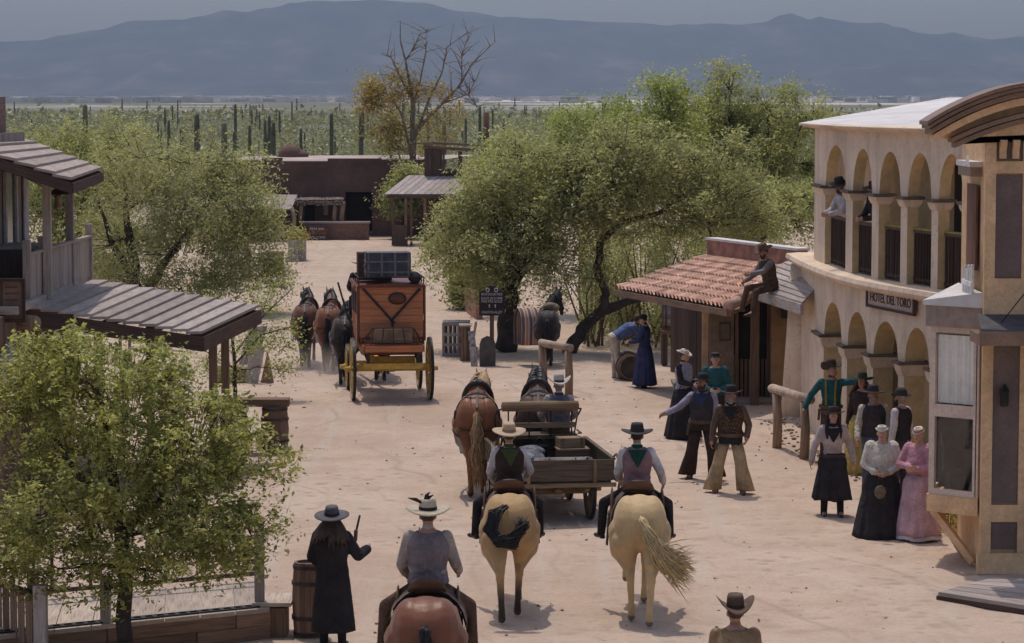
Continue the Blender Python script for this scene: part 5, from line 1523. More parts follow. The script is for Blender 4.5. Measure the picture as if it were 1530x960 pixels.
    if coat:
        m = MB(); sleeve(m, .024, .98)
        m.loft(tor(.03, .0, .511)); m.cone(U(0, -.01, .5), U(0, 0, .56), .07 * k, .062 * k)
        # long skirts of the coat
        rows = []
        for z, rx, ry in ((.1, .17, .13), (-.1, .2, .16), (-.35, .225, .18), (-.6, .25, .2), (-.74, .262, .212)):
            c = pel + V((0, 0, z * k)); rows.append([c + V((1, 0, 0)) * rx * k * bulk * math.cos(a) * (1 + .05 * math.sin(5 * a)) + V((0, 1, 0)) * ry * k * bulk * math.sin(a) * (1 + .06 * math.sin(7 * a)) for a in [2 * PI * q / 28 for q in range(28)]])
        m.loft(rows); part('coat', m, coat, .015)
    if skirt:
        mat, length, hem, folds = skirt[:4]
        m = MB(); zt = .09; n = 72; rows = []
        ph = rnd.uniform(0, 6); Z1 = hipz - length if seat is None else .3
        for i in range(10):
            t = i / 9; c = U(0, 0, zt).lerp(V((pel.x, pel.y, hipz - length)), t)
            r0x = .15 * wf * bulk * k + .018; r1 = hem
            e = t ** .72
            rx = r0x + (r1 - r0x) * e + .03 * math.sin(PI * min(1, t * 3)) * (1 if t < .33 else 0); ry = (.115 * bulk * k + .016) + (r1 * .92 - .115 * k) * e
            ring = []
            for q in range(n):
                a = 2 * PI * q / n
                f = 1 + folds * (.25 + .75 * t) * (math.sin(a * 11 + ph + .6 * math.sin(3 * a)) * .5 + .5 * math.sin(a * 17 + 2 * ph))
                ring.append(c + V((math.cos(a) * rx * f, math.sin(a) * ry * f, (.012 * math.sin(a * 5 + ph)) * t)))
            rows.append(ring)
        m.loft(rows, True); part('skirt', m, mat, 0)
        if len(skirt) > 4:      # lace hem
            m = MB(); m.loft([[p.lerp(V((pel.x, pel.y, p.z)), -.015) for p in rows[-1]], [p.lerp(V((pel.x, pel.y, p.z)), -.03) - V((0, 0, .05)) for p in rows[-1]]], False)
            part('hem_frill', m, skirt[4], 0)
    if chaps:
        for i, (h, kn, an, f_) in enumerate(leg_pts):
            m = MB(); ou = V(((-1 if i == 0 else 1), .0, 0))
            pts = [h + V((0, 0, -.05)), h.lerp(kn, .5), kn, kn.lerp(an, .5), an]
            rs = [(.098, .1), (.1, .1), (.1, .095), (.125, .11), (.15, .13)]
            rings = []
            for p, (rx, ry) in zip(pts, rs):
                rings.append([p + ou * (rx - .085) * .8 + V((math.cos(a) * rx * k * (1 + .05 * math.sin(7 * a + p.z * 9)), math.sin(a) * ry * k * (1 + .05 * math.sin(6 * a)), 0)) for a in [2 * PI * q / 24 for q in range(24)]])
            m.loft(rings); part('chaps', m, chaps, 0)
    if boots:
        for (h, kn, an, f_) in leg_pts:
            m = MB(); top = an.lerp(kn, .55)
            m.cone(top, an, .058 * k, .046 * k); m.cone(an, an + V((0, 0, -.035 * k)), .046 * k, .044 * k)
            zf = V((0, 0, -.055 * k)) if seat is None else V((0, 0, -.05 * k))
            m.cone(an + zf - f_ * .03 * k, an + zf + f_ * .15 * k, .037 * k, .034 * k); m.cone(an + zf + f_ * .15 * k, an + zf + f_ * .2 * k, .034 * k, .02 * k)
            m.obox(an + zf - f_ * .035 * k + V((0, 0, -.022 * k)), f_ * .03 * k, f_.cross(V((0, 0, 1))) * .03 * k, (0, 0, .022 * k))
            part('boot', m, boots, .01, 2)
    if belt:
        m = MB(); r0 = ering(U(0, 0, .02), X, Yv, (.17 * bulk * k + .03), (.12 * bulk * k + .03), 26, .9)
        m.loft([r0, [p + Rm @ V((0, 0, .05)) for p in r0]], False)
        m.loft([[p + (p - U(0, 0, .02)).normalized() * .006 for p in r0], [p + (p - U(0, 0, .02)).normalized() * .006 + Rm @ V((0, 0, .05)) for p in r0]], False)
        part('belt', m, belt, 0)
        m = MB(); m.bar(U(.2 * bulk, 0, .0), U(.215 * bulk, .02, -.2), .04, .08); m.cone(U(.2 * bulk, .0, .03), U(.2 * bulk, -.05, .06), .018, .02, 6)
        part('holster', m, belt, 0)
    if braces:
        m = MB()
        for s_ in (-1, 1):
            pts = [U(s_ * .075, .145 * bulk, .08), U(s_ * .08, .16, .28), U(s_ * .085, .145, .4), U(s_ * .09, .08, .5), U(s_ * .08, -.07, .5), U(s_ * .06, -.14, .3), U(s_ * .03, -.14, .06)]
            for a, b2 in zip(pts, pts[1:]): m.bar(a, b2, .035, .012, up=Yv)
        part('braces', m, braces, 0)
    if bandana:
        m = MB(); m.loft([ering(U(0, .0, .475), X, Yv, .1 * k, .085 * k, 20), ering(U(0, 0, .53), X, Yv, .082 * k, .078 * k, 20), ering(U(0, 0, .565), X, Yv, .066 * k, .066 * k, 20)])
        fr = -1 if bandana[1] == 'back' else 1
        yb = .13
        m.loft([[U(-.13, fr * yb * .75, .5), U(.13, fr * yb * .75, .5), U(.13, fr * (yb * .75 + .02), .5), U(-.13, fr * (yb * .75 + .02), .5)], [U(-.09, fr * (yb + .01), .42), U(.09, fr * (yb + .01), .42), U(.09, fr * (yb + .035), .42), U(-.09, fr * (yb + .035), .42)], [U(-.01, fr * (yb + .02), .27), U(.01, fr * (yb + .02), .27), U(.01, fr * (yb + .04), .27), U(-.01, fr * (yb + .04), .27)]])
        part('bandana', m, bandana[0], .011, 3)
    # hair
    if hair:
        mat, style = hair
        m = MB(); m.ell(hc + hr @ V((0, -.026, .028)) * hs, (.082 * hs, .09 * hs, .098 * hs), hr, 14, 10)
        if style == 'long':
            for q in range(16):
                a = PI + PI * (q / 15) * 1.1 - .15; p0 = hc + hr @ V((math.cos(a) * .075, math.sin(a) * .075, 0)) * hs
                bk = Rm @ V((math.cos(a) * .15, math.sin(a) * .15 - .02, -.22 + rnd.uniform(-.06, .04)))
                m.tube([p0, p0 + bk * .3, p0 + bk * .75 + V((rnd.uniform(-.01, .01), 0, 0)), p0 + bk * 1.25], [.022, .03, .028, .006], 7)
        elif style == 'bun':
            m.ell(hc + hr @ V((0, -.09, .05)) * hs, (.05, .045, .05), hr); m.ell(hc + hr @ V((0, .0, .085)) * hs, (.07, .07, .04), hr)
        elif style == 'braids':
            for s_ in (-1, 1): m.tube([hc + hr @ V((s_ * .075, -.02, .0)), hc + hr @ V((s_ * .09, .0, -.1)), hc + hr @ V((s_ * .105, .05, -.22)), hc + hr @ V((s_ * .1, .08, -.34))], [.03, .035, .036, .015], 8)
        o = part('hair', m, mat, .011, 2)
    if beard:
        m = MB(); m.ell(hc + hr @ V((0, .055, -.085)) * hs, (.05, .042, .05), hr); m.ell(hc + hr @ V((0, .085, -.04)) * hs, (.04, .014, .012), hr)
        for s_ in (-1, 1): m.cone(hc + hr @ V((s_ * .058, .02, -.01)) * hs, hc + hr @ V((s_ * .04, .05, -.08)) * hs, .014, .03)
        part('beard', m, beard, .009, 2)
    if hat:
        mat, kind, tilt = hat[:3]
        br, ch, cw = {'wide': (.205, .12, .088), 'cowboy': (.185, .135, .088), 'flat': (.205, .115, .09), 'bowler': (.135, .115, .088), 'top': (.17, .14, .086), 'small': (.12, .07, .08)}[kind]
        br *= hat[4] if len(hat) > 4 else 1
        hM = Matrix.Translation(hc + hr @ V((0, -.012, .052)) * hs) @ (hr @ Matrix.Rotation(R(tilt), 3, 'X')).to_4x4() @ Matrix.Scale(1.06 * hs, 4)
        m = MB(); n = 32
        cu = {'wide': .3, 'cowboy': .75, 'flat': .06, 'bowler': .35, 'top': .12, 'small': .2}[kind] * curl / .35
        def surf(rad, a, zz):
            x, y = math.cos(a) * rad * .94, math.sin(a) * rad * 1.06
            lift = 0
            if rad > cw:
                u = (rad - cw) / max(br - cw, .01); lift = cu * .13 * (u ** 1.6) * (math.cos(a) ** 2) - .02 * cu * u * (math.sin(a) ** 2)
            return hM @ V((x * (1 - (.10 * cu if rad > cw else 0)), y, zz + lift))
        prof = [(br, 0), (br * .99, .006), ((br + cw) / 2, .004), (cw + .004, .01), (cw, .02), (cw * .98, .045), (cw * .93, ch * .75), (cw * .82, ch * .97), (cw * .45, ch * (1.02 if kind in ('flat', 'top', 'bowler') else .93)), (.004, ch * (1.02 if kind in ('flat', 'top', 'bowler') else .84))]
        if kind == 'bowler': prof[6:9] = [(cw * .95, ch * .6), (cw * .72, ch * .9), (cw * .4, ch)]
        rings = [[surf(r_, 2 * PI * q / n, z) for q in range(n)] for r_, z in prof]
        under = [[surf(r_, 2 * PI * q / n, z - .006) for q in range(n)] for r_, z in ((cw * .9, .002), ((br + cw) / 2, 0), (br, 0))]
        m.loft(under + rings, True)
        o = part('hat', m, mat, 0)
        m = MB(); m.loft([[surf(cw + .0055, 2 * PI * q / n, .012) - (hM @ V((0, 0, 0)) - hM @ V((0, 0, 0))) for q in range(n)], [surf(cw * .985 + .0055, 2 * PI * q / n, .042) for q in range(n)]], False)
        hb = m.build('hat_band', hat[3] if len(hat) > 3 and hat[3] else M_LET, o)
    root['_j'] = 0
    del root['_j']
    return root, dict(hc=hc, U=U, arm=arm_pts, leg=leg_pts, hr=hr, k=k)
# ------------------------------------------------------------------ horses
def coat_mat(name, base, dark=None, z0=.3, z1=.7, belly=None, rough=.62, patch=None):
    if name in MC: return MC[name]
    m, nt, b = _nodes(name)
    tc = nd(nt, 'ShaderNodeTexCoord').outputs['Object']
    sep = nd(nt, 'ShaderNodeSeparateXYZ'); nt.links.new(tc, sep.inputs[0])
    f = noise(nt, tc, 3.0, 5)
    c = ramp(nt, f, [(.3, sc(base, .82)), (.7, sc(base, 1.12))])
    f2 = noise(nt, tc, 45, 4)
    c = mixc(nt, ramp(nt, f2, [(.35, (.25, .25, .25)), (.6, (0, 0, 0))]), c, sc(base, .6))
    if dark:
        ad = nd(nt, 'ShaderNodeMath', operation='MULTIPLY_ADD'); nt.links.new(f, ad.inputs[0]); ad.inputs[1].default_value = .25; nt.links.new(sep.outputs[2], ad.inputs[2])
        g = nd(nt, 'ShaderNodeMapRange'); nt.links.new(ad.outputs[0], g.inputs[0]); g.inputs[1].default_value = z0 + .12; g.inputs[2].default_value = z1 + .12; g.inputs[3].default_value = 1; g.inputs[4].default_value = 0
        c = mixc(nt, g.outputs[0], c, dark)
    nt.links.new(c, b.inputs['Base Color']); b.inputs['Roughness'].default_value = rough; b.inputs['Specular IOR Level'].default_value = .2
    bp = nd(nt, 'ShaderNodeBump', Strength=.35, Distance=.015); nt.links.new(noise(nt, tc, 9, 6, .6), bp.inputs['Height']); nt.links.new(bp.outputs[0], b.inputs['Normal'])
    b.inputs['Sheen Weight'].default_value = .15
    MC[name] = m
    return m
M_HOOF = plain('hoof_horn', (.09, .07, .055), .6, .3, 8); M_HOOF2 = plain('pale_hoof_horn', (.33, .25, .18), .6, .25, 8)
M_TACK = leather('tack', (.035, .024, .02)); M_TACK2 = leather('brown_tack', (.12, .06, .035))
def strap(mb, pts, w=.03, t=.008, up=None):
    for a, b in zip(pts, pts[1:]): mb.bar(a, b, w, t, up=up or (0, 0, 1))
def horse(name, label, loc, yaw, coat, mane, s=1.0, steps=((0, 0), (0, 0), (0, 0), (0, 0)), neck=(0, 0), tail='hang', tack='saddle', hoof=None, group=None, fat=1.0, cat='horse', tail_dir=(0, 0), headdown=0, ears=1.0, blinkers=False):
    """faces +y.  steps: (fore-aft shift, lift) for LF, RF, LH, RH feet"""
    root = thing(name, label, cat, loc, R(yaw), group)
    root.scale = (s, s, s)
    b = MB()
    b.ell((0, -.60, 1.17), (.285 * fat, .38, .345), None, 16, 12)
    b.ell((0, -.05, 1.12), (.275 * fat, .62, .32), None, 16, 12)
    b.ell((0, .42, 1.13), (.245 * fat, .34, .37), None, 16, 12)
    b.ell((0, .38, 1.38), (.1, .3, .13), None, 12, 8)
    b.cone((0, -.2, 1.31), (0, -.66, 1.39), .12, .12)
    for sx in (-1, 1): b.ell((sx * .145, -.64, 1.17), (.175 * fat, .31, .34), None, 12, 10); b.ell((sx * .14, .52, 1.05), (.13, .2, .26), None, 12, 10)
    nr = Matrix.Rotation(R(neck[0]), 3, 'Z') @ Matrix.Rotation(R(neck[1]), 3, 'X')
    n0 = V((0, .58, 1.25)); P = lambda y, z, x=0: n0 + nr @ V((x, y - .58, z - 1.25))
    hr = nr @ Matrix.Rotation(R(-headdown), 3, 'X')
    hd = P(1.02, 1.82)
    for sx in (-1, 1): b.ell((sx * .2 * fat, -.42, 1.33), (.075, .09, .07)); b.ell((sx * .11, -.86, 1.12), (.11, .1, .2))
    Q = lambda x, y, z: hd + hr @ V((x, y, z))
    b.loft([ering(P(.42, 1.18), nr @ V((1, 0, 0)), nr @ V((0, -.45, .9)), .17, .34), ering(P(.66, 1.42), nr @ V((1, 0, 0)), nr @ V((0, -.6, .8)), .13, .25), ering(P(.84, 1.64), nr @ V((1, 0, 0)), nr @ V((0, -.6, .8)), .1, .19), ering(P(1.0, 1.8), nr @ V((1, 0, 0)), nr @ V((0, -.5, .85)), .085, .14)])
    b.ell(Q(0, .02, -.02), (.095, .14, .13), hr); b.cone(Q(0, .08, -.05), Q(0, .36, -.34), .098, .062); b.ell(Q(0, .40, -.385), (.06, .075, .07), hr)
    b.cone(Q(0, .04, -.12), Q(0, .25, -.34), .085, .045)
    for sx in (-1, 1): b.cone(Q(sx * .06, -.02, .09), Q(sx * .085, .0, .09 + .15 * ears), .035, .008); b.ell(Q(sx * .085, .12, -.04), (.02, .03, .03), hr)
    L = []
    # front legs
    for i, sx in ((0, -1), (1, 1)):
        dy, lf = steps[i]
        sh = V((sx * .155, .5, 1.0)); kn = V((sx * .125, .5 + dy * .55 + lf * .25, .52 + lf * .35)); ft = V((sx * .11, .5 + dy - lf * .35, .16 + lf)); tip = V((sx * .11, .545 + dy - lf * .45, .05 + lf * .85))
        b.cone(sh, sh.lerp(kn, .55), .125, .082); b.cone(sh.lerp(kn, .45), kn, .085, .058); b.ell(kn, (.06, .062, .075)); b.cone(kn, ft, .046, .037); b.ell(ft, (.046, .05, .05)); b.cone(ft, tip, .042, .05)
        L.append((tip, lf))
    for i, sx in ((2, -1), (3, 1)):
        dy, lf = steps[i]
        hp = V((sx * .17, -.62, 1.08)); st = V((sx * .19, -.46 + dy * .25, .84)); hk = V((sx * .115, -.82 + dy * .75 + lf * .1, .56 + lf * .6)); ft = V((sx * .095, -.76 + dy - lf * .2, .17 + lf)); tip = V((sx * .095, -.71 + dy - lf * .45, .05 + lf * .85))
        b.cone(hp, st, .21 * fat, .165); b.cone(st, hk + V((0, .03, .06)), .155, .066); b.cone(hp - V((0, .12, .1)), hk + V((0, .05, .16)), .175, .078); b.ell(hk, (.056, .075, .085)); b.cone(hk, ft, .05, .04); b.ell(ft, (.048, .052, .052)); b.cone(ft, tip, .044, .052)
        L.append((tip, lf))
    hooves = hoof or M_HOOF
    body = b.build('body', [coat, hooves, M_EYE], root)
    eyes = [Q(sx * .098, .125, -.035) for sx in (-1, 1)]; nost = [Q(sx * .045, .455, -.39) for sx in (-1, 1)]
    def post(me, L=L, eyes=eyes, nost=nost):
        n = len(me.polygons); c = np.empty(n * 3); me.polygons.foreach_get('center', c); c = c.reshape(-1, 3); mi = np.zeros(n, np.int32)
        for tip, lf in L:
            t = np.array(tip); mi[(np.linalg.norm(c - t, axis=1) < .085) & (c[:, 2] < t[2] + .025)] = 1
        for e in eyes: mi[np.linalg.norm(c - np.array(e), axis=1) < .026] = 2
        for e in nost: mi[np.linalg.norm(c - np.array(e), axis=1) < .02] = 2
        me.polygons.foreach_set('material_index', mi)
    remesh(body, .0165, 11, .5, post)
    # mane
    m = MB()
    for i in range(26):
        t = i / 25; p = P(.40 + .58 * t, 1.55 + .38 * t); sd = 1 if rnd.random() < .8 else -1
        m.tube([p + nr @ V((0, 0, .02)), p + nr @ V((sd * .07, .0, .03)), p + nr @ V((sd * (.13 + .03 * rnd.random()), rnd.uniform(-.03, .03), -.12 - .1 * rnd.random())), p + nr @ V((sd * .14, rnd.uniform(-.05, .02), -.24 - .12 * rnd.random()))], [.022, .026, .018, .004], 5)
    for i in range(6): m.tube([Q(rnd.uniform(-.03, .03), -.02, .12), Q(rnd.uniform(-.05, .05), .1, .1), Q(rnd.uniform(-.05, .05), .2, -.05)], [.02, .018, .004], 5)
    m.build('mane', mane, root)
    # tail: many strands
    m = MB(); t0 = V((0, -.93, 1.28))
    for i in range(240):
        j = lambda a: V((rnd.gauss(0, a), rnd.gauss(0, a), rnd.gauss(0, a)))
        if tail == 'hang': pts = [t0 + j(.012), t0 + V((0, -.09, -.05)) + j(.02), t0 + V((0, -.12, -.3)) + j(.035), t0 + V((0, -.09, -.65)) + j(.05), t0 + V((0, -.07, -.95 + rnd.uniform(-.2, .12))) + j(.05)]
        elif tail == 'swish':
            e = rnd.uniform(.6, 1.02); w = rnd.gauss(0, .42)
            pts = [t0 + j(.012), t0 + V((.02, -.09, -.05)) + j(.022), t0 + V((.11, -.17, -.22 - .04 * w)) + j(.035), t0 + V((.29 * e, -.18, -.42 - .12 * w)) + j(.03), t0 + V((.46 * e, -.16, -.53 - .22 * w)) + j(.03), t0 + V((.62 * e, -.12, -.60 - .3 * w)) + j(.03)]
        else:  # swung over the left hip, curling back to the right
            q = rnd.random(); r = rnd.gauss(0, 1)
            pts = [t0 + V((-.03 - .06 * q, .0, .12)) + j(.012), t0 + V((-.13 - .09 * q, -.08, .05)) + j(.016), t0 + V((-.17 - .11 * q, -.14, -.13)) + j(.018), t0 + V((-.08 - .08 * q, -.19, -.27 + .02 * r)) + j(.02), t0 + V((.06, -.21, -.24 + .04 * r)) + j(.022), t0 + V((.14 + .02 * r, -.19, -.13 + .03 * r)) + j(.026), t0 + V((.14 + .03 * r, -.16, -.02)) + j(.03)][:rnd.choice([5, 6, 7, 7, 7])]
        m.tube(pts, [.006] + [.008] * (len(pts) - 2) + [.001], 4)
    m.build('tail', mane, root)
    b = MB()
    if tack in ('saddle', 'pack'):
        def over(y, z, rx, rz, a0=-2.0, a1=2.0, n=14): return [V((math.sin(a0 + (a1 - a0) * i / n) * rx, y, z + math.cos(a0 + (a1 - a0) * i / n) * rz)) for i in range(n + 1)]
        m = MB()
        rings = [over(y, 1.12, .30 * fat + .008, .375 + (.02 if abs(y) < .25 else .015)) for y in (-.26, -.1, .1, .3)]
        m.loft(rings, False, None, True, 0, False); m.loft([[p + (p - V((0, p.y, 1.12))).normalized() * .02 for p in r] for r in rings], False, None, True, 0, False)
        m.build('saddle_blanket', cloth('saddle_blanket', (.17, .12, .1)), root)
    if tack == 'saddle':
        m = MB(); m.ell((0, .06, 1.50), (.17, .26, .06), None, 14, 8); m.cone((0, .27, 1.54), (0, .31, 1.64), .05, .03); m.ell((0, .32, 1.66), (.035, .045, .02))
        m.loft([ering((0, -.2, 1.5), V((1, 0, 0)), V((0, 0, 1)), .2, .05), ering((0, -.26, 1.58), V((1, 0, 0)), V((0, 0, 1)), .17, .045), ering((0, -.28, 1.62), V((1, 0, 0)), V((0, 0, 1)), .1, .02)])
        for sx in (-1, 1):
            m.ell((sx * .30, .05, 1.27), (.025, .2, .24)); m.bar((sx * .33, .1, 1.2), (sx * .36, .12, .8), .14, .025, up=(1, 0, 0))
        m.build('saddle', M_TACK2, root)
    m = MB()   # bridle / halter
    for y0 in (.06, .22, .32):
        rr = .115 - .09 * (y0 - .06)
        pts = [Q(math.cos(a) * rr, y0 + .05 * math.sin(a), -.05 - (y0 - .06) * 1.0 + math.sin(a) * rr * 1.15) for a in [2 * PI * q / 12 for q in range(13)]]
        strap(m, pts, .022, .008)
    for sx in (-1, 1): strap(m, [Q(sx * .1, .04, .06), Q(sx * .1, .16, -.16), Q(sx * .075, .34, -.32)], .02, .008)
    if blinkers:
        for sx in (-1, 1): m.obox(Q(sx * .125, .12, -.02), hr @ V((.008, 0, 0)), hr @ V((0, .055, -.03)), hr @ V((0, .03, .055)))
    if tack == 'saddle':
        for sx in (-1, 1): m.tube([Q(sx * .07, .36, -.34), P(.8, 1.3, sx * .2), V((sx * .06, .34, 1.66))], .008, 5)
    m.build('bridle', M_TACK, root)
    if tack == 'harness':
        m = MB()
        el = lambda y, z, rx, rz, a0=0, a1=2 * PI, n=22, tilt=0: [V((math.sin(a0 + (a1 - a0) * i / n) * rx, y + tilt * math.cos(a0 + (a1 - a0) * i / n), z + math.cos(a0 + (a1 - a0) * i / n) * rz)) for i in range(n + 1)]
        m.tube(el(.58, 1.26, .215, .33, tilt=-.14), .05, 8)                       # collar
        m.build('collar', M_TACK, root)
        m = MB()
        strap(m, el(.12, 1.12, .295 * fat, .345), .05, .012)
        strap(m, el(-.45, 1.17, .31 * fat, .36, -1.9, 1.9), .035, .012); strap(m, el(-.72, 1.2, .31 * fat, .345, -1.8, 1.8), .035, .012)
        for sx in (-1, 1):
            strap(m, [V((sx * .24, .55, 1.05)), V((sx * .32 * fat, .0, 1.0)), V((sx * .33 * fat, -.6, .98)), V((sx * .26, -1.05, .85)), V((sx * .22, -1.5, .75))], .045, .012)
            strap(m, [V((sx * .31 * fat, -.5, 1.1)), V((sx * .24, -.93, 1.02)), V((0, -1.0, 1.0))], .035, .012)
            m.tube([Q(sx * .08, .34, -.32), P(.75, 1.5, sx * .15), V((sx * .08, .1, 1.48)), V((sx * .1, -.9, 1.5))], .008, 5)
        strap(m, [V((0, .3, 1.53)), V((0, -.3, 1.475)), V((0, -.75, 1.53)), V((0, -.95, 1.36))], .035, .012)
        m.build('harness', M_TACK, root)
    return root
# ------------------------------------------------------------------ hat, hair and cloth colours
K_BLACK = cloth('black', (.036, .031, .034)); K_CHAR = cloth('charcoal', (.065, .056, .06)); K_WHITE = cloth('white_shirt', (.62, .57, .58)); K_NAVY = cloth('navy', (.055, .062, .14)); K_BLUE = cloth('blue_shirt', (.12, .17, .33))
K_CREAM = cloth('cream_trousers', (.56, .50, .42)); K_TEAL = cloth('teal_shirt', (.03, .115, .125)); K_LAV = cloth('lavender_shirt', (.37, .35, .46)); K_BROWN = cloth('brown', (.11, .07, .05)); K_DBROWN = cloth('dark_brown', (.055, .035, .03))
K_TAN = cloth('tan_chaps', (.46, .34, .20)); K_PINK = cloth('pink_dress', (.58, .29, .36)); K_PINK2 = cloth('pale_pink_skirt', (.56, .36, .40)); K_LACE = cloth('cream_lace', (.62, .58, .52), var=.06, scale=30); K_JEAN = cloth('blue_jeans', (.10, .12, .19))
K_GREEN = cloth('olive_bandana', (.085, .10, .035)); K_GREEN2 = cloth('dark_green_bandana', (.02, .075, .05)); K_MAUVE = cloth('mauve_vest', (.27, .16, .165)); K_GREYV = cloth('grey_vest', (.21, .175, .185)); K_PALE = cloth('pale_striped_shirt', (.50, .42, .41)); K_YEL = cloth('yellow_dress', (.42, .31, .10)); K_YBR = cloth('yellow_braces', (.30, .22, .05))
K_JACK = leather('jacket', (.30, .17, .09)); K_BBOOT = leather('black_boots', (.025, .02, .02)); K_BRBOOT = leather('brown_boots', (.10, .055, .035)); K_BJACK = leather('brown_jacket', (.13, .075, .045)); K_FUR = cloth('brown_fur', (.12, .075, .05), var=.5, scale=40)
H_STRAW = plain('straw_hat', (.50, .37, .25), .85, .12, 12, .3, 90, tone=0); H_CREAM = plain('cream_felt_hat', (.46, .39, .29), .85, .12, 6, .1, 60, tone=0); H_BLACK = plain('black_felt_hat', (.036, .031, .031), .8, .2, 6, tone=0); H_GREY = plain('grey_felt_hat', (.10, .095, .105), .8, .15, 6, tone=0)
H_BROWN = plain('brown_felt_hat', (.12, .07, .048), .8, .2, 6, tone=0); H_BLUEGREY = plain('pale_grey_hat', (.42, .38, .36), .8, .15, 6, tone=0)
F_BRN = plain('brown_hair', (.07, .04, .025), .6, .3, 30, .5, 90, tone=0); F_BLK = plain('black_hair', (.016, .012, .012), .5, .3, 30, .5, 90, tone=0); F_BLD = plain('blond_hair', (.36, .22, .11), .6, .3, 30, .5, 90, tone=0); F_GRY = plain('grey_hair', (.33, .29, .26), .7, .3, 30, .5, 90, tone=0)
hang = lambda o=8: (((-100, -90 + o), (-50, -84 + o * .3)), ((100, -90 + o), (50, -84 + o * .3)))
G2 = 'people standing along the right side'
def people():
    # bending man and woman in blue by the store porch
    person('person bent forward at the waist in blue shirt and cream trousers near the barrel', G(918, 566), -78, 1.78, bulk=1.05, lean=60, head=(0, -10), skin='tan', shirt=K_BLUE, trousers=K_CREAM, boots=K_BBOOT, hair=(F_BRN, 'short'), arms=(((-20, -50), (0, -25)), ((15, -55), (0, -20))), legs=(((-60, -84), (-60, -84)), ((20, -84), (0, -86))), belt=None)
    person('person in long navy blue dress and dark bonnet facing the bending man', G(963, 580), 76, 1.66, sex='f', head=(0, -22), skin='fair', shirt=K_NAVY, skirt=(K_NAVY, .80, .27, .07), boots=K_BBOOT, hair=(F_BLK, 'bun'), hat=(H_BLACK, 'small', -8), arms=(((-40, -70), (10, -10)), ((40, -70), (-10, -8))), legs=(((-60, -87), (-60, -88)), ((60, -87), (60, -88))))
    person('person in black jacket and skirt with a white flowered bonnet holding a plate', G(1021, 655), -128, 1.70, G2, sex='f', head=(12, 0), skin='fair', shirt=K_BLACK, vest=K_LAV, skirt=(K_BLACK, .87, .36, .06), boots=K_BBOOT, hair=(F_BRN, 'bun'), hat=(K_LACE, 'small', -18, K_LACE, 1.25), arms=(((-40, -75), (20, -12)), ((30, -75), (-10, -10))))
    person('person in a teal shirt and small black hat standing behind the two walking cowboys', G(1068, 664), 176, 1.72, G2, skin='fair', shirt=K_TEAL, trousers=K_DBROWN, boots=K_BBOOT, hair=(F_BLK, 'short'), hat=(H_BLACK, 'small', 0, None, 1.0), arms=(((-60, -72), (40, -15)), ((60, -72), (-40, -15))), sleeve_puff=1.25)
    person('person walking in a lavender shirt, dark vest and brown chaps with one arm held out', G(1049, 716), 162, 1.76, G2, bulk=1.12, head=(-8, 4), skin='ruddy', shirt=K_LAV, vest=K_CHAR, trousers=K_DBROWN, chaps=K_DBROWN, boots=K_BRBOOT, hair=(F_BLK, 'short'), beard=F_BRN, hat=(H_BLACK, 'flat', 2), bandana=(K_NAVY, 'front'), belt=M_TACK2, arms=(((-80, -78), (0, -60)), ((70, -42), (55, -22))), legs=(((-60, -76), (-100, -84)), ((110, -78), (120, -82))))
    person('person in a brown jacket, black bandana and tan chaps striding in a black hat', G(1091, 738), 174, 1.74, G2, bulk=1.1, skin='ruddy', shirt=K_BJACK, vest=K_FUR, trousers=K_BLACK, chaps=K_TAN, boots=K_BRBOOT, hair=(F_BLK, 'short'), beard=F_GRY, hat=(H_BLACK, 'wide', 4), bandana=(K_BLACK, 'front'), belt=M_TACK2, arms=(((-110, -66), (10, -48)), ((100, -72), (20, -70))), legs=(((-50, -77), (-110, -84)), ((100, -76), (120, -82))))
    person('person in a teal shirt and yellow braces pointing to the right from the hitching rail', G(1241, 690), 168, 1.76, G2, head=(42, 8), skin='ruddy', shirt=K_TEAL, trousers=K_BROWN, boots=K_BRBOOT, hair=(F_BRN, 'short'), hat=(H_DKB, 'cowboy', 4), braces=K_YBR, arms=(((-82, 6), (-78, 20)), ((95, -52), (60, -62))), legs=(((-60, -86), (-60, -88)), ((60, -85), (60, -88))), bandana=None, belt=M_TACK2)
    person('person with long black hair in pale shirt and black culottes wearing a gun belt', G(1243, 770), 178, 1.66, G2, sex='f', head=(5, 4), skin='fair', shirt=K_PALE, skirt=(K_BLACK, .62, .30, .10), trousers=K_BLACK, boots=leather('dark_blue_boots', (.035, .04, .055)), hair=(F_BLK, 'braids'), hat=(H_BLACK, 'wide', 6), bandana=(K_BLACK, 'front'), belt=M_TACK, arms=(((-95, -62), (-60, -76)), ((95, -62), (60, -76))), sleeve_puff=1.2, legs=(((-60, -85), (-60, -88)), ((60, -85), (60, -88))))
    person('person with a grey beard in a dark vest, pale sleeves and blue jeans', G(1303, 737), -172, 1.74, G2, bulk=1.08, head=(-10, 0), skin='ruddy', shirt=K_CREAM, vest=K_CHAR, trousers=K_JEAN, boots=K_BRBOOT, hair=(F_GRY, 'short'), beard=F_GRY, hat=(H_BLACK, 'flat', 3), arms=(((-80, -76), (-20, -55)), ((80, -76), (20, -50))))
    person('person seen from behind in a black vest and light sleeves with a dark moustache', G(1345, 742), 48, 1.73, G2, bulk=1.05, head=(12, 0), skin='tan', shirt=K_WHITE, vest=K_BLACK, trousers=K_CHAR, boots=K_BBOOT, hair=(F_GRY, 'short'), beard=F_BLK, hat=(H_BLACK, 'bowler', 0, None, 1.1), arms=hang(12))
    person('person in a dark brown top and yellow skirt half hidden behind the pointing man', G(1287, 706), 150, 1.70, G2, sex='f', skin='tan', shirt=K_DBROWN, skirt=(K_YEL, .9, .33, .06), hair=(F_BRN, 'long'), hat=(plain('leafy_dark_hat', (.04, .045, .025), .9, .4, 30), 'wide', 8), arms=hang(14))
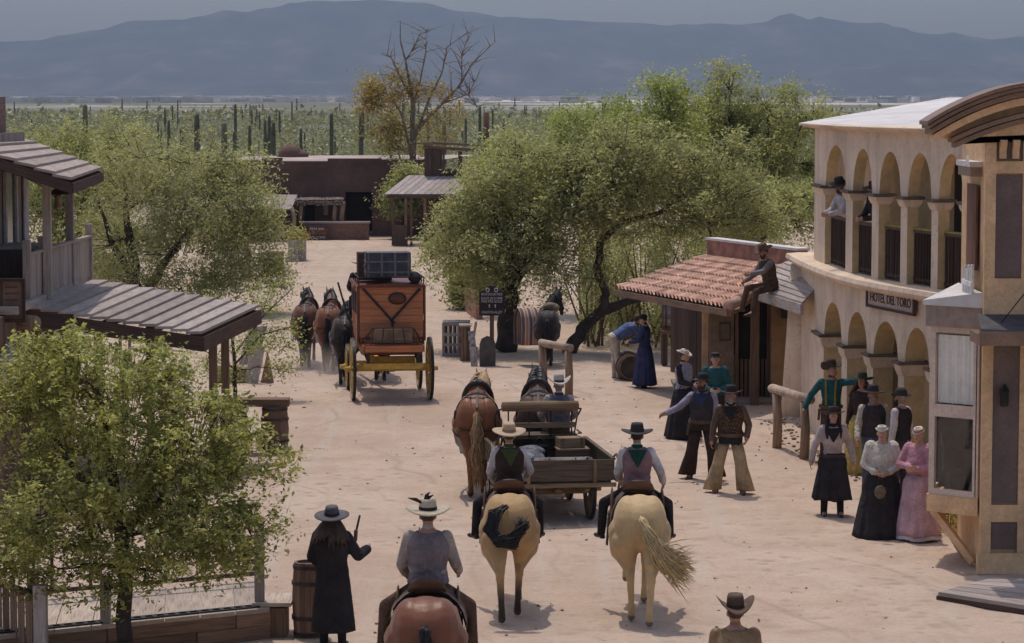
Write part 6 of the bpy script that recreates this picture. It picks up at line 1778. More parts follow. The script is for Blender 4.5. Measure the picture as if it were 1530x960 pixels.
    root, J = person('person in a cream lace blouse and black skirt with both hands clasped', G(1316, 801), 176, 1.65, G2, sex='f', bulk=1.22, head=(-6, 2), skin='fair', shirt=K_LACE, skirt=(K_BLACK, .90, .41, .05), boots=K_BBOOT, hair=(F_BRN, 'bun'), hat=(K_LACE, 'small', -4, K_LACE, .9), arms=(((-70, -66), (48, -24)), ((70, -66), (-48, -24))), sleeve_puff=1.45)
    bl = root.location
    hb = thing('beaded_purse', 'small round beaded purse hanging in front of the black skirt', 'purse', (bl.x - .08, bl.y - .47, .72))
    m = MB(); m.ell((0, 0, 0), (.085, .035, .1)); m.build('bag', plain('purse_beads', (.20, .15, .10), .5, .5, 40), hb)
    m = MB(); m.tube([(-.05, 0, .08), (0, .04, .26), (.05, 0, .08)], .008, 6); m.build('cord', M_TACK, hb)
    person('person in a pink dress with arms folded and blond hair tied up with flowers', G(1371, 806), 146, 1.66, G2, sex='f', bulk=1.08, head=(-2, 0), skin='fair', shirt=K_PINK, skirt=(K_PINK2, .80, .33, .05, K_WHITE), boots=K_BBOOT, hair=(F_BLD, 'bun'), belt=None, hat=(K_LACE, 'small', -14, cloth('rose_ribbon', (.5, .2, .2)), .8), arms=(((-50, -62), (62, -8)), ((50, -58), (-62, -2))), sleeve_puff=1.4)
    # seated on the awning
    sp = V((5.16, 53.2, 2.52))
    person('person in brown fur vest sitting on the plank awning edge with legs dangling', sp, 108, 1.74, skin='tan', seat=.10, lean=14, turn=6, head=(8, -14), shirt=cloth('grey_shirt', (.25, .22, .23)), vest=K_FUR, trousers=K_BROWN, boots=K_BRBOOT, hair=(F_BLK, 'short'), beard=F_BRN, hat=(H_BROWN, 'cowboy', -6), arms=(((-30, -35), (5, -10)), ((40, -60), (-10, -30))), legs=(((-12, -12), (0, -82)), ((28, -6), (10, -74))))
    # balcony
    p = hotel_pt(1246, -.34)
    person('person in a pale shirt and dark hat leaning over first balcony railing', (p.x, p.y, 3.2), 112, 1.74, 'people on the hotel balcony', skin='tan', lean=24, head=(20, -18), shirt=K_WHITE, vest=None, trousers=K_DBROWN, boots=K_BBOOT, hair=(F_BRN, 'short'), hat=(H_BLACK, 'flat', 2), beard=F_BRN, arms=(((-20, -62), (30, -12)), ((20, -62), (-30, -12))))
    p = hotel_pt(1287, -.36)
    person('person in dark clothes and black hat behind the second balcony railing', (p.x, p.y, 3.2), 118, 1.70, 'people on the hotel balcony', skin='tan', lean=14, head=(10, -10), shirt=K_BLACK, trousers=K_BLACK, boots=K_BBOOT, hair=(F_BLK, 'long'), hat=(H_BLACK, 'flat', 2), arms=(((-20, -66), (30, -8)), ((20, -66), (-30, -8))))
    # black coat, lower left
    root, J = person('person in long black coat and flat grey hat holding a pistol, seen from behind', G(497, 964), -14, 1.62, bulk=1.1, head=(6, 0), skin='fair', coat=K_BLACK, trousers=K_BLACK, boots=K_BBOOT, hair=(F_BRN, 'long'), hat=(H_GREY, 'flat', 8, H_BLACK, 1.08), arms=(((-80, -72), (30, -40)), ((66, -58), (10, 10))))
    gl = root.location
    pi = thing('pistol', 'dark pistol held upright beside the black coat', 'pistol', (gl.x + .26, gl.y + .3, 1.28), R(-20))
    m = MB(); m.tube([(0, 0, 0), (.03, .05, .2)], .013, 8); m.build('barrel', M_IRON, pi)
    m = MB(); m.bar((0, 0, .0), (.0, -.02, -.1), .03, .045); m.ell((0, 0, .01), (.022, .03, .03)); m.build('grip', M_TACK2, pi)
    # bottom edge
    person('person in tan leather jacket and brown cowboy hat seen from behind at the bottom edge', (2.1, 24.85, 0), 4, 1.68, skin='ruddy', bulk=1.15, shirt=K_JACK, trousers=K_BROWN, boots=K_BRBOOT, hair=(F_BRN, 'short'), hat=(H_BROWN, 'cowboy', 2, None, 1.1), arms=hang(10), curl=.4, vest=cloth('tan_back_panel', (.34, .22, .12)))
H_DKB = plain('dark_brown_hat', (.05, .032, .028), .8, .2, 6, tone=0)
people()

# ------------------------------------------------------------------ riders and horses
C_CHEST = coat_mat('chestnut_coat', (.19, .07, .038), rough=.42); C_BUCK = coat_mat('buckskin_coat', (.45, .28, .125), (.045, .03, .025), .30, .62); C_PAL = coat_mat('palomino_coat', (.56, .39, .20), rough=.6)
C_SORR = coat_mat('sorrel_coat', (.23, .088, .038), rough=.45); C_BAY = coat_mat('bay_coat', (.15, .065, .04), (.03, .022, .02), .35, .7); C_DARK = coat_mat('dark_bay_coat', (.055, .038, .034), (.025, .02, .02), .35, .7); C_BLK = coat_mat('black_coat', (.028, .023, .024)); C_BROWN = coat_mat('brown_coat', (.10, .05, .035), (.03, .022, .02), .3, .6)
N_BLK = plain('black_mane', (.022, .018, .018), .45, .3, 20, tone=.3); N_CREAM = plain('cream_mane', (.56, .42, .22), .5, .2, 14, tone=.14); N_RED = plain('sorrel_mane', (.30, .15, .07), .5, .25, 14, tone=.25); N_PALE = plain('flaxen_mane', (.42, .27, .14), .5, .25, 14, tone=.25)
GR = 'riders following the wagon'
def seat_at(h, dy=.08, z=1.40):
    s = h.scale[0]; a = h.rotation_euler[2]
    return V((h.location.x - math.sin(a) * dy * s, h.location.y + math.cos(a) * dy * s, z * s))
RL = (((-58, -34), (-20, -80)), ((58, -34), (20, -80)))
def riders():
    h = horse('saddle_horse', 'glossy chestnut horse with a black tail at the bottom edge, ridden away', (-.84, 26.4, 0), R(2), C_CHEST, N_BLK, 1.0, ((.1, 0), (-.1, .03), (-.12, 0), (.12, 0)), (4, -14), group='ridden horses', fat=1.22)
    person('person in a grey-brown vest and feathered cream hat on the chestnut horse', seat_at(h), 3, 1.78, GR, seat=.12, bulk=1.1, skin='tan', shirt=cloth('beige_shirt', (.40, .33, .29)), vest=K_GREYV, trousers=K_BROWN, boots=K_BRBOOT, hair=(F_BRN, 'short'), hat=(H_CREAM, 'wide', 2, K_DBROWN, 1.1), arms=(((-60, -72), (10, -30)), ((66, -70), (10, -26))), legs=(((-62, -30), (-20, -76)), ((62, -30), (22, -78))), curl=.3)
    m = MB(); q = seat_at(h); fe = thing('hat_feather', 'dark feather stuck in the band of the cream hat', 'feather', (q.x - .1, q.y - .05, 2.33))
    for i, (dx, dz) in enumerate(((-.16, .06), (.06, .12), (.1, .09))): m.tube([(.06, 0, 0), (.06 + dx * .5, .01, dz * .7), (.06 + dx, .0, dz)], [.012, .02, .003], 5)
    m.build('vane', K_DBROWN, fe)
    h = horse('saddle_horse', 'buckskin horse with black legs and its black tail curled over the rump', (-.03, 33.0, 0), R(9), C_BUCK, N_BLK, 1.02, ((.3, .03), (-.2, .02), (-.32, .02), (.24, .0)), (14, -14), 'curl', group='ridden horses', headdown=10)
    person('person in a straw hat, olive bandana and dark vest riding the buckskin horse', seat_at(h), 6, 1.64, GR, seat=.10, lean=6, skin='tan', shirt=K_WHITE, vest=K_DBROWN, trousers=K_BLACK, boots=K_BBOOT, hair=(F_BRN, 'short'), hat=(H_STRAW, 'wide', 6, cloth('straw_band', (.35, .2, .12)), 1.12), bandana=(K_GREEN, 'back'), arms=(((-60, -72), (20, -35)), ((70, -66), (-10, -30))), legs=(((-60, -30), (-20, -80)), ((60, -30), (20, -80))), curl=.22)
    h = horse('saddle_horse', 'pale golden palomino horse swishing its cream tail to the right', (1.55, 32.8, 0), R(4), C_PAL, N_CREAM, 1.03, ((.16, .30), (.0, 0), (.12, 0), (-.34, .02)), (6, -16), 'swish', hoof=M_HOOF2, group='ridden horses')
    person('person in a black hat, green bandana and mauve vest riding the palomino horse', seat_at(h), 0, 1.66, GR, seat=.10, lean=4, skin='tan', shirt=K_WHITE, vest=K_MAUVE, trousers=K_BLACK, chaps=None, boots=K_BBOOT, hair=(F_BLK, 'short'), hat=(H_BLACK, 'wide', 0, None, 1.05), bandana=(K_GREEN2, 'back'), arms=(((-60, -72), (10, -30)), ((80, -62), (14, -40))), legs=(((-62, -26), (-24, -80)), ((60, -28), (24, -80))), curl=.3)
    # wagon team
    horse('draft_horse', 'sorrel draft horse harnessed on the left of the buckboard wagon', (-.56, 43.2, 0), R(11), C_SORR, N_PALE, 1.06, ((.1, 0), (-.15, .05), (-.18, 0), (.16, 0)), (-4, -30), headdown=-14, tack='harness', group='wagon team horses', fat=1.08, blinkers=True)
    horse('draft_horse', 'brown draft horse harnessed on the right, mostly hidden by the wagon seat', (.42, 43.55, 0), R(6), C_BROWN, N_BLK, 1.06, ((-.1, 0), (.12, 0), (.12, 0), (-.12, 0)), (0, -26), headdown=-14, tack='harness', group='wagon team horses', fat=1.05, blinkers=True)
    # coach team
    horse('coach_horse', 'dark grey-black coach horse nearest the left side of the stagecoach', (-3.68, 59.5, 0), R(16), C_DARK, N_BLK, 1.0, ((.12, 0), (-.12, .05), (-.15, 0), (.1, 0)), (6, -26), headdown=-14, tack='harness', group='stagecoach team horses', blinkers=True)
    horse('coach_horse', 'coach horse hidden in front of the stagecoach with only legs showing', (-2.95, 60.3, 0), R(14), C_BAY, N_BLK, 1.0, ((-.1, 0), (.12, 0), (.1, 0), (-.1, 0)), (6, -26), headdown=-14, tack='harness', group='stagecoach team horses', blinkers=True)
    horse('coach_horse', 'bright bay lead horse, on the right of the front pair', (-4.24, 62.3, 0), R(20), coat_mat('red_bay_coat', (.24, .09, .045), (.035, .024, .02), .3, .65), N_BLK, 1.0, ((.14, .04), (-.1, 0), (-.12, 0), (.12, 0)), (8, -20), headdown=-14, tack='harness', group='stagecoach team horses', blinkers=True)
    horse('coach_horse', 'bay lead horse at the far left of the stagecoach team', (-4.85, 63.2, 0), R(20), C_BAY, N_BLK, .98, ((-.1, 0), (.14, .03), (.12, 0), (-.12, 0)), (10, -20), headdown=-14, tack='harness', group='stagecoach team horses', blinkers=True)
    # pack animals in the shade
    a = G(818, 545)
    horse('pack_mule', 'dark mule carrying a striped blanket pack under the arching mesquite', (a.x, a.y + .2, 0), R(-70), C_BLK, N_BLK, .88, neck=(-34, -2), tack='pack', cat='mule', headdown=20, ears=1.7)
    pk = thing('blanket_pack', 'pale striped blanket draped over the rump of the dark mule', 'pack', (a.x, a.y + .2, 0), R(-70))
    pk.scale = (.9, .9, .9)
    m = MB(); n = 16; rings = []
    for y in (-.84, -.74, -.6, -.45, -.3):
        rr = [V((math.sin(t) * (.33 + .03 * math.sin(y * 9)), y, 1.06 + math.cos(t) * .44 - (.12 if abs(t) > 1.7 else 0) - max(0, abs(t) - 1.3) * .5)) for t in [-1.85 + 3.7 * i / n for i in range(n + 1)]]
        rings.append(rr)
    m.loft(rings, False); m.loft([[p + V((0, 0, .012)) for p in r] for r in rings], False)
    mm, nt, b = _nodes('striped_blanket'); tc = nd(nt, 'ShaderNodeTexCoord').outputs['Object']
    wv = nd(nt, 'ShaderNodeTexWave', Scale=1.6, Distortion=.6); wv.bands_direction = 'Y'; nt.links.new(tc, wv.inputs[0])
    c = ramp(nt, wv.outputs['Fac'], [(.25, (.14, .09, .09)), (.4, (.46, .38, .33)), (.7, (.5, .42, .36)), (.85, (.4, .2, .13))]); nt.links.new(c, b.inputs['Base Color']); b.inputs['Roughness'].default_value = .95
    m.build('blanket', mm, pk)
    m = MB(); m.ell((0, .1, 1.5), (.3, .22, .13)); m.ell((.16, .0, 1.55), (.12, .18, .1)); o = m.build('bundle', plain('canvas_pack', (.32, .24, .17), .95, .3, 6, .4, 30), pk)
riders()
# ------------------------------------------------------------------ vehicles
M_COACH = wood('coach_red_boards', (.52, .20, .085), (.33, .11, .055), rough=.6, tone=.16, col2=(.38, .19, .12)); M_COACHD = plain('coach_dark_red', (.17, .05, .03), .5, .2, 3); M_YELLOW = plain('yellow_gear_paint', (.54, .33, .05), .6, .3, 7, .2, 30, tone=.12, col2=(.34, .22, .07)); M_PALEW = plain('worn_wheel_rim', (.42, .33, .22), .7, .2, 6)
M_TRUNK = plain('blue_black_trunk', (.045, .05, .068), .55, .25, 8, tone=.1); M_WAGON = wood('old_wagon_boards', (.115, .085, .06), (.04, .03, .022), tone=.25); M_WAGONR = wood('worn_wagon_rail', (.24, .165, .10), (.09, .055, .035), tone=.15)
def wheel(parent, c, r, mat, rim_mat, n=12, w=.06, side=1, hubr=.08):
    """wheel in the local y-z plane at c"""
    o = V(c)
    rim = MB(); K = 36
    ring = lambda rr, x: [o + V((x, math.cos(2 * PI * k / K) * rr, math.sin(2 * PI * k / K) * rr)) for k in range(K)]
    rim.loft([ring(r - .075, -w / 2), ring(r - .012, -w / 2), ring(r - .012, w / 2), ring(r - .075, w / 2), ring(r - .075, -w / 2)], False, None, False)
    wl = rim.build('wheel', rim_mat, parent)
    t = MB(); t.loft([ring(r - .0115, -w / 2 - .003), ring(r, -w / 2 - .003), ring(r, w / 2 + .003), ring(r - .0115, w / 2 + .003), ring(r - .0115, -w / 2 - .003)], False, None, False); t.build('tyre', M_IRON, wl)
    s = MB()
    for k in range(n):
        a = 2 * PI * (k + .5) / n; d = V((0, math.cos(a), math.sin(a))); s.tube([o + d * hubr * .8 + V((side * .03, 0, 0)), o + d * (r - .06)], [.026, .02], 6)
    s.build('spokes', mat, wl)
    h = MB(); M = Matrix.Translation(o) @ Matrix.Rotation(PI / 2 * side, 4, 'Y'); h.lathe([(.01, -.1), (hubr * .8, -.09), (hubr, -.03), (hubr, .05), (hubr * .65, .1), (hubr * .6, .17), (.01, .175)], 14, M); h.build('hub', mat, wl)
    return wl
def coach():
    p = G(585, 597)
    root = thing('stagecoach', 'red-brown stagecoach with yellow running gear and roof luggage driving away', 'stagecoach', p, R(7.3))
    W = .66
    # body: profile in y (0 = rear axle)
    y0, y1 = -.05, 2.15
    b = MB()
    def sec(z, w, a, c): return [V((-w, a, z)), V((w, a, z)), V((w, c, z)), V((-w, c, z))]
    b.loft([sec(.92, .56, .28, 1.8), sec(1.05, .62, .1, 2.0), sec(1.4, .67, .02, 2.1), sec(2.36, .69, -.02, 2.15)], True, .5, False)
    b.build('body', M_COACH, root)
    # rear panel boards and cross straps
    pn = MB()
    for i in range(7): pn.bx(-.665, .665, -.062 , -.024, 1.33 + i * .15, 1.33 + (i + 1) * .15 - .006)
    pn.build('rear_panel', M_COACH, root)
    st = MB(); st.bar((-.6, -.075, 2.36), (.06, -.075, 1.62), .05, .02, up=(0, 1, 0)); st.bar((.6, -.087, 2.34), (-.02, -.087, 1.66), .05, .02, up=(0, 1, 0)); st.bar((.02, -.075, 1.7), (.02, -.09, 1.3), .045, .02, up=(0, 1, 0)); st.build('leather_straps', M_IRON, root)
    ov = MB(); M = Matrix.Translation((.12, -.064, 2.14)) @ Matrix.Rotation(PI / 2, 4, 'X'); ov.lathe([(.01, 0), (.19, 0), (.19, .015), (.15, .02)], 24, M @ Matrix.Scale(.68, 4, (0, 1, 0))); o = ov.build('oval_badge', M_IRON, root)
    ov = MB(); ov.lathe([(.01, .016), (.145, .016), (.14, .026), (.01, .028)], 24, M @ Matrix.Scale(.68, 4, (0, 1, 0))); ov.build('badge_centre', M_COACHD, o)
    # corner posts, roof, rails
    for sx in (-1, 1): m = MB(); m.bx(sx * .70 - .02, sx * .70 + .02, -.07, .0, 1.25, 2.37); m.build('corner_moulding', M_COACHD, root)
    m = MB(); m.loft([[V((-.73, y, 2.37)), V((.73, y, 2.37)), V((.71, y, 2.42)), V((0, y, 2.46)), V((-.71, y, 2.42))] for y in (-.1, 2.3)], True, .5, False); rf = m.build('roof', M_COACHD, root)
    m = MB()
    for sx in (-.68, .68):
        m.tube([(sx, -.05, 2.43), (sx, -.05, 2.58), (sx, 1.5, 2.58), (sx, 1.5, 2.43)], .013, 6)
        for y in (.45, .95): m.tube([(sx, y, 2.43), (sx, y, 2.58)], .012, 6)
    m.tube([(-.68, -.05, 2.58), (.68, -.05, 2.58)], .013, 6); m.build('roof_rail', M_IRON, rf)
    # side windows and door
    for sx in (-1, 1):
        for a, c in ((.2, .68), (.85, 1.3), (1.48, 1.95)):
            m = MB(); m.bx(sx * .695 - .008, sx * .695 + .008, a, c, 1.78, 2.24); m.build('window', M_DARK, root)
        m = MB(); frame(m, (sx * .70, .8, 1.0), (0, 1, 0), (0, 0, 1), .55, 1.32, .035, .012, V((sx, 0, 0))); o = m.build('door', M_COACHD, root)
        m = MB(); m.ell((sx * .72, 1.26, 1.55), (.015, .05, .02)); m.build('handle', M_IRON, o)
        m = MB(); m.bx(sx * .69 - .015, sx * .69 + .015, .06, .62, 1.1, 1.65); m.build('leather_curtain', plain('rolled_canvas', (.33, .17, .10), .8), root)
    # rear boot
    m = MB(); m.loft([[V((-.6, y, z0)), V((.6, y, z0)), V((.6, y, z1)), V((-.6, y, z1))] for y, z0, z1 in ((-.06, .95, 1.25), (-.62, 1.05, 1.22))], True, .5, False); m.build('boot_tray', M_COACHD, root)
    m = MB(); m.bx(-.63, .63, -.68, -.62, 1.07, 1.2); m.bx(-.64, -.6, -.68, -.05, 1.07, 1.2); m.bx(.6, .64, -.68, -.05, 1.07, 1.2); m.build('boot_lip', M_COACH, root)
    m = MB()
    for x in (-.5, -.25, 0, .25, .5): m.bar((x, -.6, 1.2), (x * .8, -.52, 1.56), .025, .02)
    m.bar((-.42, -.52, 1.56), (.42, -.52, 1.56), .03, .025); m.bar((-.58, -.64, 1.3), (.58, -.64, 1.3), .02, .025)
    for sx in (-1, 1): m.bar((sx * .42, -.52, 1.56), (sx * .64, -.1, 1.2), .02, .02); m.bar((sx * .58, -.64, 1.3), (sx * .62, -.1, 1.3), .02, .02)
    m.build('luggage_rack', M_DKWOOD, root)
    m = MB(); m.bx(-.4, .4, -.46, -.12, 1.24, 1.52); m.build('boot_cargo', plain('tan_crate', (.35, .24, .15), .9, .3, 5), root)
    # running gear
    m = MB(); m.bx(-.72, .72, -.12, .1, .62, .76); m.bx(-.62, .62, -.52, -.42, .70, .82); m.bx(-.5, .5, -.05, .05, .78, .92); m.build('rear_axle', M_YELLOW, root)
    m = MB(); m.bx(-.62, .62, 2.0, 2.18, .48, .62); m.bx(-.06, .06, -.1, 2.2, .6, .68); m.build('perch', M_YELLOW, root)
    m = MB()
    for sx in (-1, 1):
        m.tube([(sx * .52, -.45, .9), (sx * .53, .2, .98), (sx * .53, 1.0, .90), (sx * .52, 2.2, .95), (sx * .5, 2.4, 1.1)], .045, 7)
        m.bx(sx * .52 - .03, sx * .52 + .03, -.47, -.40, .78, 1.02)
    m.build('thoroughbraces', M_TACK, root)
    for sx in (-1, 1):
        wheel(root, (sx * .81, 0, .66), .66, M_YELLOW, M_PALEW, 14, side=sx); wheel(root, (sx * .78, 2.1, .5), .5, M_YELLOW, M_PALEW, 12, side=sx)
    m = MB(); m.lathe([(.022, -.84), (.022, .84)], 8, Matrix.Translation((0, 0, .66)) @ Matrix.Rotation(PI / 2, 4, 'Y')); m.build('axle_rod', M_IRON, root)
    # driver's box
    m = MB(); m.bx(-.6, .6, 2.1, 2.75, 1.35, 1.45); m.bx(-.6, .6, 2.68, 2.75, 1.45, 1.8); m.bx(-.62, .62, 2.12, 2.45, 1.8, 1.9); m.build('driver_box', M_COACHD, root)
    m = MB(); m.bar((-.74, 2.3, 1.5), (-.95, 2.6, 2.3), .03, .03); m.build('brake_lever', M_IRON, root)
    m = MB(); m.bar((0, 2.2, .55), (-.35, 5.4, .72), .09, .09); m.build('pole', M_YELLOW, root)
    # loads
    loc = lambda x, y, z: root.location + Matrix.Rotation(R(7.3), 3, 'Z') @ V((x, y, z))
    tr = thing('luggage_trunk', 'big blue-black luggage trunk with pale bands on the coach roof', 'trunk', loc(-.05, .32, 2.59), R(7.3))
    m = MB(); m.bx(-.47, .47, -.3, .3, 0, .5); m.build('body', M_TRUNK, tr)
    m = MB()
    for x in (-.42, -.14, .14, .42): m.bx(x - .02, x + .02, -.31, .31, -.003, .508)
    for z in (.08, .3): m.bx(-.478, .478, -.308, .308, z, z + .03)
    m.build('bands', plain('trunk_bands', (.15, .145, .155), .5, .2, 9), tr)
    m = MB(); m.bx(-.49, -.46, -.2, .2, .18, .24); m.build('handle', M_TACK, tr)
    t2 = thing('suitcase', 'brown suitcase behind the blue-black trunk on the coach roof', 'suitcase', loc(-.22, .95, 2.47), R(7.3))
    m = MB(); m.bx(-.42, .3, -.22, .22, 0, .58); m.build('body', leather('suitcase', (.10, .045, .03)), t2); m = MB(); m.bx(-.43, .31, -.05, .05, -.004, .59); m.build('strap', M_TACK, t2)
    bd = thing('bedroll', 'rolled bedding lying right of the trunk on the coach roof', 'bedroll', loc(.52, .3, 2.55), R(7.3)); m = MB(); m.tube([(0, -.3, 0), (0, .3, 0)], .11, 10); m.build('roll', K_CHAR, bd); m = MB(); [m.tube([(math.cos(a) * .115, y, math.sin(a) * .115) for a in [2 * PI * k / 12 for k in range(13)]], .01, 5) for y in (-.15, .15)]; m.build('straps', M_TACK, bd)
    q = loc(-.48, 2.25, 1.92)
    person('person in a black hat driving the stagecoach, hidden behind the trunk', q, 10, 1.72, seat=.1, skin='tan', shirt=K_CHAR, vest=K_BLACK, trousers=K_BLACK, boots=K_BBOOT, hair=(F_BLK, 'short'), hat=(H_BLACK, 'wide', 0), arms=(((-30, -60), (10, -20)), ((30, -60), (-10, -20))), legs=(((-8, -4), (0, -70)), ((8, -4), (0, -70))))
coach()

def wagon():
    root = thing('buckboard_wagon', 'old dark wooden buckboard wagon with a high spring seat seen from behind', 'wagon', (.66, 40.0, 0), R(8))
    m = MB(); boards(m, (-.76, -.5, .62), (1, 0, 0), (0, 1, 0), 1.52, 2.7, 6, .04, .008, N=V((0, 0, 1))); m.build('bed_floor', M_WAGON, root)
    m = MB(); boards(m, (-.78, -.52, .66), (0, 0, 1), (1, 0, 0), .32, 1.56, 2, .04, .006, N=V((0, -1, 0))); m.build('tailgate', M_WAGON, root)
    for sx in (-1, 1):
        m = MB(); boards(m, (sx * .78, -.5, .66), (0, 0, 1), (0, 1, 0), 0.30, 2.6, 2, .03, .006, N=V((sx, 0, 0))); m.bar((sx * .795, -.5, .975), (sx * .795, 2.1, .975), .06, .03); m.build('side_board', M_WAGON, root)
    m = MB(); m.bx(-.82, .82, -.60, -.54, .57, .63); m.bar((-.5, -.58, .62), (-.5, -.58, .98), .05, .02); m.bar((.5, -.58, .62), (.5, -.58, .98), .05, .02); m.build('tail_rail', M_WAGONR, root)
    m = MB(); m.bx(-.5, .5, -.06, .06, .40, .52); m.bx(-.55, .55, -.05, .05, .52, .62); m.bx(-.5, .5, 1.95, 2.07, .40, .52); m.bx(-.05, .05, -.3, 2.1, .42, .5)
    for sx in (-1, 1): m.bar((sx * .4, -.45, .5), (sx * .1, .9, .46), .06, .06)
    m.build('running_gear', M_WAGONR, root)
    for sx in (-1, 1): wheel(root, (sx * .52, 0, .47), .47, M_WAGONR, M_WAGON, 12, .05, sx, .07); wheel(root, (sx * .52, 2.0, .44), .44, M_WAGONR, M_WAGON, 12, .05, sx, .07)
    # seat
    m = MB(); m.bx(-.6, .6, 1.62, 2.05, 1.02, 1.08); m.build('seat_board', M_WAGON, root)
    m = MB(); m.lathe([(.02, -.615), (.075, -.6), (.085, 0), (.075, .6), (.02, .615)], 10, Matrix.Translation((.0, 1.58, 1.54)) @ Matrix.Rotation(PI / 2, 4, 'Y')); m.build('seat_back_roll', M_WAGONR, root)
    m = MB(); m.bx(-.58, .56, 1.57, 1.61, 1.20, 1.28); m.build('seat_back_rail', M_WAGONR, root)
    m = MB()
    for x in (-.5, -.17, .17, .5): m.tube([(x, 1.6, 1.05), (x, 1.6, 1.54)], .012, 6)
    for sx in (-1, 1):
        m.tube([(sx * .58, 1.6, 1.5), (sx * .66, 1.65, 1.48), (sx * .66, 2.05, 1.3), (sx * .62, 2.05, 1.05)], .014, 6)
        m.tube([(sx * .6, 1.62, 1.1), (sx * .66, 1.62, 1.1), (sx * .66, 2.05, 1.1)], .012, 6)
        m.tube([(sx * .5, 1.5, 1.0), (sx * .5, 1.8, .9), (sx * .5, 2.1, 1.0)], .02, 6); m.tube([(sx * .5, 1.5, .8), (sx * .5, 1.8, .9), (sx * .5, 2.1, .8)], .02, 6)
    m.build('seat_irons', M_IRON, root)
    m = MB(); m.bx(-.55, .55, 2.0, 2.1, .62, 1.02); m.build('footboard', M_WAGON, root)
    m = MB(); m.bar((.0, 2.1, .5), (-.55, 5.2, .75), .08, .08); m.bar((-.55, 2.3, .55), (.4, 2.2, .55), .06, .06); m.build('pole', M_WAGONR, root)
    loc = lambda x, y, z: root.location + Matrix.Rotation(R(8), 3, 'Z') @ V((x, y, z))
    rc = thing('rope_coil', 'dark coil of rope hung on the right rear corner of the wagon', 'rope', loc(.84, -.46, .84), R(20))
    m = MB()
    for k in range(3): m.tube([(.01 * k - .01, math.cos(a) * (.13 + .01 * k), math.sin(a) * (.19 + .008 * k)) for a in [2 * PI * q / 20 for q in range(21)]], .012, 5)
    m.build('coil', M_TACK, rc)
    bx = thing('wooden_crate', 'small brown wooden crate in the wagon behind the seat', 'crate', loc(.42, 1.05, .665), R(8))
    m = MB(); m.bx(-.24, .24, -.16, .16, 0, .26); m.build('body', M_BROWNWOOD, bx); m = MB(); m.bx(-.25, .25, -.17, .17, .262, .285); m.build('lid', M_WAGONR, bx)
    bx = thing('wooden_crate', 'stacked crate on the small brown crate in the wagon', 'crate', loc(.40, 1.12, .955), R(14)); m = MB(); m.bx(-.2, .2, -.14, .14, 0, .15); m.build('body', M_WAGONR, bx); m = MB(); [m.bx(x - .02, x + .02, -.146, .146, -.002, .153) for x in (-.15, .15)]; m.build('battens', M_BROWNWOOD, bx)
    bl = thing('folded_blanket', 'grey-blue blanket bundle heaped in the wagon bed', 'blanket', loc(-.3, 1.0, .68), R(8))
    m = MB(); m.ell((0, 0, .12), (.3, .3, .14)); m.ell((.1, .2, .2), (.24, .2, .1)); o = m.build('bundle', cloth('grey_blue_blanket', (.25, .25, .28), var=.4, scale=7), bl); remesh(o, .02, 3)
    sk = thing('burlap_sack', 'pale burlap sack lying beside the tailgate in the wagon', 'sack', loc(-.25, .1, .67), R(30)); m = MB(); m.ell((0, 0, .1), (.36, .18, .11)); m.ell((.34, 0, .12), (.08, .06, .06)); m.build('bag', cloth('burlap', (.36, .29, .22), var=.4), sk); m = MB(); m.tube([(.29, -.05, .12), (.29, 0, .18), (.29, .05, .12)], .012, 5); m.build('tie', M_TACK, sk)
    bk = thing('black_bucket', 'black bucket hanging under the wagon seat', 'bucket', loc(-.05, 1.3, .69)); m = MB(); m.lathe([(.11, 0), (.15, .26), (.155, .27), (.14, .26), (.1, .02)], 14); m.build('pail', M_IRON, bk); m = MB(); m.tube([(-.15, 0, .26), (0, 0, .40), (.15, 0, .26)], .008, 5); m.build('bail', M_IRON, bk)
    bd = thing('bedroll', 'grey folded canvas bedroll across the rear of the wagon bed', 'bedroll', loc(.15, .35, .80), R(8)); m = MB(); m.tube([(-.42, 0, 0), (.42, 0, 0)], .1, 10); m.build('roll', cloth('grey_canvas', (.30, .27, .25), var=.3), bd); m = MB(); [m.tube([(x, math.cos(a) * .105, math.sin(a) * .105) for a in [2 * PI * k / 12 for k in range(13)]], .01, 5) for x in (-.2, .2)]; m.build('straps', M_TACK, bd)
    q = loc(.34, 1.86, 1.06)
    person('person in a pale grey hat driving the buckboard wagon from its high seat', q, 6, 1.74, seat=.1, skin='tan', shirt=K_PALE, vest=cloth('slate_vest', (.17, .16, .2)), trousers=K_BROWN, boots=K_BRBOOT, hair=(F_GRY, 'short'), hat=(H_BLUEGREY, 'cowboy', 0, None, 1.1), bandana=(K_NAVY, 'front'), arms=(((-50, -62), (15, -25)), ((50, -62), (-15, -25))), legs=(((-8, -6), (0, -72)), ((8, -6), (0, -72))))
wagon()

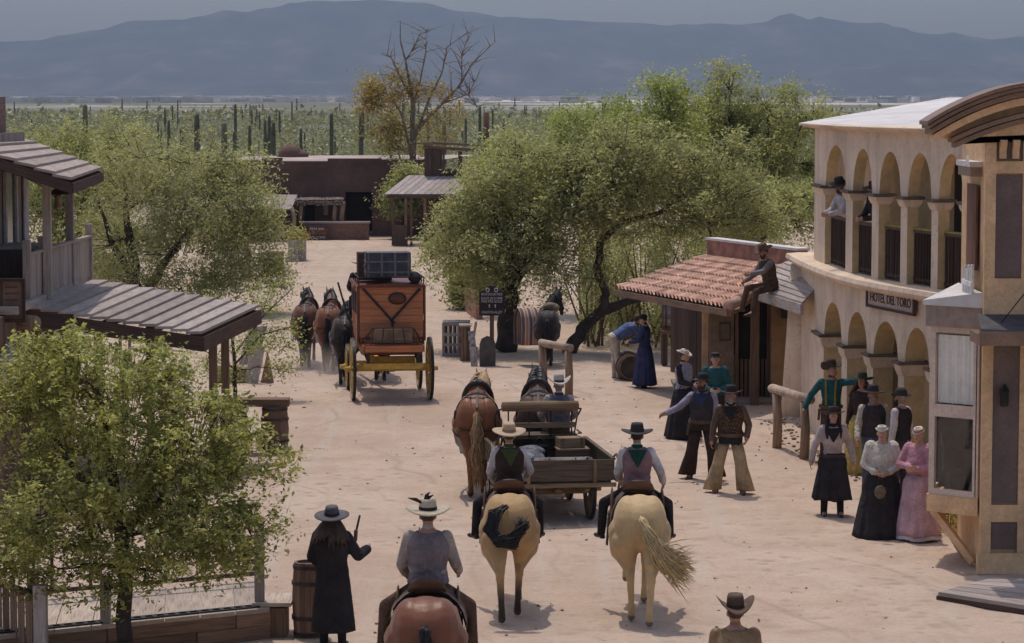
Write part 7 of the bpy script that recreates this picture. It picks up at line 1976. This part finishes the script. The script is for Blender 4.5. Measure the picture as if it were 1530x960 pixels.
# ------------------------------------------------------------------ street props
def barrel_mesh(h=.88, r=.26, n=20):
    m = MB(); m.lathe([(r * .86, 0), (r * .95, h * .2), (r, h * .5), (r * .95, h * .8), (r * .86, h), (r * .80, h), (r * .79, h - .03), (.01, h - .03)], n, None, None, True)
    return m
M_STAVE = wood('barrel_staves', (.22, .145, .105), (.10, .065, .05), tone=.2)
def barrel(label, loc, h=.88, r=.27, M=None, yaw=0, mat=None, group=None):
    root = thing('barrel', label, 'barrel', loc, yaw, group)
    b = MB(); n = 18
    prof = [(r * .86, 0), (r * .94, h * .2), (r, h * .5), (r * .94, h * .8), (r * .86, h)]
    for k in range(n):     # staves
        a0, a1 = 2 * PI * k / n, 2 * PI * (k + .96) / n
        rings = [[V((rr * math.cos(a), rr * math.sin(a), z)) for a in (a0, (a0 + a1) / 2, a1)] + [V(((rr - .03) * math.cos(a), (rr - .03) * math.sin(a), z)) for a in (a1, a0)] for rr, z in prof]
        if M: rings = [[M @ p for p in q] for q in rings]
        b.loft(rings, True, None, False)
    b.build('staves', mat or M_STAVE, root)
    hd = MB(); hd.lathe([(.01, h - .04), (r * .84, h - .04)], 18, M, None, False, 0, False); hd.lathe([(r * .84, .04), (.01, .04)], 18, M, None, False, 0, False); hd.build('head', mat or M_STAVE, root)
    for z, rr in ((h * .06, .885), (h * .27, .965), (h * .73, .965), (h * .94, .885)):
        hp = MB(); hp.lathe([(r * rr + .002, z - .022), (r * rr + .012, z - .022), (r * rr + .012, z + .022), (r * rr + .002, z + .022)], 24, M, None, False)
        hp.build('hoop', plain('rusty_hoop', (.075, .05, .045), .6, .3, 6), root)
    return root
def props():
    barrel('upright oak barrel beside the person in the long black coat', G(462, 951), .9, .2, mat=wood('reddish_staves', (.26, .16, .12), (.13, .08, .06)))
    # barrel tables lower left
    q = G(411, 676)
    barrel('barrel under the right end of the thick plank table', q, .84, .25)
    barrel('barrel under the left end of the thick plank table', (q.x - .75, q.y + .15, 0), .84, .25)
    t = thing('plank_table', 'thick dark plank laid across two barrels as a street table', 'table', (q.x - .3, q.y + .05, .845)); m = MB(); m.bx(-.7, .56, -.22, .0, 0, .13); m.build('front_plank', M_BROWNWOOD, t); m = MB(); m.bx(-.68, .55, .01, .24, 0, .125); m.build('back_plank', M_BROWNWOOD, t)
    b = thing('leaning_board', 'small pale board leaning against the plank table barrels', 'board', G(388, 672)); m = MB(); m.bar((0, 0, 0), (.12, .14, .5), .14, .03, up=(0, 1, 0)); m.build('plank', M_TRIM, b); m = MB(); m.bar((-.03, .0, .3), (.14, .02, .33), .03, .03); m.build('cleat', M_BROWNWOOD, b)
    # hitching rails
    def rail(label, a, b, ha, hb, r, over, grp='log hitching rails'):
        root = thing('hitching_rail', label, 'hitching rail', a, 0, grp); a, b = V(a), V(b)
        for p, h in ((a, ha), (b, hb)):
            m = MB(); m.tube([p - a + V((0, 0, -.02)), p - a + V((.01, 0, h * .5)), p - a + V((-.02, 0, h))], [r * 1.05, r, r * .9], 10, jit=.06); m.build('post', M_LOG, root)
        d = (b - a).normalized(); m = MB()
        m.tube([V((0, 0, ha + r * .8)) - d * over, (b - a) * .5 + V((0, 0, (ha + hb) / 2 + r * .8)), b - a + V((0, 0, hb + r * .8)) + d * over], [r * 1.0, r * .95, r * .95], 12, jit=.05); m.build('top_log', plain('peeled_log', (.45, .34, .26), .85, .25, 5, .4, 25, tone=.1), root)
    rail('log hitching rail in the shade by the wagon driver', G(811, 582), G(850, 590), .95, .95, .085, .08)
    rail('log hitching rail that the pointing person leans on', G(1161, 668), G(1202, 684), .98, 1.0, .085, .3)
    # sign post
    q = G(735, 545); sg = thing('street_sign', 'dark signpost board with rows of white lettering under the mesquite', 'sign', q)
    m = MB(); m.bar((0, 0, 0), (0, 0, 1.85), .1, .1, up=(0, 1, 0)); m.build('post', M_BROWNWOOD, sg)
    bo = V((0, -.075, 1.52)); dk = plain('dark_sign_board', (.035, .026, .028), .7, .2, 5)
    m = MB(); m.prism([(-.30, -.34), (.30, -.34), (.30, .22), (.17, .27), (.1, .36), (-.1, .36), (-.17, .27), (-.30, .22)], bo + V((0, 0.02, 0)), (1, 0, 0), (0, 0, 1), .03); m.build('board', dk, sg)
    Mx = lambda x, z: Matrix.Translation(bo + V((x, -.014, z))) @ Matrix(((1, 0, 0), (0, 0, -1), (0, 1, 0))).to_4x4()
    for s_, z, w in (('IRON DOOR MINE', .165, .5), ('BLACK JACK MINE', .07, .5), ('PAN FOR GOLD', -.005, .48), ('CANYON ALLEY', -.26, .48)): text(s_, M_WLET, sg, Mx(.0, z), .085, .003, width=w)
    m = MB()
    for x in (-.06, .08): m.bar(bo + V((x, -.014, -.08)), bo + V((x, -.014, -.15)), .02, .006); m.bar(bo + V((x - .025, -.014, -.10)), bo + V((x, -.014, -.07)), .012, .006); m.bar(bo + V((x + .025, -.014, -.10)), bo + V((x, -.014, -.07)), .012, .006)
    for sx in (-1, 1): m.tube([bo + V((sx * .1 + math.cos(a) * .035, -.013, .27 + math.sin(a) * .045)) for a in [2 * PI * k / 12 for k in range(13)]], .012, 5)
    m.build('painted_marks', M_WLET, sg)
    # cage, boards, headstone-like board
    cg = thing('barred_cage', 'open wooden cage of weathered slats standing beside the signpost', 'cage', G(682, 533)); k = MB()
    for i in range(6): k.bar((-.30 + i * .115, 0, .04), (-.30 + i * .115, 0, .82), .035, .03, up=(0, 1, 0))
    for z in (.06, .3, .55, .8): k.bar((-.33, -.02, z), (.33, -.02, z), .03, .07)
    k.build('slatted_front', M_GREYWOOD, cg); k = MB(); boards(k, (-.33, .6, 0), (1, 0, 0), (0, 0, 1), .66, .86, 6, .03); k.bx(-.33, .33, .02, .6, .83, .86); k.bx(-.35, -.32, .02, .6, 0, .83); k.build('box', M_GREYWOOD, cg); k = MB(); k.bar((.34, -.28, 0), (.48, .1, .85), .05, .05); k.build('prop_leg', M_TRIM, cg)
    cb = thing('tan_cabinet', 'narrow tan plank cabinet standing between the cage and the leaning board', 'cabinet', G(695, 540)); k = MB(); boards(k, (-.12, 0, 0), (1, 0, 0), (0, 0, 1), .24, .84, 3, .03); k.bx(-.12, .12, .03, .5, 0, .82); k.build('body', M_BROWNWOOD, cb); k = MB(); k.bx(-.15, .15, -.05, .54, .84, .88); k.build('top', M_PALEWOOD, cb)
    lb = thing('white_board', 'flaking white board leaning beside the grey arched headboard', 'board', G(709, 548)); k = MB(); k.bar((0, 0, 0), (-.08, .25, .82), .16, .03, up=(0, 1, 0)); k.build('panel', plain('flaking_white', (.48, .44, .42), .9, .45, 12), lb); k = MB(); k.bar((.05, .1, .02), (.05, .3, .45), .03, .03); k.build('strut', M_BROWNWOOD, lb)
    hs = thing('arched_headboard', 'grey arched wooden headboard standing in front of the signpost', 'headboard', G(728, 548)); k = MB(); k.prism([(-.19, 0), (.19, 0), (.19, .55), (.14, .68), (0, .74), (-.14, .68), (-.19, .55)], (0, 0, 0), (1, .3, 0), (0, 0, 1), .05); k.build('slab', plain('grey_board', (.12, .105, .10), .9, .25, 6), hs); k = MB(); k.bar((.05, .4, 0), (0, .06, .5), .06, .05); k.build('brace', M_BROWNWOOD, hs)
    # store barrels
    q = G(1018, 545); st = thing('barrel_stand', 'dark timber stand carrying the big barrel in the store porch', 'stand', q)
    for x in (-.42, .42):
        for y in (-.2, .3): k = MB(); k.bar((x, y, 0), (x, y, .78), .09, .09, up=(0, 1, 0)); k.build('leg', M_DKWOOD, st)
    k = MB(); k.bar((-.5, -.2, .8), (.5, -.2, .8), .1, .08); k.bar((-.5, .3, .8), (.5, .3, .8), .1, .08); k.build('beams', M_BROWNWOOD, st)
    barrel('large grey barrel lying on its side on the timber stand', (q.x - .43, q.y + .05, 1.16), .86, .32, Matrix.Rotation(PI / 2, 4, 'Y'), mat=wood('grey_staves', (.22, .19, .18), (.1, .085, .08)))
    q = G(942, 568); barrel('barrel lying on the ground behind the woman in the navy dress, showing its round end', (q.x, q.y, .3), .8, .32, Matrix.Rotation(-PI / 2, 4, 'X') @ Matrix.Translation((0, 0, -.1)), R(8))
    cr = thing('plank_crate', 'stacked plank crate behind the teal shirted person by the store post', 'crate', G(1090, 585)); k = MB(); [k.bx(-.26, .26, -.22, .22, z, z + .19) for z in (0, .2, .4, .6)]; k.build('body', M_GREYWOOD, cr); k = MB(); [k.bx(x - .03, x + .03, -.24, -.221, 0, .79) for x in (-.2, .2)]; k.build('battens', M_BROWNWOOD, cr)
    # left street side behind the porch roof
    q = G(382, 572); a = thing('sandwich_board', 'pale and orange A-frame board standing at the left edge of the street', 'sign', q); k = MB(); k.bar((-.1, .0, 0), (.06, .1, .82), .3, .025, up=(0, 1, .2)); k.build('pale_leaf', plain('pale_board', (.5, .44, .40), .8, .2, 4), a); k = MB(); k.prism([(-.02, 0), (.28, 0), (.14, .72)], (.12, .12, 0), (1, 0, 0), (0, 0, 1), .03); k.build('orange_leaf', plain('orange_tan_board', (.33, .19, .12), .8, .2, 4), a)
    q = G(347, 570); hb = thing('hay_bale', 'straw bale lying on the ground beside the A-frame board', 'hay bale', q, R(10)); k = MB(); k.bx(-.45, .35, -.2, .25, 0, .34); o = k.build('bale', plain('straw', (.36, .27, .16), .95, .35, 20, .8, 60), hb, bevel=.04); k = MB(); [k.bx(x - .01, x + .01, -.205, .255, -.004, .345) for x in (-.2, .15)]; k.build('twine', M_BROWNWOOD, hb)
    q = G(368, 545); o = thing('leaning_planks', 'grey plank panel leaning on a post behind the hay bale', 'planks', q); k = MB(); boards(k, (-.2, 0, 0), (.9, .3, 0), (.25, .2, .9), .45, .95, 4, .03); k.build('panel', M_GREYWOOD, o); k = MB(); k.bar((.3, .6, 0), (.2, .25, .8), .06, .06); k.build('strut', M_BROWNWOOD, o)
    q = A(187, 535, 45.2); o = thing('white_lantern', 'white framed lantern hanging under the plank porch roof', 'lantern', q); k = MB()
    for x in (-.08, .08): 
        for y in (-.08, .08): k.bar((x, y, 0), (x, y, .34), .025, .025, up=(0, 1, 0))
    k.bx(-.1, .1, -.1, .1, -.02, .02); k.bx(-.11, .11, -.11, .11, .34, .37); k.build('frame', plain('white_lantern_paint', (.6, .57, .55), .7), o); k = MB(); k.lathe([(.1, .37), (.02, .46), (.01, .7)], 8); k.build('hood', M_IRON, o)
    # far left street furniture
    q = G(411, 412); o = thing('dark_planter', 'dark wooden planter box at the roadside below the left mesquite', 'planter', q); k = MB(); boards(k, (-.3, 0, 0), (1, 0, 0), (0, 0, 1), .55, .84, 5, .04); k.bx(-.3, .25, .04, .8, 0, .83); k.build('box', M_BROWNWOOD, o)
    q = G(443, 390); o = thing('pale_planter', 'weathered plank planter with dry grass farther up the street', 'planter', q); k = MB(); boards(k, (-.32, 0, 0), (1, 0, 0), (0, 0, 1), .64, .8, 5, .04); k.bx(-.32, .32, .04, .8, 0, .79); k.build('box', M_GREYWOOD, o)
    rng = np.random.default_rng(3); p = rng.normal(size=(400, 3)) * np.array([.22, .2, .2]); p[:, 2] = np.abs(p[:, 2]) + .75; p[:, 1] += .4; leaf_object('grass_tuft', p, .18, .2, L_YELL, o, rng.random(400), rng, -.8)
    o = thing('rail_fence', 'low white rail fence seen through the gap below the left mesquite', 'fence', G(370, 404)); k = MB(); [k.bar((-.6, 0, z), (.75, 0, z), .04, .06) for z in (.2, .62)]; k.build('rails', plain('chalky_rail', (.5, .46, .43), .8), o)
    for x in (-.6, .05, .75): k = MB(); k.bar((x, .06, 0), (x, .06, .75), .08, .08, up=(0, 1, 0)); k.build('post', M_GREYWOOD, o)
    # pebbles and droppings
    m = MB(); r_ = random.Random(6)
    for i in range(420):
        y = r_.uniform(24, 62); x = r_.uniform(-5, 6.0); s = r_.uniform(.008, .026) * (1.6 if r_.random() < .06 else 1)
        m.ell((x, y, s * .3), (s, s * r_.uniform(.6, 1), s * .55), None, 6, 4)
    tag(m.build('pebbles', plain('pebble_stone', (.30, .23, .18), .9, .3, 4, tone=.35)), 'small stones and clods scattered on the sandy street', 'pebbles', None, 'stuff')
def litter():
    m = MB(); r_ = random.Random(16)
    for i in range(11):
        y = r_.uniform(28, 60); x = r_.uniform(-3.2, 4.0) - (y - 40) * .08
        for k in range(r_.randrange(3, 9)):
            s = r_.uniform(.014, .03); m.ell((x + r_.gauss(0, .09), y + r_.gauss(0, .09), s * .5), (s, s * .9, s * .65), None, 7, 5)
    tag(m.build('dung', plain('dry_dung', (.13, .085, .055), .95, .3, 20, tone=.3)), 'dry brown horse droppings scattered along the street', 'droppings', None, 'stuff')
    m = MB()
    for i in range(700):
        y = r_.uniform(36, 60); side = r_.random()
        if side < .5: p = hotel_pt(r_.uniform(1200, 1440), r_.uniform(.05, .9)); x, y = p.x, p.y
        else: x = r_.uniform(-8.5, -4.6) + r_.gauss(0, .3)
        s = r_.uniform(.012, .04) * (1.5 if r_.random() < .05 else 1)
        m.ell((x, y, s * .3), (s, s * r_.uniform(.6, 1), s * .55), None, 6, 4)
    tag(m.build('gravel', MC['pebble_stone']), 'loose gravel lying along the foot of the buildings', 'gravel', None, 'stuff')
    # dust kicked up by the coach team
    mt = bpy.data.materials.new('kicked_dust'); mt.use_nodes = True; nt = mt.node_tree; nt.nodes.remove(nt.nodes['Principled BSDF'])
    pv = nd(nt, 'ShaderNodeVolumePrincipled'); pv.inputs['Color'].default_value = (.86, .76, .68, 1)
    tc = nd(nt, 'ShaderNodeTexCoord').outputs['Object']
    ln = nd(nt, 'ShaderNodeVectorMath', operation='MULTIPLY'); nt.links.new(tc, ln.inputs[0]); ln.inputs[1].default_value = (1 / 1.9, 1 / 2.6, 1 / .75)
    le = nd(nt, 'ShaderNodeVectorMath', operation='LENGTH'); nt.links.new(ln.outputs[0], le.inputs[0])
    g = nd(nt, 'ShaderNodeMapRange'); nt.links.new(le.outputs['Value'], g.inputs[0]); g.inputs[1].default_value = .2; g.inputs[2].default_value = .95; g.inputs[3].default_value = 1; g.inputs[4].default_value = 0
    n_ = nd(nt, 'ShaderNodeMapRange'); nt.links.new(noise(nt, tc, 1.6, 4), n_.inputs[0]); n_.inputs[1].default_value = .4; n_.inputs[2].default_value = .7; n_.inputs[3].default_value = 0; n_.inputs[4].default_value = .42
    mu = nd(nt, 'ShaderNodeMath', operation='MULTIPLY'); nt.links.new(g.outputs[0], mu.inputs[0]); nt.links.new(n_.outputs[0], mu.inputs[1]); nt.links.new(mu.outputs[0], pv.inputs['Density'])
    nt.links.new(pv.outputs[0], nt.nodes['Material Output'].inputs['Volume'])
    m = MB(); m.ell((0, 0, 0), (1.9, 2.6, .75), None, 20, 12)
    o = m.build('dust', mt); o.location = (-4.3, 60.2, .12)
    tag(o, 'thin pale dust kicked up around the hooves of the coach team', 'dust', None, 'stuff')
props()
litter()
bake_texts()
bake_pending()
